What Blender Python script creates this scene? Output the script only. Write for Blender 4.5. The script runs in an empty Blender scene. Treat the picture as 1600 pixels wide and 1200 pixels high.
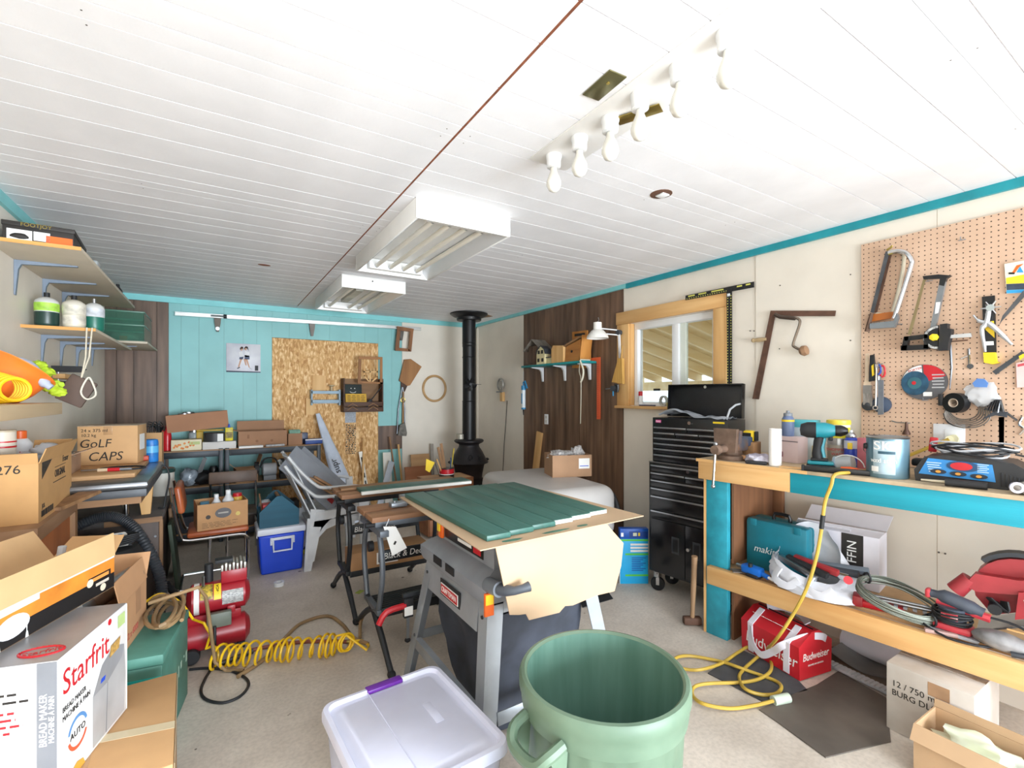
import bpy, bmesh, math, random
from mathutils import Matrix, Vector, Euler, noise
random.seed(7)
SC = bpy.context.scene
COL = SC.collection
PI = math.pi
# ---------------------------------------------------------------- camera, sky, sun, daylight, exposure
H = 1.48
YAW = math.radians(32.1)
cd = bpy.data.cameras.new('camera'); cam = bpy.data.objects.new('camera', cd); COL.objects.link(cam)
cd.sensor_width = 36; cd.lens = 36 * 740 / 1600; cd.shift_y = 17 / 1600; cd.clip_start = .02
cam.location = (0, 0, H); cam.rotation_euler = (PI / 2, 0, -YAW)
SC.camera = cam
wd = bpy.data.worlds.new('sky'); SC.world = wd; wd.use_nodes = True
bg = wd.node_tree.nodes['Background']; bg.inputs[0].default_value = (.80, .90, 1, 1); bg.inputs[1].default_value = 2.2
sl = bpy.data.lights.new('sun', 'SUN'); sl.energy = 0.9; sl.angle = .01; sl.color = (1, .97, .93)
so = bpy.data.objects.new('sun', sl); COL.objects.link(so); so.rotation_euler = (math.radians(33), 0, math.radians(-12))
al = bpy.data.lights.new('door_daylight', 'AREA'); al.shape = 'RECTANGLE'; al.size = 3.2; al.size_y = 1.7
al.energy = 310; al.spread = math.radians(128); al.color = (.85, .93, 1)
ao = bpy.data.objects.new('door_daylight', al); COL.objects.link(ao)
ao.location = (1.45, -3.2, .95); ao.rotation_euler = (math.radians(96), 0, math.radians(17))
SC.view_settings.view_transform = 'Standard'; SC.view_settings.look = 'None'
SC.view_settings.gamma = 1; SC.view_settings.use_curve_mapping = False
SC.view_settings.exposure = -0.13
SC.cycles.diffuse_bounces = 10; SC.cycles.max_bounces = 14

# ---------------------------------------------------------------- pixel -> point on a known plane of the room
XR, XL, YB, ZC = 3.21, -.92, 6.08, 2.50
_s, _c = math.sin(YAW), math.cos(YAW)
def P(x, y, X=None, Y=None, Z=None):
    u = (x - 800) / 740; v = (617 - y) / 740
    dx, dy = _s + _c * u, _c - _s * u
    t = X / dx if X is not None else Y / dy if Y is not None else (Z - H) / v
    return Vector((dx * t, dy * t, H + v * t))
def lin(h):
    h = h.lstrip('#'); o = []
    for i in (0, 2, 4):
        v = int(h[i:i + 2], 16) / 255
        o.append(v / 12.92 if v <= .04045 else ((v + .055) / 1.055) ** 2.4)
    return o
# ---------------------------------------------------------------- materials
MC = {}
def base(name):
    m = bpy.data.materials.new(name); m.use_nodes = True
    n = m.node_tree.nodes; return m, m.node_tree, n['Principled BSDF']
def mat(col, rough=.55, metal=0., var=.10, scale=7., bump=0., bscale=60., col2=None, stretch=(1, 1, 1), trans=0., alpha=1., spec=.5, detail=4., emit=0., thin=None):
    key = (col, rough, metal, var, scale, bump, bscale, col2, stretch, trans, alpha, spec, detail, emit)
    if key in MC: return MC[key]
    m, t, b = base('m_' + col.strip('#')); N = t.nodes; L = t.links
    c1 = lin(col)
    if col2: c2 = lin(col2)
    else: c2 = [max(0, v * (1 - 1.6 * var)) for v in c1]; c1 = [min(1, v * (1 + .5 * var)) for v in c1]
    tc = N.new('ShaderNodeTexCoord'); mp = N.new('ShaderNodeMapping'); mp.inputs['Scale'].default_value = stretch
    nz = N.new('ShaderNodeTexNoise'); nz.inputs['Scale'].default_value = scale; nz.inputs['Detail'].default_value = detail
    rp = N.new('ShaderNodeValToRGB'); rp.color_ramp.elements[0].position = .32; rp.color_ramp.elements[1].position = .68
    rp.color_ramp.elements[0].color = (*c2, 1); rp.color_ramp.elements[1].color = (*c1, 1)
    L.new(tc.outputs['Object'], mp.inputs[0]); L.new(mp.outputs[0], nz.inputs['Vector']); L.new(nz.outputs[0], rp.inputs[0]); L.new(rp.outputs[0], b.inputs['Base Color'])
    b.inputs['Roughness'].default_value = rough; b.inputs['Metallic'].default_value = metal
    b.inputs['Specular IOR Level'].default_value = spec
    b.inputs['Transmission Weight'].default_value = trans; b.inputs['Alpha'].default_value = alpha
    if trans: b.inputs['IOR'].default_value = 1.2
    if bump:
        n2 = N.new('ShaderNodeTexNoise'); n2.inputs['Scale'].default_value = bscale; n2.inputs['Detail'].default_value = 5
        bp = N.new('ShaderNodeBump'); bp.inputs['Strength'].default_value = bump; bp.inputs['Distance'].default_value = .004
        L.new(mp.outputs[0], n2.inputs['Vector']); L.new(n2.outputs[0], bp.inputs['Height']); L.new(bp.outputs[0], b.inputs['Normal'])
    MC[key] = m; return m
def wood(c1, c2, axis=0, scale=9., rough=.6, bump=.15):
    st = [1., 1., 1.]; st[axis] = .09
    return mat(c1, rough, 0, 0, scale, bump, scale * 3, c2, tuple(st), detail=7)
def osb():
    m, t, b = base('osb'); N = t.nodes; L = t.links
    tc = N.new('ShaderNodeTexCoord'); outs = []
    nz0 = N.new('ShaderNodeTexNoise'); nz0.inputs['Scale'].default_value = 6; L.new(tc.outputs['Object'], nz0.inputs['Vector'])
    for ang, sc in ((.5, (70, 1, 22)), (-.8, (62, 1, 19)), (1.3, (54, 1, 24))):
        mp = N.new('ShaderNodeMapping'); mp.inputs['Rotation'].default_value = (0, ang, 0); mp.inputs['Scale'].default_value = sc
        v = N.new('ShaderNodeTexVoronoi'); v.inputs['Scale'].default_value = 1.; v.inputs['Randomness'].default_value = 1
        L.new(tc.outputs['Object'], mp.inputs[0]); L.new(mp.outputs[0], v.inputs['Vector'])
        bw = N.new('ShaderNodeRGBToBW'); L.new(v.outputs['Color'], bw.inputs[0]); outs.append(bw.outputs[0])
    def mix(a, c, f, op):
        n = N.new('ShaderNodeMath'); n.operation = op; L.new(a, n.inputs[0])
        if f is None: L.new(c, n.inputs[1])
        else: n.inputs[1].default_value = f
        return n.outputs[0]
    g = N.new('ShaderNodeMath'); g.operation = 'GREATER_THAN'; g.inputs[1].default_value = .5; L.new(nz0.outputs[0], g.inputs[0])
    mx = N.new('ShaderNodeMix'); mx.data_type = 'FLOAT'; L.new(g.outputs[0], mx.inputs[0]); L.new(outs[0], mx.inputs[2]); L.new(outs[1], mx.inputs[3])
    av = mix(mix(mx.outputs[0], outs[2], None, 'ADD'), None, .5, 'MULTIPLY')
    rp = N.new('ShaderNodeValToRGB'); e = rp.color_ramp.elements
    e[0].position = .22; e[0].color = (*lin('#b5834c'), 1); e[1].position = .75; e[1].color = (*lin('#efce9c'), 1)
    for p_, h_ in ((.36, '#c99a60'), (.5, '#d6a86e'), (.62, '#dfb680')):
        x = rp.color_ramp.elements.new(p_); x.color = (*lin(h_), 1)
    L.new(av, rp.inputs[0]); L.new(rp.outputs[0], b.inputs['Base Color']); b.inputs['Roughness'].default_value = .7
    return m
def concrete():
    m, t, b = base('concrete'); N = t.nodes; L = t.links
    tc = N.new('ShaderNodeTexCoord')
    a = N.new('ShaderNodeTexNoise'); a.inputs['Scale'].default_value = 1.4; a.inputs['Detail'].default_value = 8; a.inputs['Roughness'].default_value = .65
    f = N.new('ShaderNodeTexNoise'); f.inputs['Scale'].default_value = 60; f.inputs['Detail'].default_value = 5
    r1 = N.new('ShaderNodeValToRGB'); e = r1.color_ramp.elements; e[0].position = .34; e[0].color = (*lin('#b9aea2'), 1); e[1].position = .66; e[1].color = (*lin('#ddd3c7'), 1)
    r2 = N.new('ShaderNodeValToRGB'); e = r2.color_ramp.elements; e[0].position = .35; e[0].color = (.84, .84, .84, 1); e[1].position = .6; e[1].color = (1, 1, 1, 1)
    mx = N.new('ShaderNodeMix'); mx.data_type = 'RGBA'; mx.blend_type = 'MULTIPLY'; mx.inputs[0].default_value = .8
    L.new(tc.outputs['Object'], a.inputs['Vector']); L.new(tc.outputs['Object'], f.inputs['Vector'])
    L.new(a.outputs[0], r1.inputs[0]); L.new(f.outputs[0], r2.inputs[0]); L.new(r1.outputs[0], mx.inputs[6]); L.new(r2.outputs[0], mx.inputs[7])
    v = N.new('ShaderNodeTexVoronoi'); v.inputs['Scale'].default_value = 5.5; v.inputs['Randomness'].default_value = 1
    v2 = N.new('ShaderNodeMath'); v2.operation = 'LESS_THAN'; v2.inputs[1].default_value = .07; L.new(tc.outputs['Object'], v.inputs['Vector']); L.new(v.outputs['Distance'], v2.inputs[0])
    n3 = N.new('ShaderNodeTexNoise'); n3.inputs['Scale'].default_value = 2.; L.new(tc.outputs['Object'], n3.inputs['Vector'])
    g3 = N.new('ShaderNodeMath'); g3.operation = 'GREATER_THAN'; g3.inputs[1].default_value = .55; L.new(n3.outputs[0], g3.inputs[0])
    ml = N.new('ShaderNodeMath'); ml.operation = 'MULTIPLY'; L.new(v2.outputs[0], ml.inputs[0]); L.new(g3.outputs[0], ml.inputs[1])
    m2 = N.new('ShaderNodeMix'); m2.data_type = 'RGBA'; L.new(ml.outputs[0], m2.inputs[0]); L.new(mx.outputs[2], m2.inputs[6]); m2.inputs[7].default_value = (*lin('#6a6058'), 1)
    L.new(m2.outputs[2], b.inputs['Base Color']); b.inputs['Roughness'].default_value = .62
    bp = N.new('ShaderNodeBump'); bp.inputs['Strength'].default_value = .15; L.new(f.outputs[0], bp.inputs['Height']); L.new(bp.outputs[0], b.inputs['Normal'])
    return m
def pegboard():
    m, t, b = base('pegboard'); N = t.nodes; L = t.links
    tc = N.new('ShaderNodeTexCoord'); sp = N.new('ShaderNodeSeparateXYZ'); L.new(tc.outputs['Object'], sp.inputs[0])
    def mth(op, a, v):
        n = N.new('ShaderNodeMath'); n.operation = op; L.new(a, n.inputs[0])
        if isinstance(v, (int, float)): n.inputs[1].default_value = v
        else: L.new(v, n.inputs[1])
        return n.outputs[0]
    sq = []
    for ax in (0, 2):
        q = mth('FRACT', mth('DIVIDE', sp.outputs[ax], .0254), 0.); q = mth('SUBTRACT', q, .5); sq.append(mth('MULTIPLY', q, q))
    d = mth('LESS_THAN', mth('ADD', sq[0], sq[1]), .016)
    nz = N.new('ShaderNodeTexNoise'); nz.inputs['Scale'].default_value = 5; nz.inputs['Detail'].default_value = 5; L.new(tc.outputs['Object'], nz.inputs['Vector'])
    rp = N.new('ShaderNodeValToRGB'); e = rp.color_ramp.elements; e[0].position = .3; e[0].color = (*lin('#c6a48a'), 1); e[1].position = .7; e[1].color = (*lin('#d2b39a'), 1)
    L.new(nz.outputs[0], rp.inputs[0])
    mx = N.new('ShaderNodeMix'); mx.data_type = 'RGBA'; L.new(d, mx.inputs[0]); L.new(rp.outputs[0], mx.inputs[6]); mx.inputs[7].default_value = (*lin('#4a3a30'), 1)
    L.new(mx.outputs[2], b.inputs['Base Color']); b.inputs['Roughness'].default_value = .6
    return m
# ---------------------------------------------------------------- mesh collector
class G:
    def __init__(s, M=None): s.bm = bmesh.new(); s.M = M or Matrix(); s.soft = False
    def add(s, vs, fs, M=None):
        T = s.M @ M if M is not None else s.M
        v = [s.bm.verts.new(T @ Vector(p)) for p in vs]
        for f in fs:
            try: s.bm.faces.new([v[i] for i in f])
            except ValueError: pass
        return s
    def box(s, c, d, bev=0., rot=(0, 0, 0), seg=2):
        M = Matrix.Translation(c) @ Euler(rot).to_matrix().to_4x4()
        if bev <= 0:
            x, y, z = d[0] / 2, d[1] / 2, d[2] / 2
            return s.add([(-x, -y, -z), (x, -y, -z), (x, y, -z), (-x, y, -z), (-x, -y, z), (x, -y, z), (x, y, z), (-x, y, z)],
                         [(0, 3, 2, 1), (4, 5, 6, 7), (0, 1, 5, 4), (1, 2, 6, 5), (2, 3, 7, 6), (3, 0, 4, 7)], M)
        t = bmesh.new(); bmesh.ops.create_cube(t, size=1)
        for v in t.verts: v.co = Vector((v.co.x * d[0], v.co.y * d[1], v.co.z * d[2]))
        bmesh.ops.bevel(t, geom=t.edges[:], offset=min(bev, .49 * min(d)), segments=seg, affect='EDGES', profile=.5)
        return s.merge(t, M)
    def merge(s, t, M=Matrix()):
        t.verts.index_update()
        s.add([v.co.copy() for v in t.verts], [[v.index for v in f.verts] for f in t.faces], M); t.free(); return s
    def b2(s, a, b, bev=0.):
        return s.box([(a[i] + b[i]) / 2 for i in range(3)], [abs(b[i] - a[i]) for i in range(3)], bev)
    def cyl(s, a, b, r0, r1=None, n=14, cap=True):
        r1 = r0 if r1 is None else r1; a = Vector(a); b = Vector(b); d = (b - a)
        q = d.to_track_quat('Z', 'Y').to_matrix().to_4x4(); M = Matrix.Translation(a) @ q; l = d.length
        vs = []; fs = []
        for i in range(n):
            t = 2 * PI * i / n; vs.append((r0 * math.cos(t), r0 * math.sin(t), 0))
        for i in range(n):
            t = 2 * PI * i / n; vs.append((r1 * math.cos(t), r1 * math.sin(t), l))
        for i in range(n): j = (i + 1) % n; fs.append((i, j, n + j, n + i))
        if cap: fs += [tuple(range(n - 1, -1, -1)), tuple(range(n, 2 * n))]
        return s.add(vs, fs, M)
    def lathe(s, prof, c=(0, 0, 0), n=24, rot=(0, 0, 0), sx=1., sy=1., cap=True):
        M = Matrix.Translation(c) @ Euler(rot).to_matrix().to_4x4(); vs = []; fs = []; k = len(prof)
        for i in range(n):
            t = 2 * PI * i / n
            for r, z in prof: vs.append((r * math.cos(t) * sx, r * math.sin(t) * sy, z))
        for i in range(n):
            j = (i + 1) % n
            for q in range(k - 1): fs.append((i * k + q, j * k + q, j * k + q + 1, i * k + q + 1))
        cap = cap and prof[0] != prof[-1]
        if cap and prof[0][0] > 1e-6: fs.append(tuple(i * k for i in range(n - 1, -1, -1)))
        if cap and prof[-1][0] > 1e-6: fs.append(tuple(i * k + k - 1 for i in range(n)))
        return s.add(vs, fs, M)
    def tube(s, pts, r, n=8, closed=False, sm=0, flat=1.):
        pts = [Vector(p) for p in pts]
        if sm:
            o = []; L = len(pts); rng = L if closed else L - 1
            for i in range(rng):
                p0 = pts[i - 1] if (closed or i) else pts[0]; p1 = pts[i]; p2 = pts[(i + 1) % L]; p3 = pts[(i + 2) % L] if (closed or i + 2 < L) else pts[-1]
                for k in range(sm):
                    t = k / sm
                    o.append(.5 * ((2 * p1) + (p2 - p0) * t + (2 * p0 - 5 * p1 + 4 * p2 - p3) * t * t + (3 * p1 - p0 - 3 * p2 + p3) * t ** 3))
            if not closed: o.append(pts[-1])
            pts = o
        L = len(pts); vs = []; fs = []
        up = None
        for i, p in enumerate(pts):
            a = pts[i - 1] if (i or closed) else p; b = pts[(i + 1) % L] if (i < L - 1 or closed) else p
            d = (b - a).normalized() if (b - a).length > 1e-9 else Vector((0, 0, 1))
            if up is None: up = d.orthogonal().normalized() if abs(d.z) > .9 else (Vector((0, 0, 1)) - d * d.z).normalized()
            else:
                up = up - d * up.dot(d); up = up.normalized() if up.length > 1e-6 else d.orthogonal().normalized()
            w = d.cross(up); rr = r[i * len(r) // L] if isinstance(r, (list, tuple)) else r
            for k in range(n):
                t = 2 * PI * k / n; vs.append(p + up * (rr * math.cos(t)) * flat + w * (rr * math.sin(t)))
        for i in range(L if closed else L - 1):
            j = (i + 1) % L
            for k in range(n): q = (k + 1) % n; fs.append((i * n + k, i * n + q, j * n + q, j * n + k))
        if not closed: fs += [tuple(range(n - 1, -1, -1)), tuple((L - 1) * n + k for k in range(n))]
        return s.add(vs, fs)
    def prism(s, poly, y0, y1, M=None):          # polygon in x,z pushed along y
        n = len(poly)
        a = sum(poly[i][0] * poly[(i + 1) % n][1] - poly[(i + 1) % n][0] * poly[i][1] for i in range(n))
        if a < 0: poly = poly[::-1]
        vs = [(x, y0, z) for x, z in poly] + [(x, y1, z) for x, z in poly]
        return s.add(vs, [tuple(range(n)), tuple(range(2 * n - 1, n - 1, -1))] + [(i, n + i, n + (i + 1) % n, (i + 1) % n) for i in range(n)], M)
    def prismz(s, poly, z0, z1):                 # polygon in x,y pushed along z
        n = len(poly)
        a = sum(poly[i][0] * poly[(i + 1) % n][1] - poly[(i + 1) % n][0] * poly[i][1] for i in range(n))
        if a < 0: poly = poly[::-1]
        vs = [(x, y, z0) for x, y in poly] + [(x, y, z1) for x, y in poly]
        return s.add(vs, [tuple(range(n - 1, -1, -1)), tuple(range(n, 2 * n))] + [(i, (i + 1) % n, n + (i + 1) % n, n + i) for i in range(n)])
    def slab(s, q, th):                          # four corners, pushed along the normal
        q = [Vector(p) for p in q]; nrm = (q[1] - q[0]).cross(q[2] - q[0]).normalized() * th; n = len(q)
        return s.add(q + [p + nrm for p in q], [tuple(range(n - 1, -1, -1)), tuple(range(n, 2 * n))] + [(i, (i + 1) % n, n + (i + 1) % n, n + i) for i in range(n)])
    def blob(s, c, r, amp=.2, fr=3., sub=3, seed=0., rot=(0, 0, 0), flatz=None):
        s.soft = True; t = bmesh.new(); bmesh.ops.create_icosphere(t, subdivisions=sub, radius=1)
        for v in t.verts:
            k = 1 + amp * noise.noise(v.co * fr + Vector((seed * 7.3, seed, 0))) + .5 * amp * noise.noise(v.co * fr * 2.7 + Vector((seed, 0, 9)))
            p = v.co * k; v.co = Vector((p.x * r[0], p.y * r[1], p.z * r[2]))
            if flatz is not None and v.co.z < flatz: v.co.z = flatz
        return s.merge(t, Matrix.Translation(c) @ Euler(rot).to_matrix().to_4x4())
    def ribbon(s, pts, side, w, th=.004):
        pts = [Vector(p) for p in pts]; sd = Vector(side).normalized()
        vs = []
        for i, p in enumerate(pts):
            d = (pts[min(i + 1, len(pts) - 1)] - pts[max(i - 1, 0)]).normalized(); q = (sd - d * sd.dot(d)).normalized() * w / 2; nn = d.cross(q).normalized() * th / 2
            vs += [p + q + nn, p - q + nn, p - q - nn, p + q - nn]
        fs = [(4 * i + k, 4 * i + (k + 1) % 4, 4 * i + 4 + (k + 1) % 4, 4 * i + 4 + k) for i in range(len(pts) - 1) for k in range(4)]
        return s.add(vs, fs + [(3, 2, 1, 0), tuple(4 * len(pts) - 4 + k for k in range(4))])
    def grid(s, f, nu, nv, th=0.):               # f(u,v) -> point ; optional thickness
        vs = [Vector(f(i / nu, j / nv)) for j in range(nv + 1) for i in range(nu + 1)]; w = nu + 1
        fs = [(j * w + i, j * w + i + 1, (j + 1) * w + i + 1, (j + 1) * w + i) for j in range(nv) for i in range(nu)]
        if th:
            t = bmesh.new(); b = [t.verts.new(v) for v in vs]
            for q in fs: t.faces.new([b[i] for i in q])
            bmesh.ops.recalc_face_normals(t, faces=t.faces[:]); t.normal_update()
            bmesh.ops.solidify(t, geom=t.faces[:], thickness=th); return s.merge(t)
        return s.add(vs, fs)
    def o(s, name, m, par=None, ang=38, stuff=False):
        bmesh.ops.recalc_face_normals(s.bm, faces=s.bm.faces[:])
        me = bpy.data.meshes.new(name); s.bm.to_mesh(me); s.bm.free()
        me.materials.append(m)
        me.polygons.foreach_set('use_smooth', [True] * len(me.polygons)); me.set_sharp_from_angle(angle=math.radians(80 if s.soft else ang))
        ob = bpy.data.objects.new(name, me); COL.objects.link(ob)
        if par is not None: ob.parent = par
        if stuff: ob['kind'] = 'stuff'
        return ob
def tag(o, label, cat, grp=None):
    o['label'] = label; o['category'] = cat
    if grp: o['group'] = grp
    return o
def T(name, label, cat, loc=(0, 0, 0), rz=0., grp=None, rot=None):
    e = bpy.data.objects.new(name, None); COL.objects.link(e); e.empty_display_size = .05
    e.location = loc; e.rotation_euler = rot if rot else (0, 0, rz)
    return tag(e, label, cat, grp)
def S(o): o['kind'] = 'structure'; return o
def dup(root, loc, rz=None, label=None, par=None):
    c = root.copy(); COL.objects.link(c)
    if par is None:
        c.location = loc
        if rz is not None: c.rotation_euler = (0, 0, rz)
        if label: c['label'] = label
    else: c.parent = par
    for ch in list(root.children): dup(ch, None, par=c)
    return c
def text(body, size, m, par, loc, rot=(PI / 2, 0, 0), name='lettering', al='CENTER', shear=0., sx=1., ext=.0006, space=1.):
    cu = bpy.data.curves.new('t', 'FONT'); cu.body = body; cu.size = size; cu.align_x = al; cu.align_y = 'CENTER'; cu.extrude = ext; cu.shear = shear; cu.space_character = space; cu.resolution_u = 3
    t = bpy.data.objects.new('t', cu); COL.objects.link(t)
    me = bpy.data.meshes.new_from_object(t); bpy.data.objects.remove(t); bpy.data.curves.remove(cu)
    me.materials.clear(); me.materials.append(m)
    for v in me.vertices: v.co.x *= sx
    ob = bpy.data.objects.new(name, me); COL.objects.link(ob); ob.parent = par; ob.location = loc; ob.rotation_euler = rot; ob['kind'] = 'stuff'
    return ob
RZ = {'B': 0., 'R': -PI / 2, 'L': PI / 2}
def wp(w, x, y, off=0.):
    return P(x, y, Y=YB - off) if w == 'B' else P(x, y, X=XR - off) if w == 'R' else P(x, y, X=XL + off)
def wl(w, pix, org, off=0.):                     # pixels on a wall -> local x,z of a thing that hangs there
    o = []
    for x, y in pix:
        p = wp(w, x, y, off) - Vector(org)
        o.append((p.x if w == 'B' else -p.y if w == 'R' else p.y, p.z))
    return o
def WT(w, name, label, cat, x, y, off=0., grp=None):
    return T(name, label, cat, wp(w, x, y, off), RZ[w], grp)
def flat(w, name, label, cat, pix, th, m, off=0., grp=None, par=None, org=None):
    if par is not None: return G().prism(wl(w, pix, par.location, off), -th, 0).o(name, m, par)
    cx = sum(p[0] for p in pix) / len(pix); cy = sum(p[1] for p in pix) / len(pix); o = wp(w, cx, cy, off)
    ob = G().prism(wl(w, pix, o, off), -th, 0).o(name, m); ob.location = o; ob.rotation_euler = (0, 0, RZ[w])
    return tag(ob, label, cat, grp)
# palette
WHITE = mat('#e9e8e6', .5, var=.03); CREAM = mat('#e8e0d3', .6, var=.05, scale=2.5); CEIL = mat('#ebebee', .55, var=.05, scale=3, bump=.1)
TEAL = mat('#17929f', .45, var=.12); LTEAL = mat('#8ac4c4', .5, var=.06, scale=3); LTRIM = mat('#86d0d2', .45, var=.05)
BROWN = wood('#7d6250', '#4c382c', 2, 14, .45); BROWN2 = wood('#836550', '#4b372a', 2, 16, .4); PINE = wood('#e2b87e', '#c58f52', 1, 10); PINEX = wood('#e2b87e', '#c58f52', 0, 10); PINEZ = wood('#e3ba80', '#c99658', 2, 10)
PLY = wood('#cda577', '#a87c4e', 0, 8); DPLY = wood('#8d5f3e', '#63402a', 2, 10); OLDW = wood('#a87f57', '#77563a', 2, 14); OLDX = wood('#a87f57', '#77563a', 0, 14)
OSB = osb(); CONC = concrete(); PEG = pegboard()
CARD = mat('#c69c6d', .75, var=.08, scale=5); CARD2 = mat('#b38a66', .75, var=.08, scale=5); CARDL = mat('#dcc09a', .75, var=.05); CARDP = mat('#c2a687', .75, var=.04, scale=3); CARDG = mat('#a98a72', .75, var=.08)
BLACK = mat('#17181a', .35, var=.2); BLKM = mat('#202124', .6, var=.2); BLKR = mat('#1c1c1e', .75, var=.2); DGREY = mat('#3d4148', .55, var=.15); GREY = mat('#81868d', .5, var=.1); LGREY = mat('#b9bdc3', .5, var=.08)
STEEL = mat('#b5b8bc', .3, 1., .15, 12); CHROME = mat('#d8dadd', .14, 1., .05); DSTEEL = mat('#6b6e73', .4, 1., .2, 15); GALV = mat('#a4abb3', .42, .75, .12, 8)
RUST = mat('#6d4f40', .7, .3, .25, 14); WPL = mat('#e6e8ea', .4, var=.04); RED = mat('#c4202b', .4, var=.1); DRED = mat('#9a2a2e', .45, var=.15); YEL = mat('#f2cf2a', .45, var=.06); ORNG = mat('#f26a1e', .4, var=.08)
BLUE = mat('#1c4fd0', .35, var=.06); SKYB = mat('#2f9fdc', .45, var=.08); MTEAL = mat('#12798c', .4, var=.12); GREEN = mat('#2d6a56', .5, var=.1); GLASSY = mat('#e8f0f0', .05, var=0, trans=1.); INK = mat('#26221f', .6, var=.05); PAPER = mat('#f0efec', .6, var=.03)
CORDY = mat('#bd9d3e', .45, var=.12); YHOSE = mat('#f0c21c', .3, var=.05)
YF = -3.4
# ---------------------------------------------------------------- the room
fl = S(G().b2((XL - .1, YF, -.1), (XR + .1, YB + .1, 0)).o('floor', CONC))
DRV = mat('#c9c2b6', .8, var=.08, scale=2)
S(G().b2((-14, -16, -.14), (XL - .1, 16, -.04)).o('ground', DRV)); S(G().b2((XR + .1, -16, -.14), (16, 16, -.04)).o('ground', DRV)); S(G().b2((XL - .1, -16, -.14), (XR + .1, YF, -.04)).o('ground', DRV))
ce = S(G().b2((XL - .1, YF - .05, ZC + .006), (XR + .1, YB + .1, ZC + .15)).o('ceiling', CEIL))
SX = .803
offs = [0, .14, .32, .46, .635, .87, 1.03, 1.14, 1.22]
pcache = {}
for k in range(-3, 6):
    y0 = -.735 + .004 + 1.2175 * k
    for a, b in zip(offs[:-1], offs[1:]):
        ya, yb = y0 + a + .0022, y0 + b - .0022
        if yb < YF or ya > YB: continue
        ya = max(ya, YF); yb = min(yb, YB)
        for xa, xb in ((XL, SX - .005), (SX + .005, XR)):
            key = (round(yb - ya, 4), xa)
            if key not in pcache:
                ob = G().box((0, 0, 0), (xb - xa, yb - ya, .006)).o('plank', CEIL, ce); pcache[key] = ob
            else:
                ob = pcache[key].copy(); COL.objects.link(ob)
            ob.location = ((xa + xb) / 2, (ya + yb) / 2, ZC + .003)
CRACK = mat('#8a4f34', .8, var=.3, scale=20)
G().b2((SX - .006, YF, ZC + .001), (SX + .006, 5.9, ZC + .0058)).o('seam', CRACK, ce)
for x0, x1, y in ((.83, 1.12, 1.694), (1.28, 1.95, 1.694), (1.55, 2.9, .476), (-.7, .1, 2.915), (2.2, 2.7, 4.13)):
    G().b2((x0, y - .0022, ZC + .001), (x1, y + .0022, ZC + .0055)).o('seam', CRACK, ce)
NAIL = mat('#5a544e', .6, var=.2)
g = G()
for k in range(0, 6):
    for x in (SX - .05, SX + .05, -.3, 1.9, 2.6):
        for dy in (-.03, .03): g.cyl((x, -.735 + 1.2175 * k + dy, ZC - .0006), (x, -.735 + 1.2175 * k + dy, ZC), .0026, n=6)
g.o('nail_head', NAIL, ce, stuff=True)
# holes in the ceiling
h1 = P(413, 414, Z=ZC); G().lathe([(.045, -.002), (.045, 0)], h1, 16, sx=1., sy=.5).o('knot_hole', CRACK, ce)
h2 = P(1033, 303, Z=ZC); G().lathe([(.055, -.002), (.055, 0)], h2, 18).o('light_opening', mat('#6b4a38', .8, var=.3), ce); G().box(h2 + Vector((.01, 0, -.006)), (.05, .05, .008), .003).o('junction_box', WPL, ce)
# back wall
wb = S(G().b2((XL - .1, YB + .012, 0), (XR + .1, YB + .12, ZC)).o('wall_back', mat('#54473d', .8)))
def bx(px, y=600): return P(px, y, Y=YB).x
def board(name, x0, x1, z0, z1, m, g=.0025, th=.011):
    return G().b2((x0 + g, YB, z0), (x1 - g, YB + th, z1)).o(name, m, wb)
xs = [XL] + [bx(p) for p in (182, 209, 245, 263.5)]
for a, b in zip(xs[:-1], xs[1:]): board('plank', a, b, 0, 2.44, BROWN)
xs = [bx(p) for p in (263.5, 283, 311, 350, 380, 401, 425)]
for a, b in zip(xs[:-1], xs[1:]): board('plank', a, b, 0, 2.44, LTEAL, .0007)
xs = [bx(p) for p in (425, 452, 480, 515, 548, 570, 591)]
for a, b in zip(xs[:-1], xs[1:]): board('plank', a, b, bx and P(425, 527, Y=YB).z, 2.44, LTEAL, .0007)
ob = board('sheathing_panel', bx(425), bx(591), 0, P(425, 527, Y=YB).z - .004, OSB, .002, .0115)
zt, zb = P(610, 665, Y=YB).z, P(610, 702, Y=YB).z
xs = [bx(591), bx(612), bx(628)]
for a, b in zip(xs[:-1], xs[1:]):
    board('plank', a, b, zt, 2.44, LTEAL, .0007); board('plank', a, b, 0, zb, LTEAL, .0007)
board('brown_patch', bx(591), bx(628), zb, zt, BROWN, .001)
board('wall_panel', bx(628), 3.19, 0, 2.44, CREAM)
def printed(x0, x1, z0, z1, rows, name):       # ink stamps printed on the sheet
    g = G()
    for i in range(rows):
        z = z0 + (z1 - z0) * (i + .5) / rows; x = x0
        while x < x1:
            w = random.uniform(.008, .03); g.b2((x, YB - .0008, z - .008), (min(x + w, x1), YB + .0005, z + .008 * random.random())); x += w + random.uniform(.004, .012)
    g.o(name, INK, wb, stuff=True)
printed(bx(540), bx(556), P(0, 745, Y=YB).z, P(0, 680, Y=YB).z, 17, 'printed_stamp')
G().b2((bx(539), YB - .001, P(0, 677, Y=YB).z), (bx(556), YB, P(0, 645, Y=YB).z)).o('paper_label', mat('#aeb4bd', .7, var=.15, scale=60), wb)
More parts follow.
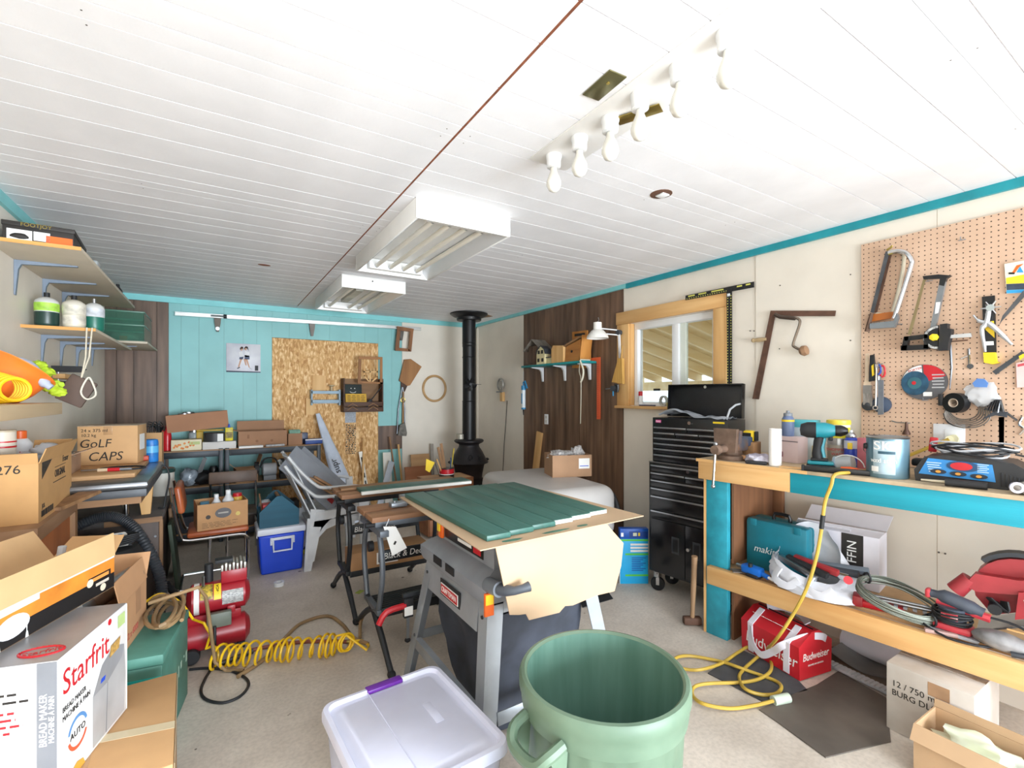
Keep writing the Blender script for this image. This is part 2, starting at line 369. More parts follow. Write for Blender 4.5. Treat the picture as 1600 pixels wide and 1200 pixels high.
# right wall with the window opening
wy0, wy1, wz0, wz1 = 2.215, 3.10, 1.385, 2.13
g = G()
X1 = XR + .12
for y0, y1, z0, z1 in ((YF, wy0, 0, ZC), (wy1, YB + .1, 0, ZC), (wy0, wy1, 0, wz0), (wy0, wy1, wz1, ZC)): g.b2((XR + .006, y0, z0), (X1, y1, z1))
wr = S(g.o('wall_right', CREAM))
def rp_(name, y0, y1, z0, z1, m, th=.006, gp=.0015): return G().b2((XR, y0 + gp, z0), (XR + th, y1 - gp, z1)).o(name, m, wr)
for a, b in ((4.85, YB), (.92, 1.905), (-.3, .92), (YF, -.3)): rp_('wall_panel', a, b, 0, 2.46, CREAM)
G().b2((XR + .0045, 3.174, 0), (XR + .0065, 4.849, 2.46)).o('backing', BLKM, wr)
ys = [3.173, 3.34, 3.47, 3.69, 3.80, 4.02, 4.25, 4.40, 4.62, 4.85]
for a, b in zip(ys[:-1], ys[1:]): rp_('plank', a, b, 0, 2.46, BROWN2, .009, .0018)
g = G()
for x, y in ((1219, 446), (1329, 429), (1329, 532), (1218, 545), (1172, 517), (1178, 517)): p = wp('R', x, y); g.cyl(p - Vector((.003, 0, 0)), p + Vector((.01, 0, 0)), .004, n=6)
for x, y in ((1467, 863), (1477, 865)): p = wp('R', x, y); g.cyl(p - Vector((.003, 0, 0)), p + Vector((.01, 0, 0)), .005, n=6)
g.o('nail_head', NAIL, wr, stuff=True)
# left wall, front wall with the open overhead door
lw = S(G().b2((XL - .1, YF, 0), (XL, YB + .1, ZC)).o('wall_left', CREAM))
g = G(); g.b2((XL - .1, YF - .1, 0), (-.72, YF, ZC)); g.b2((3.02, YF - .1, 0), (XR + .12, YF, ZC)); g.b2((-.72, YF - .1, 2.24), (3.02, YF, ZC)); S(g.o('wall_front', CREAM))
# ceiling trims
S(G().b2((XR - .02, YF, 2.455), (XR, 3.125, ZC)).o('trim_1', TEAL)); S(G().b2((XR - .02, 3.128, 2.462), (XR, YB, ZC)).o('trim_2', LTRIM))
S(G().b2((XL + .001, YB - .02, 2.44), (XR - .021, YB, ZC)).o('trim_3', LTRIM)); S(G().b2((XL, YF, 2.44), (XL + .02, YB - .021, ZC)).o('trim_4', LTRIM))
S(G().b2((XR - .012, 6.03, 0), (XR, YB - .001, 2.44)).o('trim_5', CREAM))
# window
wn = S(T('window_1', '', '')); del wn['label']; del wn['category']; wn.location = (XR, (wy0 + wy1) / 2, wz0)
def wg(name, y0, y1, z0, z1, x0, x1, m): 
    return G().b2((x0 - XR, y0 - wn.location.y, z0 - wz0), (x1 - XR, y1 - wn.location.y, z1 - wz0), 0 if name == 'pane' else .003).o(name, m, wn)
wg('casing', 3.09, 3.235, wz0 - .01, wz1, XR - .022, XR, PINEZ); wg('casing', 2.118, 2.225, wz0 - .01, wz1, XR - .022, XR, PINEZ); wg('casing', 2.11, 3.245, wz1 + .001, wz1 + .115, XR - .024, XR, PINE)
wg('window_sill', 2.12, 3.24, wz0 - .028, wz0 - .004, XR - .05, XR + .1, PINE)
g_ = .0
VIN = mat('#eef0f2', .35, var=.02)
for nm, a in (('jamb', (wy1 - .016, wy1, wz0, wz1)), ('jamb', (wy0, wy0 + .016, wz0, wz1))): wg(nm, *a, XR, XR + .05, PINEZ)
wg('frame', wy0 + .016, wy0 + .066, wz0 + .031, wz1 - .056, XR + .05, X1, VIN); wg('frame', wy1 - .056, wy1 - .016, wz0 + .031, wz1 - .056, XR + .05, X1, VIN)
wg('frame', wy0 + .016, wy1 - .016, wz1 - .055, wz1, XR + .05, X1, VIN); wg('frame', wy0 + .016, wy1 - .016, wz0, wz0 + .03, XR + .05, X1, VIN)
wg('mullion', 2.60, 2.665, wz0 + .03, wz1 - .055, XR + .052, X1 - .01, VIN); wg('sash_rail', 2.545, 2.598, wz0 + .03, wz1 - .055, XR + .075, X1 - .01, mat('#dfe6dc', .4, var=.02))
GL = mat('#f4faf8', .02, var=0, trans=1.)
wg('pane', 2.28, 2.60, wz0 + .03, wz1 - .055, X1 - .03, X1 - .026, GL); wg('pane', 2.665, 3.044, wz0 + .03, wz1 - .055, X1 - .03, X1 - .026, GL)
G().b2((.06, 2.80 - wn.location.y, .13), (.066, 2.87 - wn.location.y, .15)).o('latch', BLKM, wn)
# covered patio outside the window
pr = S(T('patio_roof', '', '')); del pr['label']; del pr['category']
RAF = wood('#f2e4c4', '#e2cc9c', 0, 8); SHE = wood('#ecd9b0', '#d9c292', 1, 6)
sl_ = .222
def ry(x): return 2.46 - sl_ * (x - XR)
G().slab([(X1, .2, ry(X1) + .09), (6.6, .2, ry(6.6) + .09), (6.6, 6.2, ry(6.6) + .09), (X1, 6.2, ry(X1) + .09)], .02).o('roof_deck', SHE, pr)
for i in range(15):
    y = .4 + .4 * i
    G().prism([(X1 + .005, ry(X1) + .088), (6.6, ry(6.6) + .088), (6.6, ry(6.6) - .03), (X1 + .005, ry(X1) - .03)], y, y + .04).o('rafter', RAF, pr)
G().b2((6.35, .2, 1.55), (6.45, 6.2, 1.70)).o('beam', RAF, pr)
for y in (.4, 3.3, 6.0): G().b2((6.35, y, -.04), (6.45, y + .1, 1.55)).o('post', RAF, pr)
G().b2((10, -6, -.04), (10.1, 10, 1.3)).o('yard_fence', mat('#c9d3da', .7, var=.1), pr)
# ---------------------------------------------------------------- ceiling fixtures
def fixture(x0, x1, y0, y1, label, missing):
    t = T('fluorescent_fixture', label, 'ceiling light', ((x0 + x1) / 2, (y0 + y1) / 2, ZC), 0, 'fluorescent fixtures on the ceiling')
    w, l, hh = x1 - x0, y1 - y0, .108
    FW = mat('#f2f2f0', .4, var=.02)
    g = G(); e = .012
    for sx in (-1, 1): g.box((sx * (w / 2 - e / 2), 0, -hh / 2), (e, l - 2 * e - .001, hh), .002)
    for sy in (-1, 1): g.box((0, sy * (l / 2 - e / 2), -hh / 2), (w, e, hh), .002)
    g.box((0, 0, -.008), (w - 2 * e, l - 2 * e, .012)); g.o('housing', FW, t)
    g = G()
    for sx in (-1, 1): g.prism([(sx * (w / 2 - .013), -hh + .002), (sx * (w / 2 - .017), -hh + .002), (sx * (w / 2 - .09), -.02), (sx * (w / 2 - .085), -.016)], -l / 2 + .014, l / 2 - .014)
    g.o('reflector', mat('#e4e6ea', .25, .2, .02), t)
    for sy in (-1, 1): G().box((0, sy * (l / 2 - .055), -.055), (w - .16, .05, .07), .004).o('socket_strip', FW, t)
    n = 4
    for i in range(n):
        x = -w * .27 + w * .54 * i / (n - 1)
        if i in missing: continue
        tb = G().cyl((x, -l / 2 + .085, -.07), (x, l / 2 - .085, -.07), .015, n=12).o('tube', mat('#f0ece0', .3, var=.03), t)
        for sy in (-1, 1): G().cyl((x, sy * (l / 2 - .08), -.07), (x, sy * (l / 2 - .10), -.07), .0158, n=12).o('end_cap', STEEL, tb)
    if missing: 
        G().box((-w * .09, 0, -.04), (.07, l * .5, .04), .004).o('ballast_cover', mat('#c8c6b8', .4, var=.2), t)
        G().cyl((-.02, -l / 2 - .003, -.03), (-.02, -l / 2 + .01, -.03), .006, n=8).o('screw', BLKM, t)
    return t
fixture(.877, 1.445, 2.322, 3.56, 'larger-looking nearer white fluorescent fixture with four tubes on ceiling', ())
fixture(.906, 1.463, 4.145, 5.385, 'farther white fluorescent fixture with a tube missing, near back wall', (1,))
G().box((0, 0, 0), (.2, 1.62, .006), .002).o('light_strip', mat('#f1f1f0', .5, var=.02), None)
tag(bpy.data.objects['light_strip'], 'white painted mounting board on the ceiling carrying bare bulbs', 'board').location = (1.245, .875, ZC - .003)
blb = []
for i, y in enumerate((1.604, 1.437, 1.279, 1.124, .962, .80)):
    lab = ['farthest', 'second farthest', 'third farthest', 'fourth farthest', 'second nearest', 'nearest'][i]
    if i == 0:
        t = T('bulb_holder', '', 'light bulb', (1.215, y, ZC - .0065), 0, 'bare bulbs in white holders on the ceiling')
        G().lathe([(.033, 0), (.033, -.012), (.03, -.02), (.029, -.05), (.026, -.052)], n=22).o('holder', WPL, t)
        b = G().lathe([(.013, -.05), (.015, -.07), (.024, -.092), (.031, -.113), (.031, -.128), (.022, -.147), (.008, -.155), (.0001, -.156)], n=22).o('bulb', mat('#dddbd2', .15, var=.02, spec=.6), t)
        G().lathe([(.0132, -.05), (.0142, -.066)], n=18).o('bulb_collar', GALV, b)
        b0 = t
    else: t = dup(b0, (1.215 + (0.012 if i == 2 else 0), y, ZC - .0065))
    t['label'] = 'frosted bare bulb in white holder, %s of the six in the ceiling row' % lab
BRASS = mat('#b09a52', .3, .9, .1)
o = T('brass_plate', 'tilted brass cover plate on ceiling left of the bulb row', 'plate', (1.085, 1.16, ZC - .003), -.05); 
G().box((0, 0, 0), (.07, .14, .004), .001).o('plate', mat('#7f7a55', .35, .8, .1), o); G().cyl((.0, -.02, -.004), (.0, -.02, -.001), .006, n=10).o('screw', BRASS, o)
o = G().box((0, 0, 0), (.055, .16, .003), .001).o('brass_plate', BRASS); o.location = (1.29, 1.20, ZC - .0135); o.rotation_euler = (0, 0, .45); tag(o, 'brass strip plate on ceiling behind the fourth bare bulb', 'plate')
# ---------------------------------------------------------------- stove
ST = mat('#2f2b2d', .5, .3, .15, 9, bump=.15, bscale=90); STB = mat('#1b1b1d', .42, .3, .1)
t = T('potbelly_stove', 'black cast iron potbelly stove with stovepipe in the back corner', 'stove', (2.70, 5.32, 0))
G().lathe([(.17, .06), (.185, .08), (.185, .14), (.16, .16), (.16, .34), (.185, .36), (.185, .43), (.165, .44), (.17, .50), (.19, .60), (.205, .625)], n=32).o('firebox', mat('#2b211f', .6, .3, .3, 7), t)
G().lathe([(.205, .626), (.235, .63), (.245, .64), (.225, .66), (.205, .70), (.17, .77), (.13, .83), (.125, .855), (.13, .865)], n=32).o('belly', ST, t)
G().lathe([(.13, .866), (.17, .885), (.185, .90), (.185, .912), (.172, .922), (.08, .925)], n=32).o('top_plate', ST, t)
for a in (-2.3, -.8, .75, 2.35): G().prism([(.13, .11), (.19, .09), (.235, .0), (.205, 0), (.17, .06)], -.02, .02, Matrix.Rotation(a, 4, 'Z')).o('foot', ST, t)
g = G()
def onb(a, z, r): return (r * math.cos(a), r * math.sin(a), z)
for k in range(8):
    a = -1.95 + .11 * math.cos(k * PI / 4); z = .715 + .028 * math.sin(k * PI / 4); g.blob(onb(a, z, .205 - (z - .69) * .5), (.013, .013, .013), .1, sub=1)
g.o('round_ornament', STB, t); g = G()
for k in range(3):
    for q in (-1, 1): g.blob(onb(-1.35 + q * .035, .69 + .022 * k, .213 - .022 * k * .55), (.012, .012, .012), .3, sub=1, seed=k)
g.o('door_ornament', STB, t)
for sx in (-1, 1): G().blob((sx * .255, 0, .655), (.03, .025, .02), .1, sub=2).o('lug', ST, t)
G().box((0, -.19, .27), (.14, .02, .1), .006).o('ash_door', STB, t)
pp = G().cyl((0, 0, .925), (0, 0, 1.40), .083, n=28).cyl((0, 0, 1.40), (0, 0, 2.10), .080, n=28).cyl((0, 0, 2.10), (0, 0, 2.44), .084, n=28).o('stovepipe', STB, t)
g = G()
for z in (1.40, 1.95, 2.09, 2.13): g.lathe([(.084, z - .006), (.087, z), (.084, z + .006)], n=28)
g.o('pipe_joint', STB, pp)
G().lathe([(.088, 2.405), (.15, 2.41), (.155, 2.425), (.155, 2.445), (.20, 2.46), (.235, 2.485), (.235, 2.497), (.09, 2.497)], n=32).o('ceiling_collar', STB, t)
o = G().prismz([(2.75, 5.15), (3.05, 5.33), (3.0, 5.5), (2.6, 5.52)], ZC - .004, ZC - .0005).o('ceiling_patch', OLDX, None); tag(o, 'bare wood patch on the ceiling around the stovepipe collar', 'patch')
t = T('stove_fan', 'small black multi-blade fan clipped to the stovepipe', 'fan', (2.66, 5.205, 1.61), -.2)
for k in range(5):
    a = k * 2 * PI / 5 + .3; M = Matrix.Rotation(a, 4, 'Y') @ Matrix.Rotation(.45, 4, 'X')
    G(M).box((.045, 0, 0), (.075, .005, .05), .002).o('blade', STB, t)
G().cyl((0, -.018, 0), (0, .03, 0), .016, n=12).o('hub', STB, t); G().cyl((.0, .02, .0), (.15, .035, .0), .004, n=6).o('mount_rod', CHROME, t)
o = G().lathe([(.05, 0), (.055, .004), (.055, .06), (.05, .065)], (2.60, 5.36, .927), 18).o('tin', mat('#b9b3a4', .4, .3, .1)); tag(o, 'pale short tin on top of the black stove', 'can')
# ---------------------------------------------------------------- things on the back wall
def bwx(x, y, off=0): return wp('B', x, y, off)
p = bwx(274, 493); q = bwx(655, 516)
t = T('door_track', 'long galvanised overhead track bar fixed across the teal back wall', 'rail', (p.x, YB - .06, p.z))
lx, lz = q.x - p.x, q.z - p.z
g = G()
g.prism([(0, 0), (lx, lz), (lx, lz - .008), (0, -.008)], -.02, .02); g.prism([(0, .03), (lx, lz + .03), (lx, lz + .022), (0, .022)], -.02, .02); g.prism([(0, .03), (lx, lz + .03), (lx, lz - .008), (0, -.008)], .017, .02)
g.o('track', mat('#d7d8d6', .35, .7, .08), t)
for nm, x, m in (('roller_bracket', bwx(340, 500).x - p.x, mat('#6b6259', .5, .5, .3)), ('track_bracket', bwx(487, 510).x - p.x, mat('#77706a', .5, .4, .2)), ('track_bracket', bwx(626, 510).x - p.x, mat('#5f5a55', .5, .4, .2))):
    z = lz * x / lx
    b = G().prism([(x - .035, z + .035), (x + .035, z + .035), (x + .028, z - .06), (x + .012, z - .15), (x - .012, z - .15), (x - .028, z - .06)], .02, .058).o(nm, m, t)
    if nm == 'roller_bracket':
        G().cyl((x - .06, -.03, z + .01), (x + .08, -.03, z + .01), .008, n=8).o('axle', STEEL, b); G().cyl((x + .055, -.03, z + .01), (x + .085, -.03, z + .01), .022, n=12).o('roller', BLKM, b)
        G().cyl((x, .015, z - .12), (x, .01, z - .12), .02, n=12).o('pivot', STEEL, b)
# unframed photo print of two people
a = bwx(353.5, 536); b = bwx(407, 582.5); W_, H_ = b.x - a.x, a.z - b.z
t = T('photo_print', 'square photo print of two people on the teal wall', 'picture', ((a.x + b.x) / 2, YB - .001, b.z))
G().box((0, -.006, H_ / 2), (W_, .012, H_), .001).o('print', mat('#dcdde0', .4, col2='#b6b4c2', scale=4), t)
SK = mat('#c59a80', .6, var=.05); HR = mat('#3a2620', .7); SHIRT = mat('#e8e8ea', .6); DEN = mat('#4a5570', .6)
def pic(name, polys, m):
    g = G()
    for po in polys: g.prism([(x * W_ / 2, (z * .5 + .5) * H_) for x, z in po], -.0132, -.012)
    g.o(name, m, t, stuff=True)
pic('printed_legs', [[(-.34, -.62), (-.2, -.05), (-.08, -.05), (-.26, -.64)], [(.1, -.5), (-.02, -.05), (.1, -.05), (.18, -.52)], [(.3, -.66), (.08, -.05), (.22, -.05), (.36, -.66)]], SK)
pic('printed_clothes', [[(-.28, .4), (-.08, .45), (.02, .1), (-.22, .05)], [(.08, .5), (.34, .42), (.32, .1), (.06, .08)]], SHIRT)
pic('printed_shorts', [[(-.24, .06), (0, .1), (-.05, -.08), (-.26, -.1)], [(.06, .22), (.34, .18), (.34, -.08), (.05, -.08)]], DEN)
pic('printed_faces', [[(-.12 + .07 * math.cos(k), .60 + .1 * math.sin(k)) for k in range(6)], [(.12 + .07 * math.cos(k), .64 + .1 * math.sin(k)) for k in range(6)]], SK)
pic('printed_hair', [[(-.22, .68), (-.14, .8), (-.04, .78), (0, .5), (-.05, .66), (-.18, .62), (-.2, .5)], [(.02, .7), (.12, .84), (.24, .8), (.3, .5), (.2, .68), (.08, .7), (.04, .55)]], HR)
pic('printed_shoes', [[(-.4, -.72), (-.24, -.62), (-.2, -.66), (-.34, -.76)], [(.36, -.7), (.5, -.78), (.34, -.66)], [(.66, -.86), (.86, -.86), (.86, -.5), (.66, -.5)]], mat('#2c2a30', .6, var=.3))
pic('printed_base', [[(-1, -1), (1, -1), (1, -.93), (-1, -.9)]], mat('#3b4055', .6))
# boards, shelf rack and block on the sheathing
flat('B', 'wood_plaque', 'light wood plaque on chipboard above the pale blue rack', 'board', [(487.5, 586), (509, 587), (508, 616), (487, 615)], .02, PINEZ)
flat('B', 'wood_block', 'small wood block on chipboard under the left end of blue rack', 'block', [(477, 622), (491, 624), (491, 648), (477, 648)], .05, PINEZ)
t = WT('B', 'spice_rack', 'pale blue two-rail wooden rack fixed on the chipboard', 'rack', 507, 622)
RB = mat('#9fb8c9', .55, var=.1); o_ = t.location
for a, b in (((484, 613), (528, 616)), ((484, 627), (528, 630))):
    l = wl('B', [a, b], o_); x0, x1, z = l[0][0], l[1][0], l[0][1]
    G().box(((x0 + x1) / 2, -.10, z), (x1 - x0, .018, .035), .002).o('rail', RB, t)
for x in (485, 528):
    l = wl('B', [(x, 609), (x, 633)], o_); G().box((l[0][0], -.055, (l[0][1] + l[1][1]) / 2), (.016, .108, l[0][1] - l[1][1]), .002).o('end_panel', RB, t)
l = wl('B', [(486, 628), (527, 628)], o_); G().box((0, -.05, l[0][1] - .012), (l[1][0] - l[0][0] - .02, .085, .012)).o('shelf', RB, t)
G().cyl((l[1][0], -.09, l[0][1]), (l[1][0] + .07, -.09, l[0][1] + .005), .004, n=6).o('pin', STEEL, t)
o = G().lathe([(.035, 0), (.035, .012), (.012, .02), (.012, .1), (.04, .11), (.04, .12)], n=18).o('spool', mat('#c8b48e', .5)); p = wp('B', 518, 612, .05); o.location = p + Vector((0, 0, -.04)); tag(o, 'pale wooden spool on top rail of blue rack', 'spool')
# crate shadow box
c_ = WT('B', 'wooden_crate', 'dark wooden crate box mounted on chipboard holding cards', 'crate', 562.5, 643)
o_ = c_.location; D = .17; x0, x1 = wl('B', [(533, 643), (592, 643)], o_)[0][0], wl('B', [(533, 643), (592, 643)], o_)[1][0]; zt = wl('B', [(562, 592)], o_)[0][1]; zm = wl('B', [(562, 627)], o_)[0][1]
DK = wood('#5b3b28', '#3a2418', 0, 12)
for x in (x0, x1): G().box((x, -D / 2, zt / 2), (.014, D, zt), .001).o('side_board', DK, c_)
G().box(((x0 + x1) / 2, -D / 2, .006), (x1 - x0, D, .012)).o('bottom_board', DK, c_); G().box(((x0 + x1) / 2, -.006, zt / 2), (x1 - x0, .012, zt)).o('back_board', wood('#8d673f', '#6d4c2c', 0, 10), c_)
for k in range(2): G().box(((x0 + x1) / 2, -D, zm * (.25 + .5 * k)), (x1 - x0 + .014, .01, zm * .4), .001).o('front_board', DK, c_)
g = G()
for sx in (-.28, .25):
    for q in (0, 1):
        for d in (-1, 1): g.tube([((x1 - x0) * (sx + d * .13), -D - .006, zm * (.2 + .32 * q)), ((x1 - x0) * sx, -D - .006, zm * (.5 + .32 * q))], .004, 5)
g.o('diamond_carving', OLDX, c_, stuff=True)
t = T('chalk_sign', 'small black chalkboard with a smiling face in the crate', 'sign', o_ + Vector((x0 * .45 - .01, -.09, .19)))
G().box((0, 0, .075), (.22, .012, .15), .001, rot=(-.1, 0, 0)).o('board', mat('#26302f', .7), t)
g = G(); CH = mat('#e8e8e4', .8)
for sx in (-1, 1): g.cyl((sx * .022, -.02, .1), (sx * .022, -.012, .1), .006, n=8)
g.tube([(.04 * math.sin(a), -.016 - .003, .075 - .03 * math.cos(a)) for a in [-1.1 + .22 * k for k in range(11)]], .0035, 5); g.o('smile', CH, t, stuff=True)
t = T('yellow_card', 'yellow handwritten card standing in the crate', 'card', o_ + Vector((x0 * .36, -.14, zm - .03)))
G().box((0, 0, .06), (.25, .004, .13), rot=(-.2, 0, 0)).o('card', mat('#d8a93c', .7, var=.12), t)
g = G()
for k in range(5):
    for q in range(4): g.box((-.085 + .055 * q, -.004 + .2 * (.1 - .021 * k) - .02, .1 - .02 * k), (.035 + .015 * ((k * q) % 2), .002, .005), rot=(-.2, 0, 0))
g.o('handwriting', INK, t, stuff=True)
t = T('broad_brush', 'dark handled brush resting across crate beside yellow card', 'brush', o_ + Vector((.03, -.13, zm * .4)), 0, rot=(0, math.radians(38), 0))
G().box((0, 0, .07), (.045, .02, .11), .008).o('head', BLKM, t); G().cyl((0, 0, .12), (0, 0, .36), .007, n=8).o('handle', BLKM, t)
t = flat('B', 'lattice_frame', 'small wooden frame with lattice of sticks, above crate', 'frame', [(560, 557), (597, 558), (597, 562), (560, 561)], .02, wood('#a5713f', '#7d5128', 0, 12), .17); t.name = 'lattice_frame'
lo = t.location.copy(); FRM = wood('#a5713f', '#7d5128', 2, 12)
def lf(pix, m=FRM, nm='frame_side', th=.02): return G().prism(wl('B', pix, lo, .17), -th, 0).o(nm, m, t)
lf([(560, 561), (564, 561), (563, 595), (558.5, 595)]); lf([(593.5, 562), (597, 562), (597, 600), (593, 600)]); lf([(558.5, 595), (597, 597.5), (597, 600), (558.5, 599)])
SL_ = PINEZ
for pix in ([(568, 561), (570, 561), (570, 588), (568, 588)], [(588, 562), (590, 562), (590, 590), (588, 590)], [(577, 580), (579, 580), (579, 597), (577, 597)], [(568, 580), (590, 580), (590, 582), (568, 582)], [(567, 587), (569, 586), (577, 596), (575, 596)], [(590, 587), (591, 589), (582, 597), (580, 596)]): lf(pix, SL_, 'stick', .012)
# small picture frame hanging from the track, cutting board, dust pan, hoop
t = WT('B', 'picture_frame', 'empty brown wooden picture frame hung on the track end', 'frame', 631, 528, .075); o_ = t.location
FR2 = wood('#94633c', '#6c4427', 2, 12)
for pix in ([(620, 510), (646, 514), (645, 519), (620, 516)], [(620, 516), (625, 517), (623, 544), (617, 543)], [(640, 518), (645, 519), (642, 549), (637, 548)], [(617, 543), (637, 545), (642, 549.5), (617, 548)]): G().prism(wl('B', pix, o_, .075), -.02, 0).o('frame_side', FR2, t)
t = WT('B', 'cutting_board', 'tilted wooden cutting board hanging on the wall edge', 'board', 641, 582, .02); o_ = t.location
G().prism(wl('B', [(631, 562), (641, 561), (658, 573), (640, 602), (636, 603), (623, 595)], o_, .02), -.022, 0).o('board', wood('#a97745', '#85582e', 2, 10), t); G().prism(wl('B', [(626, 597), (636, 603), (632, 612), (626, 611)], o_, .02), -.014, 0).o('handle', DK, t)
t = WT('B', 'dust_pan', 'old metal ash scoop and tongs hanging by a cord', 'scoop', 629, 650, .03); o_ = t.location
def bl(pix, off=.03): return [(x, -.01, z) for x, z in wl('B', pix, o_, off)]
OLDM = mat('#6e6a63', .5, .5, .3, 20)
G().tube(bl([(628, 605), (622, 640), (620, 678)]), .008, 6).o('tong_arm', DSTEEL, t); G().tube(bl([(629, 605), (632, 640), (632, 678)]), .008, 6).o('tong_arm', DSTEEL, t)
G().tube([(.028 * math.cos(k * PI / 6), -.015, .21 + .03 * math.sin(k * PI / 6)) for k in range(12)], .006, 6, True).o('ring', BRASS, t)
G().cyl(bl([(630, 612)])[0], bl([(629, 664)])[0], .011, n=8).o('scoop_handle', OLDW, t); G().prism(wl('B', [(623, 664), (631, 660), (634, 676), (633, 681), (620, 680)], o_, .03), -.05, -.01).o('scoop', OLDM, t)
p = wp('B', 679, 607, .012); o = tag(G().tube([(.165 * math.cos(k * PI / 20), 0, .172 * math.sin(k * PI / 20)) for k in range(40)], .016, 8, True).o('wooden_hoop', wood('#cda878', '#a98250', 0, 10)), 'round wooden embroidery hoop hanging on the pale back wall', 'hoop'); o.location = p
# ---------------------------------------------------------------- left wall shelves
MEL = mat('#c4b8a4', .5, var=.04); EDGE = wood('#dba45e', '#c68b45', 0, 12); BRK = mat('#7f8c9d', .45, .2, .06)
def shelf(label, x0, x1, y0, y1, z, ys, edge=True, brackets='shelf brackets'):
    t = T('wall_shelf', label, 'shelf', (x0, (y0 + y1) / 2, z)); l = y1 - y0; w = x1 - x0
    G().box((w / 2, 0, -.009), (w, l, .018), .001).o('board', MEL, t)
    if edge: G().box((w / 2, -l / 2 - .0015, -.009), (w, .003, .018)).o('edge_band', EDGE, t)
    for y in ys:
        M = Matrix.Translation((0, y - (y0 + y1) / 2, -.0185)) @ Matrix.Rotation(-PI / 2, 4, 'Z')
        g = G(M)  # profile in local y -> out of wall
        b = G().prism([(0.0015, 0), (w * .75, 0), (w * .75, -.006), (.03, -.022), (.018, -.05), (.007, -.19), (.0015, -.19)], y - (y0 + y1) / 2 - .011, y - (y0 + y1) / 2 + .011)
        for v in b.bm.verts: v.co.z -= .019
        b.o('bracket', BRK, t)
    return t
shelf('long upper left wall shelf of pale board on steel brackets', XL, -.575, 3.2, 5.1, 2.23, (3.6, 4.1, 4.55))
shelf('lower left wall shelf of pale board holding gas canisters', XL, -.60, 3.70, 5.14, 1.875, (4.07, 4.5, 4.95))
shelf('short corner shelf board beneath the green glass tank', XL, -.50, 5.2, 6.05, 1.945, (5.5,), False)
g = G(); t = T('shoe_box', 'black and orange shoe box on the upper left wall shelf', 'box', (-.765, 3.50, 2.23), .06)
G().box((0, 0, .045), (.26, .40, .09), .002).o('base', mat('#2b2724', .6), t); G().box((0, 0, .10), (.268, .408, .022), .002).o('lid', mat('#2b2724', .6), t)
G().box((-.07, -.201, .042), (.09, .002, .06)).o('shoe_picture', PAPER, t); G().box((.075, -.201, .035), (.10, .002, .05)).o('orange_panel', ORNG, t); G().box((.01, -.201, .05), (.06, .002, .045)).o('label', PAPER, t)
G().blob((-.07, -.203, .04), (.035, .004, .014), .2, sub=2).o('shoe_print', INK, t); text('FOOTJOY', .026, BRASS, t, (-.01, -.2052, .1))
o = tag(G().box((0, 0, .05), (.07, .12, .1), .012).o('clear_jar', mat('#aeb4b6', .2, var=.1)), 'small translucent tub behind shoe box on the top shelf', 'tub'); o.location = (-.66, 3.98, 2.23)
o = tag(G().lathe([(.03, 0), (.03, .06), (.012, .09), (.012, .11)], n=14).o('bottle', BLKM), 'small dark bottle at far end of upper left shelf', 'bottle'); o.location = (-.64, 4.75, 2.23)
for i, (px, y, top, bot, lab, lm) in enumerate(((-.815, 3.80, '#a9d94f', '#1d3a33', 'green banded propane canister with black cap, left on lower wall shelf', 1), (-.70, 3.82, '#d9d3c4', '#cfc8b6', 'cream and red propane canister, middle of the lower wall shelf', 0), (-.59 - .07, 3.96, '#c9cdd4', '#1f6a5a', 'grey-topped green propane canister, right on lower wall shelf', 1))):
    x = (-.83, -.715, -.635)[i]; y = (3.78, 3.80, 3.87)[i]
    t = T('propane_canister', lab, 'canister', (x, y, 1.875), 0, 'propane canisters on the lower wall shelf'); r = .054 if i < 2 else .05
    G().lathe([(r * .8, 0), (r * .95, .008), (r, .02), (r, .085)], n=24).o('lower_body', mat(bot, .35), t)
    G().lathe([(r, .0855), (r, .14), (r * .95, .152), (r * .6, .168), (r * .3, .174)], n=24).o('upper_body', mat('#cfd1cf' if i != 1 else '#d8d2c4', .4), t)
    G().lathe([(r + .001, .09), (r + .001, .137)], n=24).o('label_band', mat(top, .5, var=.25, scale=25), t)
    if i == 1: G().lathe([(r + .001, .025), (r + .001, .075)], n=24).o('lower_band', mat('#dcd5c6', .5, var=.25, scale=25), t)
    G().cyl((0, 0, .172), (0, 0, .2), .014 if i != 2 else .009, n=14).o('valve_cap', BLKM if i < 2 else STEEL, t)
t = T('glass_tank', 'green tinted glass terrarium tank on the corner shelf', 'tank', (-.71, 5.53, 1.945))
GT = mat('#8fc9b4', .05, var=0, trans=.85, alpha=1.); w, l, hh = .36, .56, .26
for sx in (-1, 1): G().box((sx * w / 2, 0, hh / 2), (.006, l, hh)).o('glass_side', GT, t)
for sy in (-1, 1): G().box((0, sy * l / 2, hh / 2), (w - .008, .006, hh)).o('glass_side', GT, t)
FRG = mat('#55806f', .3, var=.1)
for z in (.004, hh * .55, hh): 
    g = G()
    for sx in (-1, 1): g.box((sx * w / 2, 0, z), (.012, l + .012, .012), .003)
    for sy in (-1, 1): g.box((0, sy * l / 2, z), (w, .012, .012), .003)
    g.o('rim', FRG, t)
g = G(); g.box((0, 0, .006), (w - .02, l - .02, .01)); g.o('bottom', FRG, t)
o = tag(G().box((0, 0, .02), (.05, .09, .04), .004).o('sponge', ORNG), 'small orange block inside the green glass tank', 'block'); o.location = (-.68, 5.35, 1.9565)
o = tag(G().blob((0, 0, .045), (.1, .1, .05), .25, seed=3, flatz=-.045).o('stone', mat('#8a8076', .8, var=.2)), 'grey stone inside the green glass tank', 'stone'); o.location = (-.70, 5.55, 1.959)
t = T('leather_pouch', 'brown leather pouch hanging by a white cord from lower shelf', 'pouch', (-.625, 3.66, 1.60), 0)
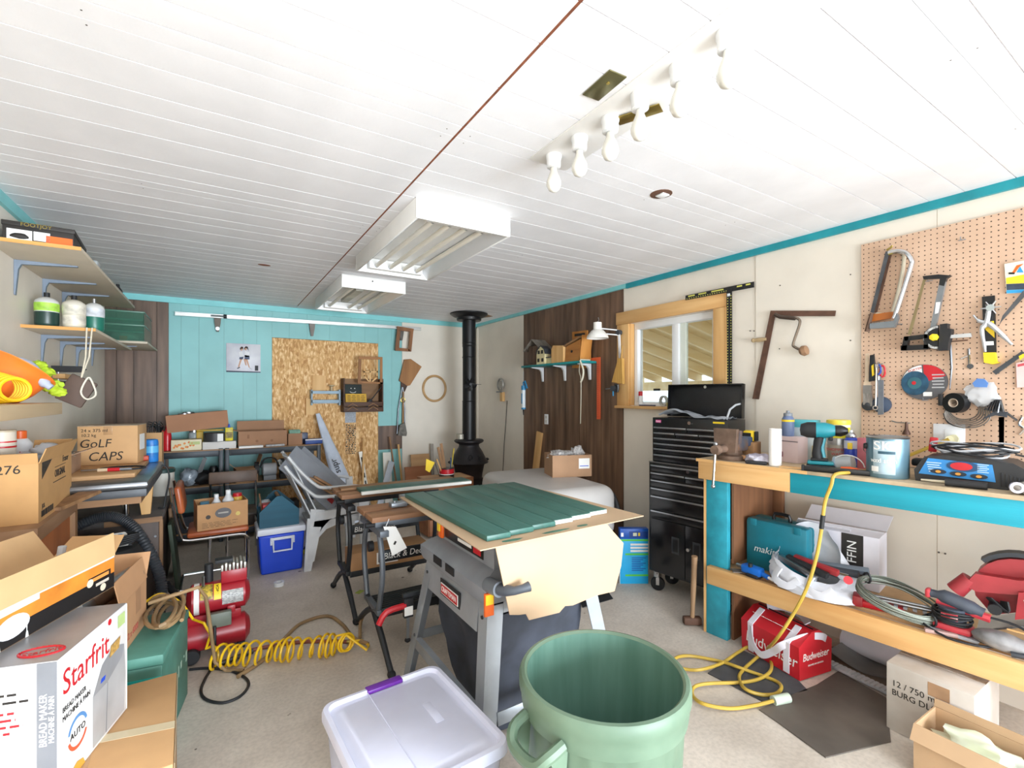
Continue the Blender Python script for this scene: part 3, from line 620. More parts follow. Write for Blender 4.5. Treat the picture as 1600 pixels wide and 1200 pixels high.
G(Matrix.Rotation(.5, 4, 'Y')).box((0, 0, -.11), (.13, .025, .16), .008).o('pouch', mat('#5d4a40', .65, var=.2), t)
G().tube([(-.012, .02, .275), (-.012, -.01, .1), (-.03, -.012, -.02)], .004, 6).tube([(.012, .02, .275), (.004, -.012, .1), (-.03, -.012, -.02)], .004, 6).o('cord', mat('#d6cdb8', .8), t)
G().tube([(.0, -.02, -.02), (-.03, -.024, -.1), (-.005, -.024, -.145), (.035, -.024, -.12), (.02, -.022, -.05)], .005, 6, True, 4).o('cord_loop', mat('#e3dccb', .8), t)
t = T('bar_clamp', 'black trigger clamp holding a wood strip on the left wall', 'clamp', (XL + .02, 4.25, 1.60))
G().box((.06, 0, 0), (.06, .34, .03), .003).o('wood_strip', PINE, t)
for z in (.05, -.05): G().prism([(0, z - .02), (.14, z - .02), (.17, z), (.15, z + .02), (0, z + .02)], -.06, -.02).o('jaw', BLKM, t)
G().cyl((.03, -.04, -.07), (.03, -.04, .07), .006, n=8).o('bar', STEEL, t)
# lower near shelf with orange hat
t = T('wall_shelf', 'pale plank shelf at eye level on the left carrying an orange hard hat', 'shelf', (XL, 2.1, 1.443))
G().box((.15, 0, -.027), (.30, 1.94, .054), .002).o('board', wood('#d9c4a4', '#c2a67d', 1, 9), t); G().box((.03, .85, -.24), (.04, .05, .37), .003).o('support', wood('#a89c8a', '#8d806c', 2, 9), t)
t = T('hard_hat', 'orange hard hat lying brim-up on the left plank shelf', 'hard hat', (-.765, 2.93, 1.55), 0, rot=Vector((-.507, -.327, -.82)).to_track_quat('Z', 'Y').to_euler())
G().lathe([(.0001, .10), (.05, .095), (.085, .07), (.105, .02), (.115, -.04), (.135, -.06), (.135, -.064), (.112, -.046), (.1, .02), (.08, .065), (.045, .088), (.0001, .093)], n=28, sx=1.05).o('shell', mat('#f47a2c', .3, var=.04), t)
for a in (-.5, .5): G().tube([(.112 * math.sin(b) * math.cos(a), .112 * math.sin(b) * math.sin(a), .103 * math.cos(b)) for b in [-1.1 + .2 * k for k in range(12)]], .007, 6).o('ridge', ORNG, t)
t = T('cable_coil', 'yellow coiled hose in front of orange hard hat, left shelf', 'hose', (-.735, 2.70, 1.508), 0, rot=(PI / 2, .15, .5))
for k in range(6): G().tube([((.060 - .003 * k) * math.cos(a) + .008 * k, (.060 - .003 * k) * math.sin(a), .012 * k - .03) for a in [i * PI / 14 for i in range(28)]], .007, 7, True).o('coil_turn', YHOSE, t)
def hp_(x, y, Y=2.90): return P(x, y, Y=Y)
t = T('work_shirt', 'pale grey cloth sleeve draped over orange hard hat', 'cloth', hp_(45, 584)); oo = Vector(t.location)
G().tube([hp_(x, y) - oo for x, y in ((16, 563), (30, 565), (44, 572), (57, 584), (68, 597), (80, 606))], [.016, .026, .030, .028, .026, .018], 12, sm=4, flat=.8).o('sleeve', mat('#aab3c4', .8, var=.12), t)
t = T('safety_vest', 'lime safety vest bunched inside the orange hard hat', 'vest', hp_(72, 595, 2.98)); oo = Vector(t.location); LV = mat('#b9cf2a', .7, col2='#8fae2a', scale=14)
for k, (x, y, r) in enumerate(((58, 573, .028), (64, 582, .032), (78, 602, .030), (90, 612, .022), (42, 590, .03))): G().blob(hp_(x, y, 3.0) - oo, (r * 1.4, r, r * .9), .5, 3, 3, k).o('fold', LV, t)
G().blob(hp_(32, 575, 3.0) - oo, (.03, .02, .015), .4, 3, 2, 7).o('red_fold', mat('#c8503a', .7), t)
# ---------------------------------------------------------------- right wall: shelf, lamp, squares, pegboard and its tools
def w3(w, pix, org, off=.0, y=-.01): return [(x, y, z) for x, z in wl(w, pix, org, off)]
def rc(*q): return [(1160 + x / 3.636, 360 + y / 3.636) for x, y in q]
# teal shelf on white brackets
t = T('bracket_shelf', 'teal painted shelf on white brackets against brown paneling', 'shelf', (XR, 4.06, 1.815), RZ['R'])
G().box((0, -.10, -.011), (1.08, .20, .022), .002).o('board', mat('#1c8f92', .45, var=.1), t)
for y in (4.43, 4.02, 3.62):
    x = 4.06 - y
    G().prism([(0, 0)] * 0 + [(-.17, 0), (-.006, 0), (-.006, -.16), (-.02, -.16), (-.035, -.05), (-.06, -.022), (-.17, -.008)], -.012, .012, Matrix.Translation((x, 0, -.0225)) @ Matrix.Rotation(PI / 2, 4, 'Z')).o('bracket', WPL, t)
def onsh(y, d): return (XR - d, y, 1.8155)
t = T('birdhouse', 'old grey shingle-roofed birdhouse at left end of teal shelf', 'birdhouse', onsh(4.40, .10), RZ['R']); t.scale = (1.3, 1.0, 1.12)
OW = wood('#6d5544', '#45342a', 2, 14)
G().box((0, 0, .007), (.24, .17, .014)).o('base', OW, t)
G().box((.0, 0, .105), (.15, .12, .18), .002).o('body', OW, t)
for i in range(5): G().box((-.06 + .03 * i, -.063, .1), (.026, .006, .16)).o('slat', OW, t)
for sx in (-1, 1):
    for q in range(4): G(Matrix.Translation((0, 0, .25)) @ Matrix.Rotation(sx * .62, 4, 'Y')).box((sx * (.02 + .04 * q), 0, .004 - .003 * q), (.045, .19, .006), rot=(0, sx * .12, 0)).o('shingle', wood('#8f877c', '#665f56', 0, 20), t)
for sx in (-1, 1): G().cyl((sx * .1, -.07, .014), (sx * .1, -.07, .18), .005, n=6).o('porch_post', OW, t)
t = T('toy_barn', 'small cream painted wooden barn on the teal shelf', 'toy barn', onsh(4.22, .145), RZ['R']); t.scale = (1.25, 1.0, 1.1)
CRM = mat('#e2d6a8', .6, var=.1)
G().prism([(-.06, 0), (.06, 0), (.06, .10), (.045, .14), (0, .175), (-.045, .14), (-.06, .10)], -.05, .03).o('body', CRM, t)
for pl in ([(-.066, .098), (-.048, .143), (-.052, .148), (-.072, .10)], [(-.048, .143), (0, .178), (0, .186), (-.052, .15)], [(0, .178), (.048, .143), (.052, .15), (0, .186)], [(.048, .143), (.066, .098), (.072, .10), (.052, .148)]): G().prism(pl, -.053, .04).o('roof_panel', DGREY, t)
g = G(); 
for x, z in ((-.025, .12), (.025, .12), (-.03, .04), (.03, .04)): g.box((x, -.052, z), (.028, .004, .035))
g.o('window', INK, t, stuff=True); G().box((.10, 0, .03), (.07, .05, .06), .002).o('lean_to', CRM, t); G().box((.10, 0, .066), (.08, .07, .01), rot=(.15, 0, 0)).o('lean_to_roof', DGREY, t)
t = T('wood_block_house', 'pale unfinished wooden block with slanted top on teal shelf', 'block', onsh(3.93, .10), RZ['R'])
G().prism([(-.1, 0), (.1, 0), (.1, .17), (-.07, .185), (-.1, .15)], -.09, .09).o('block', PINEZ, t)
t = T('nest_box', 'orange-brown open front nesting box on the teal shelf', 'birdhouse', onsh(3.70, .10), RZ['R']); t.scale = (.82, .95, .85)
OB = wood('#d08f45', '#a9692a', 2, 10)
G().prism([(-.16, 0), (.14, 0), (.14, .30), (.10, .31), (.10, .27)] + [(-.16, .16)], .06, .075).o('back_board', OB, t)
G().prism([(-.16, 0), (.13, 0), (.13, .25), (-.13, .185)], -.07, -.055, Matrix.Rotation(0, 4, 'Z')).o('front_board', wood('#c58846', '#9c6430', 0, 10), t)
G().slab([(-.18, -.09, .18), (.14, -.09, .268), (.14, .08, .268), (-.18, .08, .18)], .014).o('roof', OLDX, t)
G().box((.145, 0, .15), (.014, .14, .30), .002, rot=(0, .18, 0)).o('side_board', OB, t); G().box((0, 0, .006), (.26, .13, .012)).o('floor_board', OB, t)
G().lathe([(.016, 0), (.016, .004)], (-.02, -.0715, .12), 16, rot=(PI / 2, 0, 0)).o('entry_hole', INK, t)
t = WT('R', 'wall_backboard', 'orange wood board with dark slot behind the nesting box', 'board', 909, 533, .0); o_ = t.location
G().prism(wl('R', [(896, 519), (919, 516), (919, 575), (896, 575)], o_), -.018, 0).o('board', OB, t); G().prism(wl('R', [(900, 522), (916, 520), (916, 524), (900, 526)], o_), -.0195, -.0175).o('slot', INK, t)
# things hanging from the shelf
t = WT('R', 'caulking_gun', 'blue caulking gun with white tube hanging from left shelf end', 'caulking gun', 818, 620, .19); o_ = t.location; TB = mat('#2a86b8', .4)
G().cyl((0, 0, -.14), (0, 0, .08), .024, n=18).o('cartridge', mat('#dfe8ee', .4, var=.1), t); G().cyl((0, 0, -.145), (0, 0, -.125), .027, n=18).o('end_cap', TB, t); G().cyl((0, 0, -.145), (0, 0, -.21), .011, .005, n=12).o('nozzle', BLKM, t)
G().cyl((0, 0, .078), (0, 0, .13), .027, n=18).o('barrel_end', TB, t); G().tube([(0, 0, .12), (0, 0, .17), (.03, 0, .18), (.09, -.01, .10)], .01, 8).o('trigger_handle', TB, t); G().tube([(0, 0, .17), (.0, 0, .29)], .004, 6).o('push_rod', STEEL, t)
G().box((.0, -.0245, -.02), (.02, .003, .12)).o('label', TB, t)
t = WT('R', 'strap_loop', 'cream webbing strap looped over the teal shelf', 'strap', 908, 600, 0.203); o_ = t.location
STR = mat('#d8d5c0', .8, var=.08)
G().tube(w3('R', [(907, 563), (905, 580), (908, 597), (907, 662)], o_, 0.203, 0), .011, 6, flat=.4, sm=3).o('long_end', STR, t); G().tube(w3('R', [(907, 563), (912, 578), (911, 590), (908, 597)], o_, 0.203, -.004), .011, 6, flat=.4, sm=3).o('loop', STR, t)
x0 = w3('R', [(907, 563)], o_, 0.203, 0)[0][0]; zt_ = 1.8195 - o_.z; G().tube([(x0, 0, zt_ - .04), (x0, 0, zt_), (x0, .12, zt_)], .011, 6, flat=.4).o('shelf_turn', STR, t)
t = WT('R', 'framing_square', 'orange plastic framing square hanging beside the teal shelf', 'square', 935, 610, .012); o_ = t.location; OSQ = mat('#e0623a', .45, var=.1)
G().prism(wl('R', [(922, 560), (940, 558), (940, 655), (934.5, 655), (934.5, 566), (922, 567)], o_), -.006, 0).o('square', OSQ, t)
g = G()
for k in range(28):
    a = wl('R', [(935, 570 + 3 * k)], o_)[0]; g.box((a[0] + .012, -.0065, a[1]), (.026, .002, .004))
g.o('scale_mark', mat('#b8472a', .5), t, stuff=True)
# desk lamp on scissor arm
t = WT('R', 'clamp_lamp', 'white metal swing-arm lamp clamped beside the window', 'lamp', 966, 520, .05); o_ = t.location
def lp(x, y, off): return tuple(Vector((-(P(x, y, X=XR - off).y - o_.y), -off + .05, P(x, y, X=XR - off).z - o_.z)))
e = lp(967, 516, .05); h = lp(936, 518, .22)
for dz in (0, .045): G().cyl((e[0], e[1], e[2] - dz), (h[0], h[1], h[2] + .03 - dz), .006, n=8).o('arm', WPL, t)
for dx in (-.008, .008): G().cyl((e[0] + dx, e[1], e[2] - .02), (e[0] + dx, .02, e[2] - .34), .006, n=8).o('lower_arm', WPL, t)
G().cyl((e[0], e[1] - .02, e[2] - .02), (e[0], e[1] + .02, e[2] - .02), .024, n=12).o('elbow_knob', DGREY, t); G().box((e[0], .025, e[2] - .36), (.04, .04, .06), .004).o('clamp', DGREY, t)
sh = G().lathe([(.001, .098), (.034, .096), (.036, .03), (.052, .02), (.088, -.03), (.092, -.052), (.089, -.052), (.084, -.03), (.05, .014), (.032, .024)], (h[0] - .02, h[1], h[2] - .01), 28, sx=1.1, sy=1.1, cap=False).o('shade', mat('#eceae4', .3, var=.03), t)
g = G()
for k in range(10):
    a = k * PI / 5; g.box((h[0] - .02 + .0355 * math.cos(a), h[1] + .0355 * math.sin(a), h[2] + .055), (.004, .006, .04), rot=(0, 0, a))
g.o('vent_slot', GREY, sh, stuff=True); G().tube([(h[0] - .02, h[1], h[2] + .088), (h[0] + .0, h[1], h[2] + .105), (h[0] - .01, h[1], h[2] + .13)], .003, 6).o('switch', CHROME, t)
t = WT('R', 'whisk_broom', 'straw whisk broom hanging on the left window casing', 'broom', 972, 572, .035); o_ = t.location
G().prism(wl('R', [(970, 560), (976, 560), (977, 600), (960, 597)], o_, .035), -.035, -.005).o('bristles', mat('#d4a75a', .8, col2='#b98a42', stretch=(14, 14, 1)), t)
G().cyl(w3('R', [(973, 562)], o_, .035, -.02)[0], w3('R', [(975, 540)], o_, .035, -.02)[0], .011, .006, n=10).o('handle', mat('#c99b52', .7, var=.2), t)
t = WT('R', 'grinder_clamp', 'small dark metal clamp vise hanging on brown paneling', 'clamp', 963, 607, .012)
G().box((0, -.03, 0), (.07, .04, .05), .008).o('body', DGREY, t); G().tube([(.03, -.05, -.02), (.07, -.05, -.03), (.075, -.05, .03), (.03, -.05, .03)], .010, 7, sm=2).o('jaw', DSTEEL, t); G().cyl((0, -.04, -.02), (.0, -.04, -.07), .006, n=8).o('screw', SKYB, t); G().cyl((-.03, -.04, .0), (-.09, -.05, -.005), .005, n=8).o('handle', STEEL, t)
t = WT('R', 'outlet_plate', 'white outlet plate on the brown paneling', 'outlet', 854, 655, .001)
G().box((0, -.003, 0), (.07, .006, .115), .002).o('plate', WPL, t)
for z in (-.025, .025): G().box((0, -.0065, z), (.034, .003, .03), .001).o('socket', mat('#c9c9c6', .4), t)
t = T('wall_bracket', 'small wood block with round glass holder and cord on corner wall', 'wall fitting', wp('R', 787, 620, .001), RZ['R'])
G().box((0, -.02, 0), (.06, .04, .12), .002).o('block', PINEZ, t); G().tube([(.065 * math.cos(k * PI / 8), -.05, .16 + .075 * math.sin(k * PI / 8)) for k in range(16)], .014, 7, True).o('ring', mat('#a9a6a0', .4, .3, .2), t); G().lathe([(.05, 0), (.05, .01)], (0, -.045, .16), 20, rot=(PI / 2, 0, 0)).o('disc', mat('#b7b2a8', .3, var=.2), t)
G().cyl((-.10, -.05, .065), (.05, -.05, .065), .008, n=8).o('arm', GREY, t)
cdn = w3('R', [(793, 626), (791, 660), (788, 700), (786, 745)], t.location, .001, -.006); G().tube(cdn, .004, 6, sm=4).o('cord', BLKM, t)
# black T-square and rusty framing square, brace
t = WT('R', 'drywall_square', 'black drywall T-square with yellow marks beside the window', 'square', 1125, 460, .028); o_ = t.location; BSQ = mat('#1f1f20', .45, var=.1)
G().prism(wl('R', [(1071.5, 462), (1178.5, 440), (1178.5, 449), (1071.5, 469)], o_, .028), -.004, 0).o('head', BSQ, t)
G().prism(wl('R', [(1136, 455), (1144.5, 453), (1144.5, 620), (1137, 620)], o_, .028), -.007, -.0035).o('blade', BSQ, t)
g = G(); YM = mat('#d8d468', .6)
for k in range(36):
    for q in (1138, 1143): a = wl('R', [(q, 462 + 4.3 * k)], o_, .028)[0]; g.box((a[0], -.0075, a[1]), (.006, .002, .006))
for k in range(18): 
    a = wl('R', [(1074 + 3.6 * k, 467 - .72 * k)], o_, .028)[0]; g.box((a[0], -.0045, a[1]), (.006, .002, .006))
for a_, b_ in ((1076, 1086), (1092, 1104), (1112, 1131), (1152, 1160), (1166, 1173)):
    p0, p1 = wl('R', [(a_, 464 - .2 * (a_ - 1072)), (b_, 464 - .2 * (b_ - 1072))], o_, .028); g.box(((p0[0] + p1[0]) / 2, -.0045, (p0[1] + p1[1]) / 2), (p1[0] - p0[0], .002, .010))
g.o('scale_mark', YM, t, stuff=True); a = wl('R', [(1139.5, 461)], o_, .028)[0]; G().box((a[0], -.009, a[1]), (.02, .004, .02)).o('rivet', WPL, t)
t = WT('R', 'steel_square', 'rusty brown carpenter square hanging on the pale wall', 'square', 1230, 540, .012); o_ = t.location
G().prism(wl('R', [(1204.5, 485.5), (1306.5, 485.5), (1305, 494), (1211.5, 494), (1186, 624), (1176, 623)], o_, .012), -.005, 0).o('square', RUST, t)
t = WT('R', 'brace_drill', 'old hand brace drill with wooden knob on the pale wall', 'hand drill', 1235, 520, .05); o_ = t.location
G().tube(w3('R', rc((300, 495), (325, 510), (322, 545), (290, 640), (296, 662), (340, 683)), o_, .05, 0), .0085, 8, sm=4).o('crank', mat('#8a7d70', .35, .8, .2), t)
G().tube(w3('R', rc((185, 478), (215, 492), (300, 500)), o_, .05, 0), .013, 8).o('chuck', mat('#55483f', .5, .5, .2), t)
a = w3('R', rc((345, 685)), o_, .05, 0)[0]; b = w3('R', rc((385, 682)), o_, .05, -.02)[0]; G().lathe([(.0001, -.02), (.02, -.018), (.034, 0), (.03, .022), (.0001, .032)], a, 20, rot=(0, PI / 2 - .2, 0)).o('knob', mat('#8c6a4e', .5, var=.15), t)
t = WT('R', 'wood_handle_peg', 'turned wooden handle sticking out behind the rusty square', 'handle', 1186, 531, .02); G().lathe([(.0001, 0), (.012, .002), (.017, .012), (.012, .022), (.015, .04), (.015, .07), (.010, .10)], (-.05, -.002, 0), 14, rot=(0, PI / 2, 0)).o('handle', mat('#b39a74', .5, var=.2), t)
# pegboard
pg = T('pegboard', 'tan perforated pegboard on right wall carrying hanging tools', 'pegboard', (XR - .012, 1.2573, 1.09), RZ['R'])
G().box((.61, -.003, .632), (1.22, .006, 1.264)).o('panel', PEG, pg)
g = G(); 
for x in (.02, 1.2): g.box((x, .0055, .632), (.03, .0105, 1.26))
g.o('spacer', PINEZ, pg, stuff=True)
g = G()
for q in ((1259, 58), (1280, 510), ): pass
def hook(cx, cy):
    x, z = wl('R', rc((cx, cy)), pg.location)[0]; G().tube([(x, -.004, z), (x, -.03, z), (x, -.034, z + .012)], .0022, 5).cyl((x - .014, -.008, z), (x + .014, -.008, z), .0022, n=5).o('hook', GALV, pg)
for q in ((1256, 58), (1070, 290), (900, 535), (790, 760), (1045, 965), (1400, 440), (1460, 965)): hook(*q)
OFF = .06
def tool(name, label, cat, cx, cy, off=OFF): 
    t = WT('R', name, label, cat, *rc((cx, cy))[0], off); t['o'] = 0; del t['o']; return t
def pz(t, *q, y=0., off=OFF): return w3('R', rc(*q), t.location, off, y)
def pf(t, name, m, q, y0, y1, off=OFF): return G().prism(wl('R', rc(*q), t.location, off), y0, y1).o(name, m, t)
t = tool('hacksaw', 'silver tubular hacksaw hanging at the left top of pegboard', 'hacksaw', 840, 330)
G().tube(pz(t, (830, 130), (880, 118), (930, 128), (962, 170), (955, 215), (880, 450), (860, 500)), .0125, 9, sm=4).o('frame', CHROME, t); pf(t, 'blade', DSTEEL, [(815, 120), (838, 120), (748, 470), (728, 466)], -.004, .0)
pf(t, 'handle', mat('#8f969c', .35, .7, .1), [(730, 530), (865, 515), (885, 470), (890, 500), (868, 552), (730, 560)], -.016, .01); G().tube(pz(t, (735, 470), (722, 520), (708, 575)), [.009, .012, .014], 8).o('grip', mat('#5a4030', .5), t)
G().tube(pz(t, (820, 112), (845, 96), (850, 86)), .006, 6).o('wing_nut', BRASS, t)
t = tool('hacksaw', 'older cream hacksaw nested inside the silver hacksaw on pegboard', 'hacksaw', 850, 300, .030)
G().tube(pz(t, (835, 118), (900, 125), (918, 150), (905, 260), (860, 440), (830, 478), (760, 474), off=.030), .0095, 8, sm=4).o('frame', mat('#cfc8b4', .4, .3, .15), t); pf(t, 'blade', RUST, [(835, 135), (850, 135), (765, 470), (750, 466)], -.003, 0, .030); pf(t, 'handle', mat('#b86a2c', .4), [(735, 520), (850, 500), (860, 462), (745, 478)], -.012, 0, .030)
t = tool('coping_saw', 'dark curved wire hook tool behind the hacksaws on pegboard', 'hook', 880, 250, .008); G().tube(pz(t, (868, 150), (845, 220), (850, 345), off=.008), .005, 6, sm=4).o('wire', BLKM, t); G().tube(pz(t, (930, 240), (960, 270), (985, 280), off=.008), .004, 6).o('tip', RUST, t)
t = tool('hacksaw', 'black-handled hacksaw hanging right of the silver hacksaws', 'hacksaw', 1060, 460)
pf(t, 'frame', mat('#8b9094', .35, .6, .12), [(1130, 260), (1165, 265), (1100, 560), (1066, 580)], -.012, .006); pf(t, 'top_handle', BLACK, [(1030, 262), (1120, 252), (1190, 258), (1165, 275), (1150, 318), (1122, 312), (1128, 275), (1035, 280)], -.015, .008)
pf(t, 'blade', mat('#8f805c', .5, .4), [(1027, 280), (1042, 280), (958, 595), (940, 592)], -.003, 0)
g = G()
for q in ([(925, 605), (1055, 590), (1060, 612), (930, 628)], [(905, 655), (1060, 650), (1064, 676), (908, 684)], [(925, 605), (952, 604), (940, 682), (908, 680)], [(1040, 592), (1064, 592), (1064, 672), (1036, 672)]): g.prism(wl('R', rc(*q), t.location, OFF), -.018, .012)
g.o('handle', BLACK, t); pf(t, 'size_label', PAPER, [(1105, 410), (1130, 408), (1118, 470), (1098, 476)], -.013, -.0121)
t = tool('miter_gauge', 'black miter gauge with half-round scale and yellow knob', 'gauge', 1120, 608, .06)
pf(t, 'fence', BLKM, [(1130, 535), (1170, 530), (1172, 560), (1195, 560), (1195, 580), (1178, 640), (1175, 680), (1120, 685)], -.02, .02, .06)
c0 = Vector(pz(t, (1118, 608), off=.06)[0]); rr = .062
G().prism([(c0.x + rr * math.cos(a), c0.z + rr * math.sin(a)) for a in [PI / 2 + k * PI / 12 for k in range(13)]], -.015, .0).o('half_disc', BLKM, t)
G().prism([(c0.x + rr * .96 * math.cos(a), c0.z + rr * .96 * math.sin(a)) for a in [PI / 2 + k * PI / 12 for k in range(13)]] + [(c0.x + rr * .78 * math.cos(a), c0.z + rr * .78 * math.sin(a)) for a in [PI * 1.5 - k * PI / 12 for k in range(13)]], -.017, -.0151).o('scale', mat('#d8d8d6', .4, col2='#6a6a6a', scale=60), t)
G().lathe([(.0001, .034), (.017, .03), (.019, .012), (.012, 0)], (c0.x - .012, -.014, c0.z), 7, rot=(PI / 2, 0, 0)).o('knob', YEL, t); pf(t, 'bar', mat('#d9dbdd', .3, .6), [(1172, 596), (1300, 584), (1306, 606), (1172, 614)], -.012, 0, .06)
t = tool('long_nose_scriber', 'long thin grey steel scriber hanging below the miter gauge', 'scriber', 1180, 740, .03); G().tube(pz(t, (1180, 650), (1188, 780), (1178, 900), off=.03), [.006, .005, .002], 6).o('shaft', DSTEEL, t); G().tube(pz(t, (1185, 632), (1280, 624), off=.03), .003, 5).o('crossbar', RUST, t)
t = tool('sanding_disc', 'grey and red packaged abrasive disc hung on pegboard', 'disc', 1033, 862, .02); c0 = (0, 0)
def disc(name, m, cx, cy, rx, rz, y0, y1, a0=0, a1=2 * PI):
    c = wl('R', rc((cx, cy)), t.location, .02)[0]; n = 36; pts = [(c[0] + rx * math.cos(a0 + (a1 - a0) * k / n), c[1] + rz * math.sin(a0 + (a1 - a0) * k / n)) for k in range(n + (0 if a1 - a0 > 6 else 1))]
    if a1 - a0 < 6: pts.append(c)
    return G().prism(pts, y0, y1).o(name, m, t)
disc('package', mat('#5d5d60', .4, var=.1), 1033, 862, .098, .093, -.008, 0); disc('red_panel', RED, 1040, 862, .090, .091, -.0095, -.0081, .35, 1.65); disc('white_panel', PAPER, 1030, 862, .092, .090, -.0094, -.0082, 1.65, 3.3)
disc('wheel', mat('#24506a', .7, var=.25, scale=30), 985, 868, .058, .064, -.017, -.0096); disc('wheel_label', mat('#31636e', .6), 985, 868, .03, .032, -.0185, -.0171); disc('arbor', RED, 982, 867, .009, .01, -.02, -.0186)
g = G()
for k in range(5): a = wl('R', rc((1115, 820 + 18 * k)), t.location, .02)[0]; g.box((a[0], -.0088, a[1]), (.05 - .006 * (k % 2), .0016, .006))
g.o('print_line', mat('#b9b9ba', .5), t, stuff=True); a = wl('R', rc((1056, 930)), t.location, .02)[0]; G().box((a[0], -.0095, a[1]), (.036, .003, .022)).o('barcode', PAPER, t); text('PORTER', .017, RED, t, (wl('R', rc((985, 790)), t.location, .02)[0][0], -.0098, wl('R', rc((985, 792)), t.location, .02)[0][1]), (PI / 2, -.3, 0))
# cluster at left pegboard edge
t = tool('paint_brush', 'used flat paint brush with pale handle at pegboard left edge', 'brush', 712, 830, .04); pf(t, 'handle', mat('#d4bfa6', .5, var=.1), [(704, 700), (722, 700), (722, 840), (735, 880), (692, 880), (702, 840)], -.012, 0, .04); pf(t, 'ferrule', STEEL, [(690, 880), (738, 880), (738, 925), (690, 925)], -.014, .002, .04); pf(t, 'bristles', mat('#9c9690', .9, var=.3, stretch=(30, 30, 3)), [(690, 925), (738, 925), (742, 1000), (690, 990)], -.012, 0, .04)
t = tool('knife_sharpener', 'black grip pruning knife hanging beside the paint brush', 'knife', 745, 790, .05); pf(t, 'grip', BLKM, [(730, 710), (752, 706), (766, 850), (724, 860)], -.014, 0, .05); pf(t, 'yellow_inlay', YEL, [(740, 770), (752, 760), (756, 820), (744, 830)], -.016, -.0141, .05)
t = tool('scissors', 'blue and red handled snips hanging at pegboard left edge', 'snips', 785, 820, .055); G().tube([tuple(Vector(pz(t, (772, 790), off=.055)[0]) + Vector((.012 * math.cos(k * PI / 7), 0, .028 * math.sin(k * PI / 7)))) for k in range(14)], .005, 6, True).o('loop', mat('#2b4c9c', .4), t); G().tube([tuple(Vector(pz(t, (792, 800), off=.055)[0]) + Vector((.012 * math.cos(k * PI / 7), .008, .032 * math.sin(k * PI / 7)))) for k in range(14)], .005, 6, True).o('loop', RED, t); pf(t, 'blade', STEEL, [(770, 825), (790, 830), (782, 920), (772, 920)], -.004, .002, .055)
t = tool('wrench', 'silver combination wrench hanging in front of grey float', 'wrench', 762, 920, .07); G().cyl(pz(t, (762, 780), off=.07)[0], pz(t, (757, 1000), off=.07)[0], .005, n=8).o('shank', CHROME, t); G().lathe([(.008, -.004), (.014, -.004), (.014, .004), (.008, .004), (.008, -.004)], pz(t, (757, 1008), off=.07)[0], 14, rot=(PI / 2, 0, 0)).o('ring_end', CHROME, t); G().prism([(x * .8, z) for x, z in wl('R', rc((752, 760), (776, 760), (770, 790), (756, 790)), t.location, .07)], -.004, .004).o('open_end', CHROME, t)
t = tool('grey_float', 'narrow grey steel plate hanging at the pegboard left edge', 'plate', 788, 945, .055); pf(t, 'plate', mat('#70757c', .5, .2, .15), [(775, 850), (803, 850), (803, 1045), (772, 1048)], -.008, 0, .055)
t = tool('sanding_pad', 'round dark blue sanding pad behind the grey plate', 'pad', 795, 990, .02); G().lathe([(.045, 0), (.045, .02), (.02, .03)], (0, 0, 0), 22, rot=(PI / 2, 0, 0)).o('pad', mat('#39465a', .6, var=.15), t); G().lathe([(.03, .004), (.032, .024), (.01, .034)], (-.06, 0, -.003), 18, rot=(PI / 2, 0, 0)).o('second_pad', DGREY, t)
t = tool('allen_key', 'small silver T-handle key on pegboard below yellow pry bar', 'key', 1275, 735, .02); G().tube(pz(t, (1285, 672), (1290, 765), off=.02), .005, 6).o('shank', CHROME, t); G().tube(pz(t, (1240, 730), (1290, 710), off=.02), .0045, 6).o('arm', CHROME, t); G().lathe([(.012, -.008), (.012, .008)], pz(t, (1296, 772), off=.02)[0], 12, rot=(PI / 2, 0, 0)).o('socket', DSTEEL, t)
t = tool('pry_bar', 'flat black pry bar with yellow bent foot on pegboard', 'pry bar', 1405, 560, .02); pf(t, 'bar', BLACK, [(1364, 378), (1436, 370), (1445, 695), (1375, 695)], -.008, 0, .02); pf(t, 'foot', YEL, [(1376, 695), (1444, 694), (1452, 745), (1470, 752), (1430, 762), (1380, 752)], -.022, 0, .02); pf(t, 'sticker', YEL, [(1380, 520), (1432, 515), (1436, 612), (1384, 565)], -.0095, -.0081, .02); pf(t, 'barcode', PAPER, [(1384, 632), (1430, 630), (1432, 652), (1386, 654)], -.0094, -.0081, .02)
t = tool('leather_punch', 'silver rotary hole punch pliers hung over the pry bar', 'pliers', 1400, 540, .045)
CH2 = mat('#c9ccd0', .35, .4, .06)
G().tube(pz(t, (1400, 455), (1385, 530), (1360, 560), (1372, 640), (1380, 690), off=.045), [.010, .012, .009, .007, .005], 8, sm=3).o('handle', CH2, t); G().tube(pz(t, (1312, 482), (1345, 515), (1400, 530), (1460, 580), (1532, 650), off=.045), [.004, .009, .012, .010, .006], 8, sm=3).o('handle', CH2, t)
a = pz(t, (1412, 440), off=.045)[0]; wq = G().cyl((a[0], -.012, a[2]), (a[0], .006, a[2]), .016, n=14)
for k in range(6): wq.cyl((a[0], -.003, a[2]), (a[0] + .036 * math.cos(k * PI / 3), -.003, a[2] + .036 * math.sin(k * PI / 3)), .005, .003, n=6)
wq.o('punch_wheel', CHROME, t)
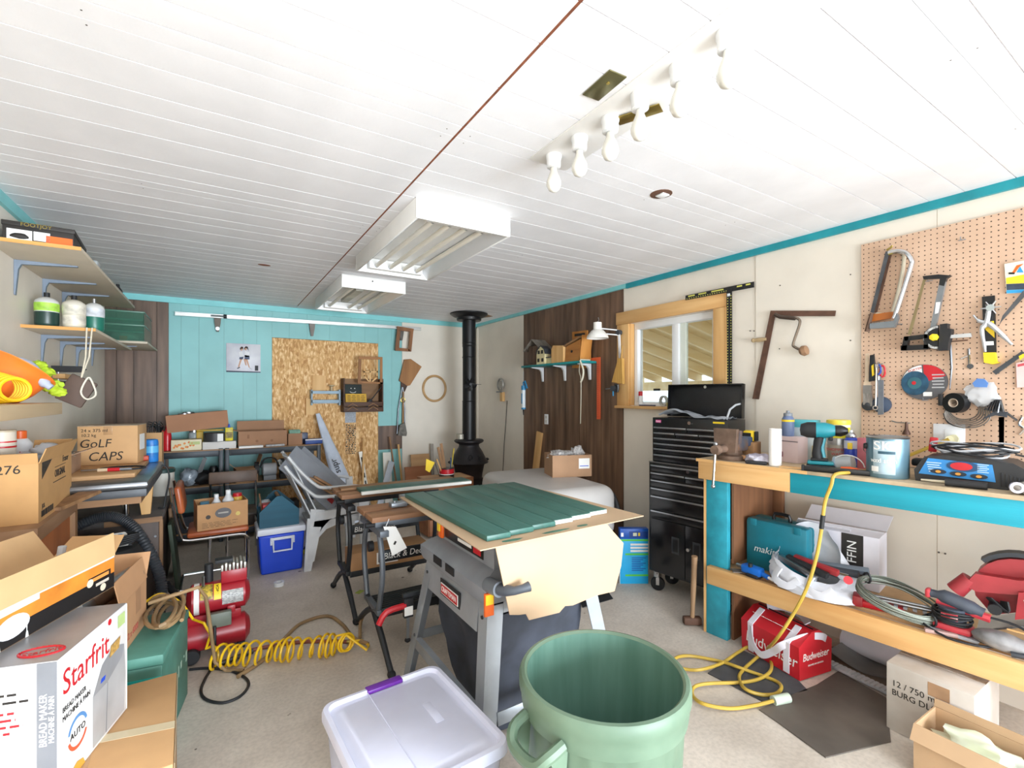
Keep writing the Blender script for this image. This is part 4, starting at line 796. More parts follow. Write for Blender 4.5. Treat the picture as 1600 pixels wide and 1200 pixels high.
t = tool('drill_bit_package', 'yellow and white retail package hanging at the right edge', 'package', 1560, 265, .02); pf(t, 'card', mat('#efe9d8', .5), [(1490, 192), (1610, 170), (1610, 355), (1502, 360)], -.006, 0, .02); pf(t, 'yellow_band', YEL, [(1500, 272), (1610, 250), (1610, 300), (1502, 305)], -.0075, -.0061, .02); pf(t, 'black_band', mat('#38465a', .5, var=.3, scale=30), [(1502, 306), (1610, 301), (1610, 335), (1504, 340)], -.0075, -.0061, .02); pf(t, 'teal_band', SKYB, [(1503, 341), (1610, 336), (1610, 354), (1503, 359)], -.0075, -.0061, .02); pf(t, 'picture', SKYB, [(1560, 240), (1580, 205), (1600, 240)], -.0075, -.0061, .02); pf(t, 'orange_arc', ORNG, [(1535, 240), (1560, 200), (1600, 190), (1570, 215), (1550, 242)], -.0072, -.0061, .02)
g = G()
for k in range(4): a = wl('R', rc((1520 + 8 * k, 245)), t.location, .02)[0]; g.box((a[0], -.0068, a[1]), (.006, .002, .008))
g.o('print', INK, t, stuff=True)
t = tool('file', 'long grey steel file slanting at the upper right pegboard', 'file', 1540, 430, .03); pf(t, 'blade', DSTEEL, [(1600, 340), (1605, 375), (1475, 515), (1462, 535), (1480, 485)], -.006, 0, .03)
t = tool('utility_knife', 'dark square blade with yellow tag at right pegboard', 'try square', 1520, 755, .03); pf(t, 'blade', mat('#4c5055', .4, .5, .15), [(1590, 685), (1610, 700), (1442, 820), (1421, 802)], -.006, 0, .03); pf(t, 'tag', YEL, [(1572, 715), (1600, 700), (1606, 715), (1580, 738)], -.0075, -.0061, .03)
t = tool('pink_package', 'pink carded package at the right edge of pegboard', 'package', 1590, 815, .02); pf(t, 'card', mat('#eac6c2', .5), [(1556, 755), (1640, 735), (1640, 890), (1562, 893)], -.006, 0, .02); pf(t, 'print', mat('#c8505a', .5), [(1566, 762), (1640, 745), (1640, 760), (1566, 776)], -.0072, -.0061, .02)
t = tool('tape_roll', 'black tape roll hanging on pegboard over coiled wire', 'tape', 1215, 980, .05); G().lathe([(.022, -.02), (.05, -.02), (.05, .02), (.022, .02), (.022, -.02)], (0, 0, 0), 26, rot=(PI / 2, 0, -.35)).o('tape', BLACK, t); G().lathe([(.019, -.021), (.022, -.021), (.022, .021), (.019, .021), (.019, -.021)], (0, 0, 0), 22, rot=(PI / 2, 0, -.35)).o('core', mat('#d8c7b4', .6), t)
t = tool('wire_coil', 'loose grey wire coil hanging below the black tape roll', 'wire', 1260, 1020, .025)
for k in range(6): G().tube([((.055 + .006 * k) * math.cos(a) + .003 * k, -.004 * k, -.004 * k + (.048 + .004 * k) * math.sin(a)) for a in [i * PI / 13 for i in range(26)]], .0028, 5, True).o('wire_turn', mat('#7b746c', .5, .3, .2), t)
G().tube([(-.08, 0, -.02), (-.06, 0, -.07), (0, 0, -.09), (.03, 0, -.075)], .003, 5, sm=3).o('wire_end', DSTEEL, t); G().box((-.085, -.02, .05), (.02, .014, .06), .004).o('plug', BLKM, t)
t = tool('parts_bag', 'clear plastic bag of white parts hung on the pegboard', 'bag', 1360, 915, .04); G().blob((0, -.005, -.01), (.058, .018, .062), .45, 3.5, 3, 2).o('bag', mat('#dfe2e6', .15, var=.06, alpha=.55), t); G().prism(wl('R', rc((1318, 868), (1345, 842), (1385, 845), (1408, 868), (1400, 892), (1330, 890)), t.location, .04), -.03, -.026).o('blue_label', mat('#5a86c8', .4), t)
t = tool('clamp_set', 'dark jumble of hooks and spring clamps on pegboard right', 'clamps', 1450, 1020, .04)
for k in range(6): G().tube(pz(t, (1380 + 16 * k, 1020 + 3 * k), (1410 + 13 * k, 968), (1440 + 8 * k, 975), (1420 + 15 * k, 1030), off=.04, y=-.006 * k), .004, 6, sm=3).o('hook', DSTEEL, t)
G().prism(wl('R', rc((1358, 1076), (1430, 1030), (1510, 1030), (1505, 1062), (1440, 1050)), t.location, .04), -.012, 0).o('jaw', DGREY, t); G().tube(pz(t, (1505, 1040), (1560, 1080), off=.04), .005, 6).o('spike', DSTEEL, t)
t = tool('steel_ruler', 'tall narrow steel bar standing against pegboard by the charger', 'bar', 1475, 1180, .012); pf(t, 'bar', mat('#6c7a8c', .4, .5, .15), [(1458, 1060), (1490, 1060), (1486, 1420), (1462, 1420)], -.006, 0, .012)
t = tool('hook_set', 'small chrome hook cluster at the right pegboard edge', 'hook', 1585, 1090, .02); G().tube(pz(t, (1590, 1060), (1572, 1100), (1600, 1130), (1575, 1160), off=.02), .005, 6, sm=3).o('hook', CHROME, t)
t = tool('brass_nozzle', 'small brass-tipped wire nozzle hanging low on the pegboard', 'nozzle', 930, 1120, .02); G().tube(pz(t, (848, 1082), (875, 1090), (955, 1095), off=.02), .004, 6).o('wire', CHROME, t); G().lathe([(.006, .04), (.008, .0), (.018, -.02), (.018, -.028)], pz(t, (932, 1130), off=.02)[0], 12).o('nozzle', mat('#5a4036', .4, .4), t)
t = tool('short_screw', 'tiny steel screw eye hanging at the lower left pegboard', 'screw', 793, 1110, .015); G().cyl(pz(t, (793, 1092), off=.015)[0], pz(t, (793, 1128), off=.015)[0], .003, n=6).o('shank', GALV, t); G().lathe([(.008, 0), (.008, .004)], pz(t, (793, 1132), off=.015)[0], 10).o('head', DSTEEL, t)
t = T('outlet_plate', 'large white double outlet plate on the pegboard behind charger', 'outlet', wp('R', 1483, 681, .02), RZ['R']); G().box((0, -.003, 0), (.125, .006, .12), .002).o('plate', mat('#dcdde0', .4, var=.03), t); G().box((.02, -.0075, -.005), (.07, .004, .08), .003).o('cover', WPL, t); G().cyl((.025, -.008, -.012), (.025, -.035, -.012), .021, n=18).o('plug', mat('#d9d3ae', .4), t)
# ---------------------------------------------------------------- workbench on the right
BX, BY, BA = 2.55, 1.885, math.atan2(-.997, .08)
def bl_(x, y, z=0.): return Vector((BX + x * math.cos(BA) - y * math.sin(BA), BY + x * math.sin(BA) + y * math.cos(BA), z))
BL = 1.75; BZ = 1.085
t = T('workbench', 'long wooden workbench with teal front and lower shelf along right wall', 'workbench', (BX, BY, 0), BA)
def back(x): # local depth that stays clear of the wall
    return (XR - .008 - BX - x * math.cos(BA)) / -math.sin(BA) * 1. - .004
wb_ = t
PT = mat('#c9b393', .7, var=.22, scale=6, bump=.2)
G().prismz([(0, 0), (BL, 0), (BL, back(BL)), (0, back(0))], BZ - .018, BZ).o('top', PT, t)
G().b2((-.012, -.002, BZ - .0185 - .0), (.62, .0, BZ), 0).o('top_edge', PINEX, t)
G().b2((0, .004, BZ - .125), (.535, .042, BZ - .0185), .002).o('front_board', PINEX, t)
ob = G().b2((.536, .004, BZ - .125), (BL, .042, BZ - .0185), .002).o('front_board', mat('#1a9bb0', .5, var=.10, scale=5, bump=.15, stretch=(.15, 3, 3)), t)
LEGT = mat('#2b9aae', .5, var=.2, scale=9)
G().b2((.03, .045, 0), (.165, .083, BZ - .0185), .002).o('leg', LEGT, t); G().b2((.012, .045, 0), (.0285, .085, BZ - .0185)).o('leg_cleat', PINEZ, t)
G().b2((.14, back(.14) - .05, 0), (.24, back(.14) - .01, BZ - .019), .002).o('leg', DPLY, t)
for x in (1.6,): 
    for y in (.045, back(1.6) - .06): G().b2((x, y, 0), (x + .09, y + .04, BZ - .019), .002).o('leg', PINEZ, t)
G().b2((.17, .086, .46), (.185, back(.2) - .055, BZ - .019)).o('end_panel', DPLY, t); G().b2((.17, .086, .0), (.185, back(.2) - .055, .33)).o('end_panel', DPLY, t)
SH = mat('#c7a277', .7, var=.18, scale=5, bump=.15)
G().b2((.10, .09, .415), (BL, back(BL) - .002, .432)).o('lower_shelf', SH, t)
G().b2((.06, -.0, .325), (BL, .040, .432), .002).o('shelf_beam', PINEX, t); G().b2((.06, .041, .325), (.10, back(.06) - .06, .414), .002).o('shelf_bearer', PINEX, t)
def onb(px, py, **k): return P(px, py, Z=BZ + .0005)
def onb2(x, y): p = bl_(x, y); return (p.x, p.y, BZ + .001)
def onsf(x, y): p = bl_(x, y); return (p.x, p.y, .433)
# vise
t = T('bench_vise', 'old blue and rusty bench vise at the corner of bench', 'vise', onb2(.155, .12), BA + PI); VB = mat('#56687e', .6, .4, .1, 14, col2='#8a6a52')
VR = mat('#7d6657', .65, .4, .25, 16)
G().lathe([(.085, 0), (.085, .025), (.06, .035), (.055, .06)], n=24).o('swivel_base', VR, t)
G().box((-.01, -.03, .095), (.10, .13, .09), .02).o('body', VB, t); G().box((-.02, -.09, .105), (.06, .14, .06), .012).o('anvil', mat('#4e6284', .55, .3, .15), t)
G().prism([(-.065, .05), (.065, .05), (.07, .15), (.072, .19), (-.072, .19), (-.07, .15)], .055, .085).o('front_jaw', VR, t); G().prism([(-.065, .10), (.065, .10), (.07, .18), (-.07, .18)], .01, .045).o('rear_jaw', VB, t)
G().lathe([(.0001, -.04), (.03, -.035), (.055, 0), (.03, .035), (.0001, .04)], (.02, -.02, .12), 18, sx=1.1).o('bulge', VB, t)
G().cyl((0, .08, .07), (0, .17, .07), .022, n=14).o('screw_boss', VR, t); G().cyl((0, .17, .07), (0, .20, .07), .032, .026, n=14).o('screw_head', VR, t)
hb = G().cyl((0, .185, .10), (0.01, .195, -.14), .0075, n=10).o('handle_bar', CHROME, t); g = G().blob((0, .185, .105), (.013, .013, .013), 0, sub=2).o('handle_end', STEEL, hb); G().blob((.01, .195, -.145), (.013, .013, .013), 0, sub=2).o('handle_end', STEEL, hb)
G().tube([(-.04, -.15, .0), (.0, -.2, .0), (.05, -.16, .0)], .009, 6).o('lock_lever', VR, t)
# items on the top
t = T('tape_measure', 'yellow and black tape measure resting on the blue vise', 'tape measure', bl_(.17, .30, BZ + .001), BA)
o = G().box((0, 0, .075), (.02, .02, .15)); o.bm.free(); G().b2((-.05, -.05, 0), (.05, .05, .10), .004).o('wood_riser', OLDW, t); G().b2((-.035, -.02, .1005), (.035, .025, .17), .014).o('case', YEL, t); G().b2((-.037, -.022, .118), (.02, -.0202, .155), 0).o('label', BLKM, t); G().b2((.036, -.015, .105), (.05, .02, .165), .005).o('grip', BLKM, t)
def cylcan(name, label, cat, loc, r, h, bodym, lidm=None, band=None, bz=(.2, .8), rim=True, grp=None):
    t = T(name, label, cat, loc, 0, grp)
    G().lathe([(r * .97, 0), (r, .003), (r, h)], n=26).o('body', bodym, t)
    if lidm: G().lathe([(r * 1.02, h - .006), (r * 1.03, h), (r * .98, h + .003), (r * .9, h + .001), (r * .86, h - .004), (.001, h - .004)], n=26).o('lid', lidm, t)
    if band: G().lathe([(r + .0008, h * bz[0]), (r + .0008, h * bz[1])], n=26).o('label_band', band, t)
    return t
t = T('paper_roll', 'upright white paper towel roll on the bench beside the vise', 'paper roll', onb2(.43, .07), BA); G().lathe([(.021, 0), (.032, 0), (.032, .205), (.021, .205), (.021, 0)], n=28).o('roll', mat('#f3f1ee', .8, var=.03), t)
t = T('rag', 'crumpled striped white rag with wood stick on the bench', 'rag', onb2(.30, .10), BA); G().blob((.02, 0, .022), (.075, .05, .028), .45, 3, 3, 5, flatz=-.022).o('rag', mat('#d9d6e0', .9, col2='#9a93a8', scale=30), t); G().cyl((-.11, .01, .018), (-.02, .01, .018), .016, .013, n=10).o('stick_handle', mat('#c9986a', .5), t)
t = T('marker_tool', 'flat black pouch tool lying before the white rag', 'tool', onb2(.345, .03), BA + .3); G().b2((-.055, -.015, 0), (.055, .015, .018), .006).o('body', BLKM, t)
t = T('coffee_box', 'pale pink card box on the bench behind paper roll', 'box', onb2(.40, .30), BA - .2); G().b2((-.09, -.045, 0), (.09, .045, .15), .002).o('box', mat('#d9c3c3', .6, var=.06), t); G().b2((-.09, -.0462, .12), (.09, -.0451, .127)).o('stripe', mat('#8d7f84', .5), t); G().b2((-.06, -.0462, .03), (.0, -.0451, .06)).o('print', mat('#9a5a68', .5, var=.3, scale=50), t)
t = T('spray_can', 'blue spray paint can with yellow band standing on pink box', 'can', bl_(.40, .30, BZ + .1515), 0); G().lathe([(.032, 0), (.033, .004), (.033, .10), (.025, .115), (.022, .118)], n=22).o('body', mat('#6a7ba0', .35, var=.1), t); G().lathe([(.0335, .085), (.0335, .097)], n=22).o('yellow_band', YEL, t); G().lathe([(.024, .118), (.024, .135), (.01, .138), (.01, .15)], n=18).o('cap', GREY, t)
t = T('cyan_box', 'small cyan box lying on top behind the spray can', 'box', onb2(.45, .40), BA); G().b2((-.07, -.04, 0), (.07, .04, .245), .003).o('box', mat('#d5e2e6', .5), t); G().b2((-.071, -.041, .20), (.071, .041, .2455), .003).o('cyan_panel', mat('#5cc0cc', .45), t)
t = T('cordless_drill', 'teal and black cordless drill standing on the bench edge', 'drill', onb2(.62, .14), BA + .35)
DB = mat('#1e8a98', .4, var=.08)
G().b2((-.055, -.04, 0), (.075, .04, .022), .008).o('battery_base', BLKM, t); G().b2((-.05, -.038, .0225), (.07, .038, .042), .008).o('battery_band', DB, t); G().b2((-.035, -.03, .0425), (.045, .03, .055), .006).o('battery_top', BLKM, t)
G().tube([(.0, 0, .05), (-.005, 0, .10), (.005, 0, .16), (.01, 0, .185)], [.026, .022, .024, .03], 12, sm=3).o('handle', BLKM, t)
G().tube([(.024, -.003, .06), (.016, -.002, .11), (.026, -.002, .165)], .012, 8, sm=3).o('handle_stripe', DB, t)
M = Matrix.Translation((0, 0, .205)) @ Matrix.Rotation(PI / 2, 4, 'Y')
G(M).lathe([(.0001, -.085), (.03, -.08), (.042, -.05), (.043, -.01)], n=20).o('motor_cap', BLKM, t); G(M).lathe([(.043, -.009), (.042, .03), (.034, .06), (.028, .075)], n=20).o('motor_body', DB, t); G(M).lathe([(.029, .0755), (.03, .10), (.024, .115), (.014, .13), (.008, .132)], n=18).o('chuck', BLACK, t); G().box((.055, 0, .165), (.02, .018, .03), .005).o('trigger', BLKM, t)
t = cylcan('yellow_tub', 'yellow plastic tub stacked on stain tin at bench back', 'tub', bl_(.62, .42, BZ + .1515), .055, .075, mat('#f4e93a', .45, var=.05)); G().lathe([(.058, .075), (.06, .082), (.058, .10), (.05, .102)], n=26).o('lid', mat('#f1d94c', .4), t); G().lathe([(.0555, .06), (.0555, .0748)], n=26).o('cream_band', mat('#f2eed6', .5), t)
t = cylcan('stain_tin', 'silver tin with red lettering under the yellow tub', 'can', onb2(.62, .42), .054, .148, STEEL, STEEL, mat('#a8a196', .4, .3, .15), (.1, .75))
text('THOMPSONS', .022, RED, t, (-.052, -.022, .085), (PI / 2, 0, -1.15), sx=.9); text('WATER', .02, RED, t, (-.052, -.022, .06), (PI / 2, 0, -1.15))
t = T('lubricant_can', 'blue and yellow lubricant spray can on the bench', 'can', onb2(.70, .36), 0); G().lathe([(.031, 0), (.032, .004), (.032, .145), (.024, .16), (.02, .163)], n=22).o('body', mat('#2b46b8', .35, var=.1), t); G().lathe([(.0325, .10), (.0325, .144)], n=22).o('pale_band', mat('#c9cfe0', .4), t); G().lathe([(.024, .16), (.026, .165), (.022, .18), (.012, .188)], n=18).o('dome', STEEL, t); G().lathe([(.008, .188), (.008, .2)], n=12).o('nozzle', WPL, t); G().box((-.032, -.008, .115), (.008, .022, .035), .002, rot=(0, 0, .3)).o('yellow_shield', YEL, t)
o = tag(G().b2((-.02, -.015, 0), (.02, .015, .165), .003).o('red_box', mat('#c9707a', .5, var=.2)), 'thin red-topped box between lubricant can and stain can', 'box'); o.location = onb2(.765, .32); o.rotation_euler = (0, 0, BA)
o = tag(G().b2((-.025, -.018, 0), (.025, .018, .10), .003).o('small_box', mat('#d8c99a', .6, var=.1)), 'small tan box behind the drill on the bench', 'box'); o.location = onb2(.535, .36); o.rotation_euler = (0, 0, BA)
t = T('hole_saw', 'round clear plastic container with wire hoop beside the drill', 'container', onb2(.725, .19), BA); M = Matrix.Translation((0, 0, .038)) @ Matrix.Rotation(PI / 2 - .2, 4, 'Y')
G(M).lathe([(.036, -.04), (.036, .04), (.0001, .042)], n=22).o('body', mat('#c3c8cc', .2, var=.1, alpha=.8), t); G(M).lathe([(.0001, -.043), (.037, -.043), (.038, -.03)], n=22).o('lid', mat('#9fb2c0', .3), t); G().tube([(.02 + .075 * math.cos(a), -.02, .02 + .062 * math.sin(a)) for a in [.1 + .3 * k for k in range(10)]], .003, 5).o('wire_hoop', WPL, t)
t = T('black_square_bar', 'black steel bar tool lying in front of the drill', 'bar', onb2(.72, .035), BA + .25); G().b2((-.12, -.014, 0), (.16, .014, .026), .003).o('bar', BLACK, t); G().b2((-.13, -.016, 0), (-.1201, .016, .03), .002).o('end_block', BLKM, t)
o = tag(G().lathe([(.0001, -.045), (.012, -.04), (.016, 0), (.012, .03), (.005, .045)], n=14, rot=(0, PI / 2, 0)).o('screwdriver_handle', mat('#e8622a', .4)), 'small orange screwdriver handle by the stain can', 'screwdriver'); o.location = Vector(onb2(.78, .10)) + Vector((0, 0, .016)); o.rotation_euler = (0, 0, BA)
t = T('wood_stain_can', 'large blue-grey gallon can of wood stain on bench', 'paint can', onb2(.925, .125), BA)
SB = mat('#7f9fae', .3, .5, .2, 4, col2='#4d7183'); r = .083
G().lathe([(r * .98, 0), (r, .004), (r, .186)], n=36).o('body', SB, t); G().lathe([(r, .1865), (r + .003, .192), (r - .004, .196), (r - .014, .188), (r - .018, .186), (.001, .186)], n=36).o('lid', STEEL, t)
def arc_label(z0, z1, a0, a1, m, nm, rr=.0838):
    n = 14; vs = []; 
    g = G(); g.grid(lambda u, v: (rr * math.cos(a0 + (a1 - a0) * u), rr * math.sin(a0 + (a1 - a0) * u), z0 + (z1 - z0) * v), n, 1); return g.o(nm, m, t)
arc_label(.02, .178, -2.0, -.95, mat('#a9bfca', .4, var=.2, scale=14), 'label'); arc_label(.115, .128, -1.75, -.95, mat('#2f5364', .4), 'label_band', .0842); arc_label(.03, .055, -2.1, -1.72, PAPER, 'barcode', .0843)
def arct(s, size, z, a, m, nm='lettering', rr=.0848, da=.19, sx=1.):
    for i, ch in enumerate(s):
        b = a + da * i; text(ch, size, m, t, (rr * math.cos(b), rr * math.sin(b), z), (PI / 2, 0, b + PI / 2), nm, sx=sx)
arct('S', .058, .152, -1.80, PAPER, sx=1.2); arct('I', .058, .152, -1.50, PAPER, sx=1.4); arct('C', .058, .152, -1.20, PAPER, sx=1.2); arct('wood stain', .030, .083, -2.02, PAPER, da=.118, sx=.85)
ear = G().lathe([(.0001, .012), (.012, .011), (.016, 0)], (r * math.cos(-2.62), r * math.sin(-2.62), .145), 16, rot=(PI / 2, 0, -2.62 + PI / 2)).o('bail_ear', BLKM, t); G().tube([(r * 1.12 * math.cos(-2.62 - .0 - k * .16), r * 1.12 * math.sin(-2.62 - k * .16), .145 - .035 * math.sin(k * PI / 10)) for k in range(11)], .0022, 5).o('bail_wire', STEEL, t)
# battery charger
t = T('battery_charger', 'black battery charger with blue control panel on the bench', 'charger', onb2(1.19, .20), BA + .06)
CB = mat('#26272a', .45, var=.15)
G().prism([(-.16, .0), (.19, .0), (.20, .03), (.185, .09), (.15, .112), (-.06, .125), (-.13, .11), (-.165, .05)], -.09, .14).o('body', CB, t)
G().slab([(-.148, -.091, .035), (.10, -.091, .028), (.09, -.091, .10), (-.115, -.091, .108)], .003).o('front_panel', mat('#2f86c8', .35, var=.1), t)
fp = t
def pan(x0, x1, z0, z1, m, nm): return G().b2((x0, -.0975, z0), (x1, -.0955, z1)).o(nm, m, fp)
G().lathe([(.034, 0), (.034, .003)], (-.005, -.0955, .083), 20, rot=(PI / 2, 0, 0), sx=1.05, sy=.5).o('display', RED, t); G().lathe([(.046, 0), (.046, .002)], (-.0, -.0948, .083), 20, rot=(PI / 2, 0, 0), sx=1.15, sy=.5).o('display_bezel', mat('#17456e', .4), t)
for k in range(3): G().lathe([(.021, 0), (.021, .003)], (-.08 + .065 * k, -.095, .052 - .003 * k), 18, rot=(PI / 2, 0, 0), sx=1.3, sy=.5).o('button', mat('#1c2a3a', .4), t); G().lathe([(.006, 0), (.006, .002)], (-.08 + .065 * k, -.0985, .052 - .003 * k), 10, rot=(PI / 2, 0, 0), sx=1.6).o('button_led', mat('#d8963c', .4), t)
g = G()
for k in range(5): g.b2((-.12 + .002 * k, -.0972, .088 - .01 * k), (-.07 - .006 * (k % 2), -.0955, .091 - .01 * k)).b2((.045, -.0972, .096 - .008 * k), (.08 - .005 * (k % 2), -.0955, .0985 - .008 * k))
g.o('panel_print', mat('#cfe4f2', .5), t, stuff=True)
for k in range(6): G().b2((.115 + .012 * k, -.094, .012), (.121 + .012 * k, -.0895, .07 - .004 * k), .001).o('vent_fin', BLKM, t)
for k in range(7):
    pts = [((.11 + .006 * k) * math.cos(a) + .02, .04 + (.05 + .004 * (k % 3)) * math.sin(a) - .01 * (k % 2), .132 + .006 * k + .012 * math.sin(2 * a + k)) for a in [i * PI / 10 for i in range(20)]]
    G().tube(pts, .0045, 6, True).o('cable_turn', BLKM if k % 3 else mat('#c9cbd0', .4), t)
G().tube([(.15, .02, .14), (.21, .03, .12), (.235, .02, .06), (.23, .0, .012), (.30, -.02, .006)], .004, 6, sm=4).o('lead', BLKM, t)
G().box((-.125, .10, .155), (.03, .02, .07), .004, rot=(0, .1, 0)).o('red_clamp', RED, t); G().b2((-.20, .05, .05), (-.10, .12, .085), .01).o('handle', BLKM, t)
t = T('heat_gun_nozzle', 'black cylindrical grip tool lying in front of charger', 'tool', onb2(1.20, .045), BA + .1); G().cyl((-.05, 0, .0165), (.08, 0, .0165), .016, n=16).o('grip', BLKM, t); G().cyl((-.13, .0, .0165), (-.05, 0, .0165), .004, .007, n=10).o('shaft', mat('#c4b8a0', .4, .3), t)
t = T('plastic_bag', 'small crumpled clear plastic bag at the right end of bench', 'bag', onb2(1.42, .06), BA); G().blob((0, 0, .022), (.07, .045, .026), .45, 3.2, 3, 8, flatz=-.022).o('bag', mat('#d8d4cc', .2, var=.15), t); G().lathe([(.022, 0), (.022, .01), (.012, .01), (.012, 0), (.022, 0)], (-.055, -.035, .028), 16, rot=(PI / 2, 0, .4)).o('bottle_ring', mat('#c0bcc8', .3), t)
t = T('spray_canister', 'beige cylinder canister at the right bench end by pegboard', 'canister', onb2(1.46, .33), 0); G().lathe([(.035, 0), (.036, .15), (.03, .16)], n=22).o('body', mat('#a89c84', .4, var=.1), t)
for q in range(7):
    a = onb2(.62 + .13 * q + random.uniform(-.04, .04), random.uniform(.02, .05)); 
o = tag(G().b2((-.06, -.03, 0), (.06, .03, .004)).o('wood_offcut', PINEX), 'small flat wood offcut on the bench by paper roll', 'offcut'); o.location = onb2(.53, .05); o.rotation_euler = (0, 0, BA + .2)
o = tag(G().cyl((-.04, 0, .006), (.10, 0, .006), .005, n=8).o('red_pen', RED), 'thin red pen lying on the bench behind vise', 'pen'); o.location = Vector(onb2(.24, .33)) + Vector((0, 0, 0)); o.rotation_euler = (0, 0, BA)
# ---------------------------------------------------------------- lower shelf
t = T('tool_case', 'teal plastic power tool case standing on the lower shelf', 'tool case', onsf(.25, .19), BA - .03)
MT = mat('#177385', .4, var=.1)
G().b2((-.05, 0, 0), (.30, .085, .30), .022).o('shell_half', MT, t); G().b2((-.05, .087, 0), (.30, .17, .30), .022).o('shell_half', MT, t)
G().tube([(.08, .086, .30), (.085, .086, .335), (.165, .086, .335), (.17, .086, .30)], .010, 8, sm=2).o('handle', BLACK, t)
for x in (.0, .25): G().b2((x - .02, -.004, .26), (x + .02, .0, .30), .002).o('latch', MT, t)
g = G()
text('makita', .055, WPL, t, (.075, -.0012, .125), (PI / 2, 0, 0), shear=.25)
t = T('white_carton', 'white carton with black label standing behind the plastic bag', 'box', onsf(.63, .34), BA + .08)
WC = mat('#d9d6de', .7, var=.05)
G().b2((-.20, 0, 0), (.20, .17, .29), .002).o('body', WC, t); G().b2((.03, -.0015, .06), (.13, 0, .285)).o('black_label', INK, t); G().slab([(-.2, .0, .2905), (.20, .0, .2905), (.23, -.05, .335), (-.17, -.05, .335)], .004).o('flap', WC, t); G().slab([(-.2, .172, .2905), (.20, .172, .2905), (.22, .22, .37), (-.18, .22, .37)], .004).o('flap', WC, t); G().tube([(-.10, -.03, .315), (.08, -.03, .315)], .012, 8).o('handle_slot', mat('#b9b6bd', .6), t)
text('FFIN', .062, PAPER, t, (.08, -.0022, .19), (PI / 2, -PI / 2, 0))
t = T('shopping_bag', 'crumpled white plastic shopping bag full of tools on lower shelf', 'bag', onsf(.63, .125), BA)
BG = mat('#d0d1d8', .35, var=.08)
def bagf(u, v):
    a = 2 * PI * u; q = 1 - .28 * v * v; k = 1 + .08 * noise.noise(Vector((math.cos(a) * 3, math.sin(a) * 3, v * 5))) + .05 * noise.noise(Vector((math.cos(a) * 8, math.sin(a) * 8, v * 9)))
    return (.215 * q * k * math.cos(a) - .02 - .05 * v, .14 * q * k * math.sin(a) + .05 * v * (1 if math.sin(a) > 0 else .2), .004 + (.11 + .21 * max(0, math.sin(a)) + .02 * min(0, math.sin(a)) - .04 * math.cos(a)) * v ** .8)
G().grid(bagf, 48, 14).o('bag', BG, t); G().grid(lambda u, v: (.20 * math.sqrt(v) * math.cos(2 * PI * u), .125 * math.sqrt(v) * math.sin(2 * PI * u), .006), 24, 3).o('bag_bottom', BG, t)
for k, sx in enumerate((-.10, .06)): G().tube([(sx - .06, -.09, .10), (sx - .07, -.125, .05), (sx - .0, -.135, .03), (sx + .05, -.12, .07)], .022, 6, sm=4, flat=.35).o('bag_handle', BG, t)
for k in range(6):
    m = (STEEL, BLKM, DRED, CHROME, DGREY, mat('#7c8794', .4, .3))[k]; x = -.12 + .05 * k
    G().box((x * .7, -.05 + .022 * k, .115 + .012 * (k % 3)), (.22, .03, .03), .004, rot=(.1 * k, .22 - .06 * k, -.25 + .08 * k)).o('tool_inside', m, t)
G().lathe([(.02, 0), (.02, .002)], (.16, -.085, .13), 14, rot=(PI / 2 - .5, 0, .5)).o('red_logo', RED, t)
t = T('air_nailer', 'small blue air tool lying before the teal case', 'air tool', onsf(.31, .06), BA - .15); AB = mat('#1769c9', .35)
G().b2((-.06, -.03, .01), (.06, .03, .06), .014).o('body', AB, t); G().cyl((-.065, 0, .035), (-.10, 0, .035), .012, n=12).o('nose', STEEL, t); G().b2((-.02, -.035, 0), (.05, .035, .02), .006).o('base', BLKM, t); G().cyl((.06, 0, .03), (.10, -.005, .025), .014, n=12).o('handle', AB, t); G().cyl((.10, -.005, .025), (.13, -.008, .02), .008, n=10).o('fitting', WPL, t); G().cyl((.0, -.02, .055), (.0, -.02, .075), .012, n=10).o('cap', BLKM, t)
o = tag(G().b2((-.05, -.03, 0), (.05, .03, .004)).o('steel_plate', mat('#8a7f78', .5, .4, .2)), 'flat brownish steel plate under the blue air tool', 'plate'); o.location = Vector(onsf(.235, .075)) + Vector((0, 0, .0)); o.rotation_euler = (0, 0, BA + .7)
t = T('tile_cutter', 'red and silver tile cutter lying under the wire coil', 'tile cutter', onsf(.92, .16), BA + .25); G().b2((-.14, -.05, 0), (.06, .05, .03), .006).o('base', RED, t)
for s_ in (-.02, .02): G().cyl((-.1, s_, .045), (.26, s_, .045), .008, n=10).o('rail', STEEL, t)
g = G()
for k in range(9): G().b2((-.12 + .035 * k, -.04, .0305), (-.105 + .035 * k, .045, .037)).o('slat', LGREY, t)
G().b2((-.14, -.06, 0), (-.1, .06, .05), .004).o('end_block', DRED, t)
t = T('wire_coil', 'large coil of grey steel cable on the lower shelf', 'wire coil', Vector(onsf(.97, .115)) + Vector((0, 0, .085)), BA, None, (.32, .22, BA + .1))
for k in range(14):
    r1 = .165 - .004 * (k % 5); G().tube([(r1 * math.cos(a), .105 * r1 / .165 * math.sin(a), -.022 + .005 * (k % 9) + .004 * math.sin(3 * a + k)) for a in [i * PI / 18 for i in range(36)]], .0034, 5, True).o('cable_turn', mat('#9aa096', .35, .6, .15) if k % 2 else mat('#7c8278', .35, .6, .15), t)
for a in (2.6, -.6): G().tube([(.16 * math.cos(a) + .02 * math.cos(b) * math.cos(a), .10 * math.sin(a) + .02 * math.cos(b) * math.sin(a), .028 * math.sin(b)) for b in [k * PI / 5 for k in range(10)]], .005, 5, True).o('tie', BLKM, t)
t = T('orbital_sander', 'red and grey palm sander wrapped in its cord, lower shelf', 'sander', onsf(1.16, .11), BA); RS = mat('#c9404a', .4, var=.1); GS = mat('#4a505c', .45, var=.1)
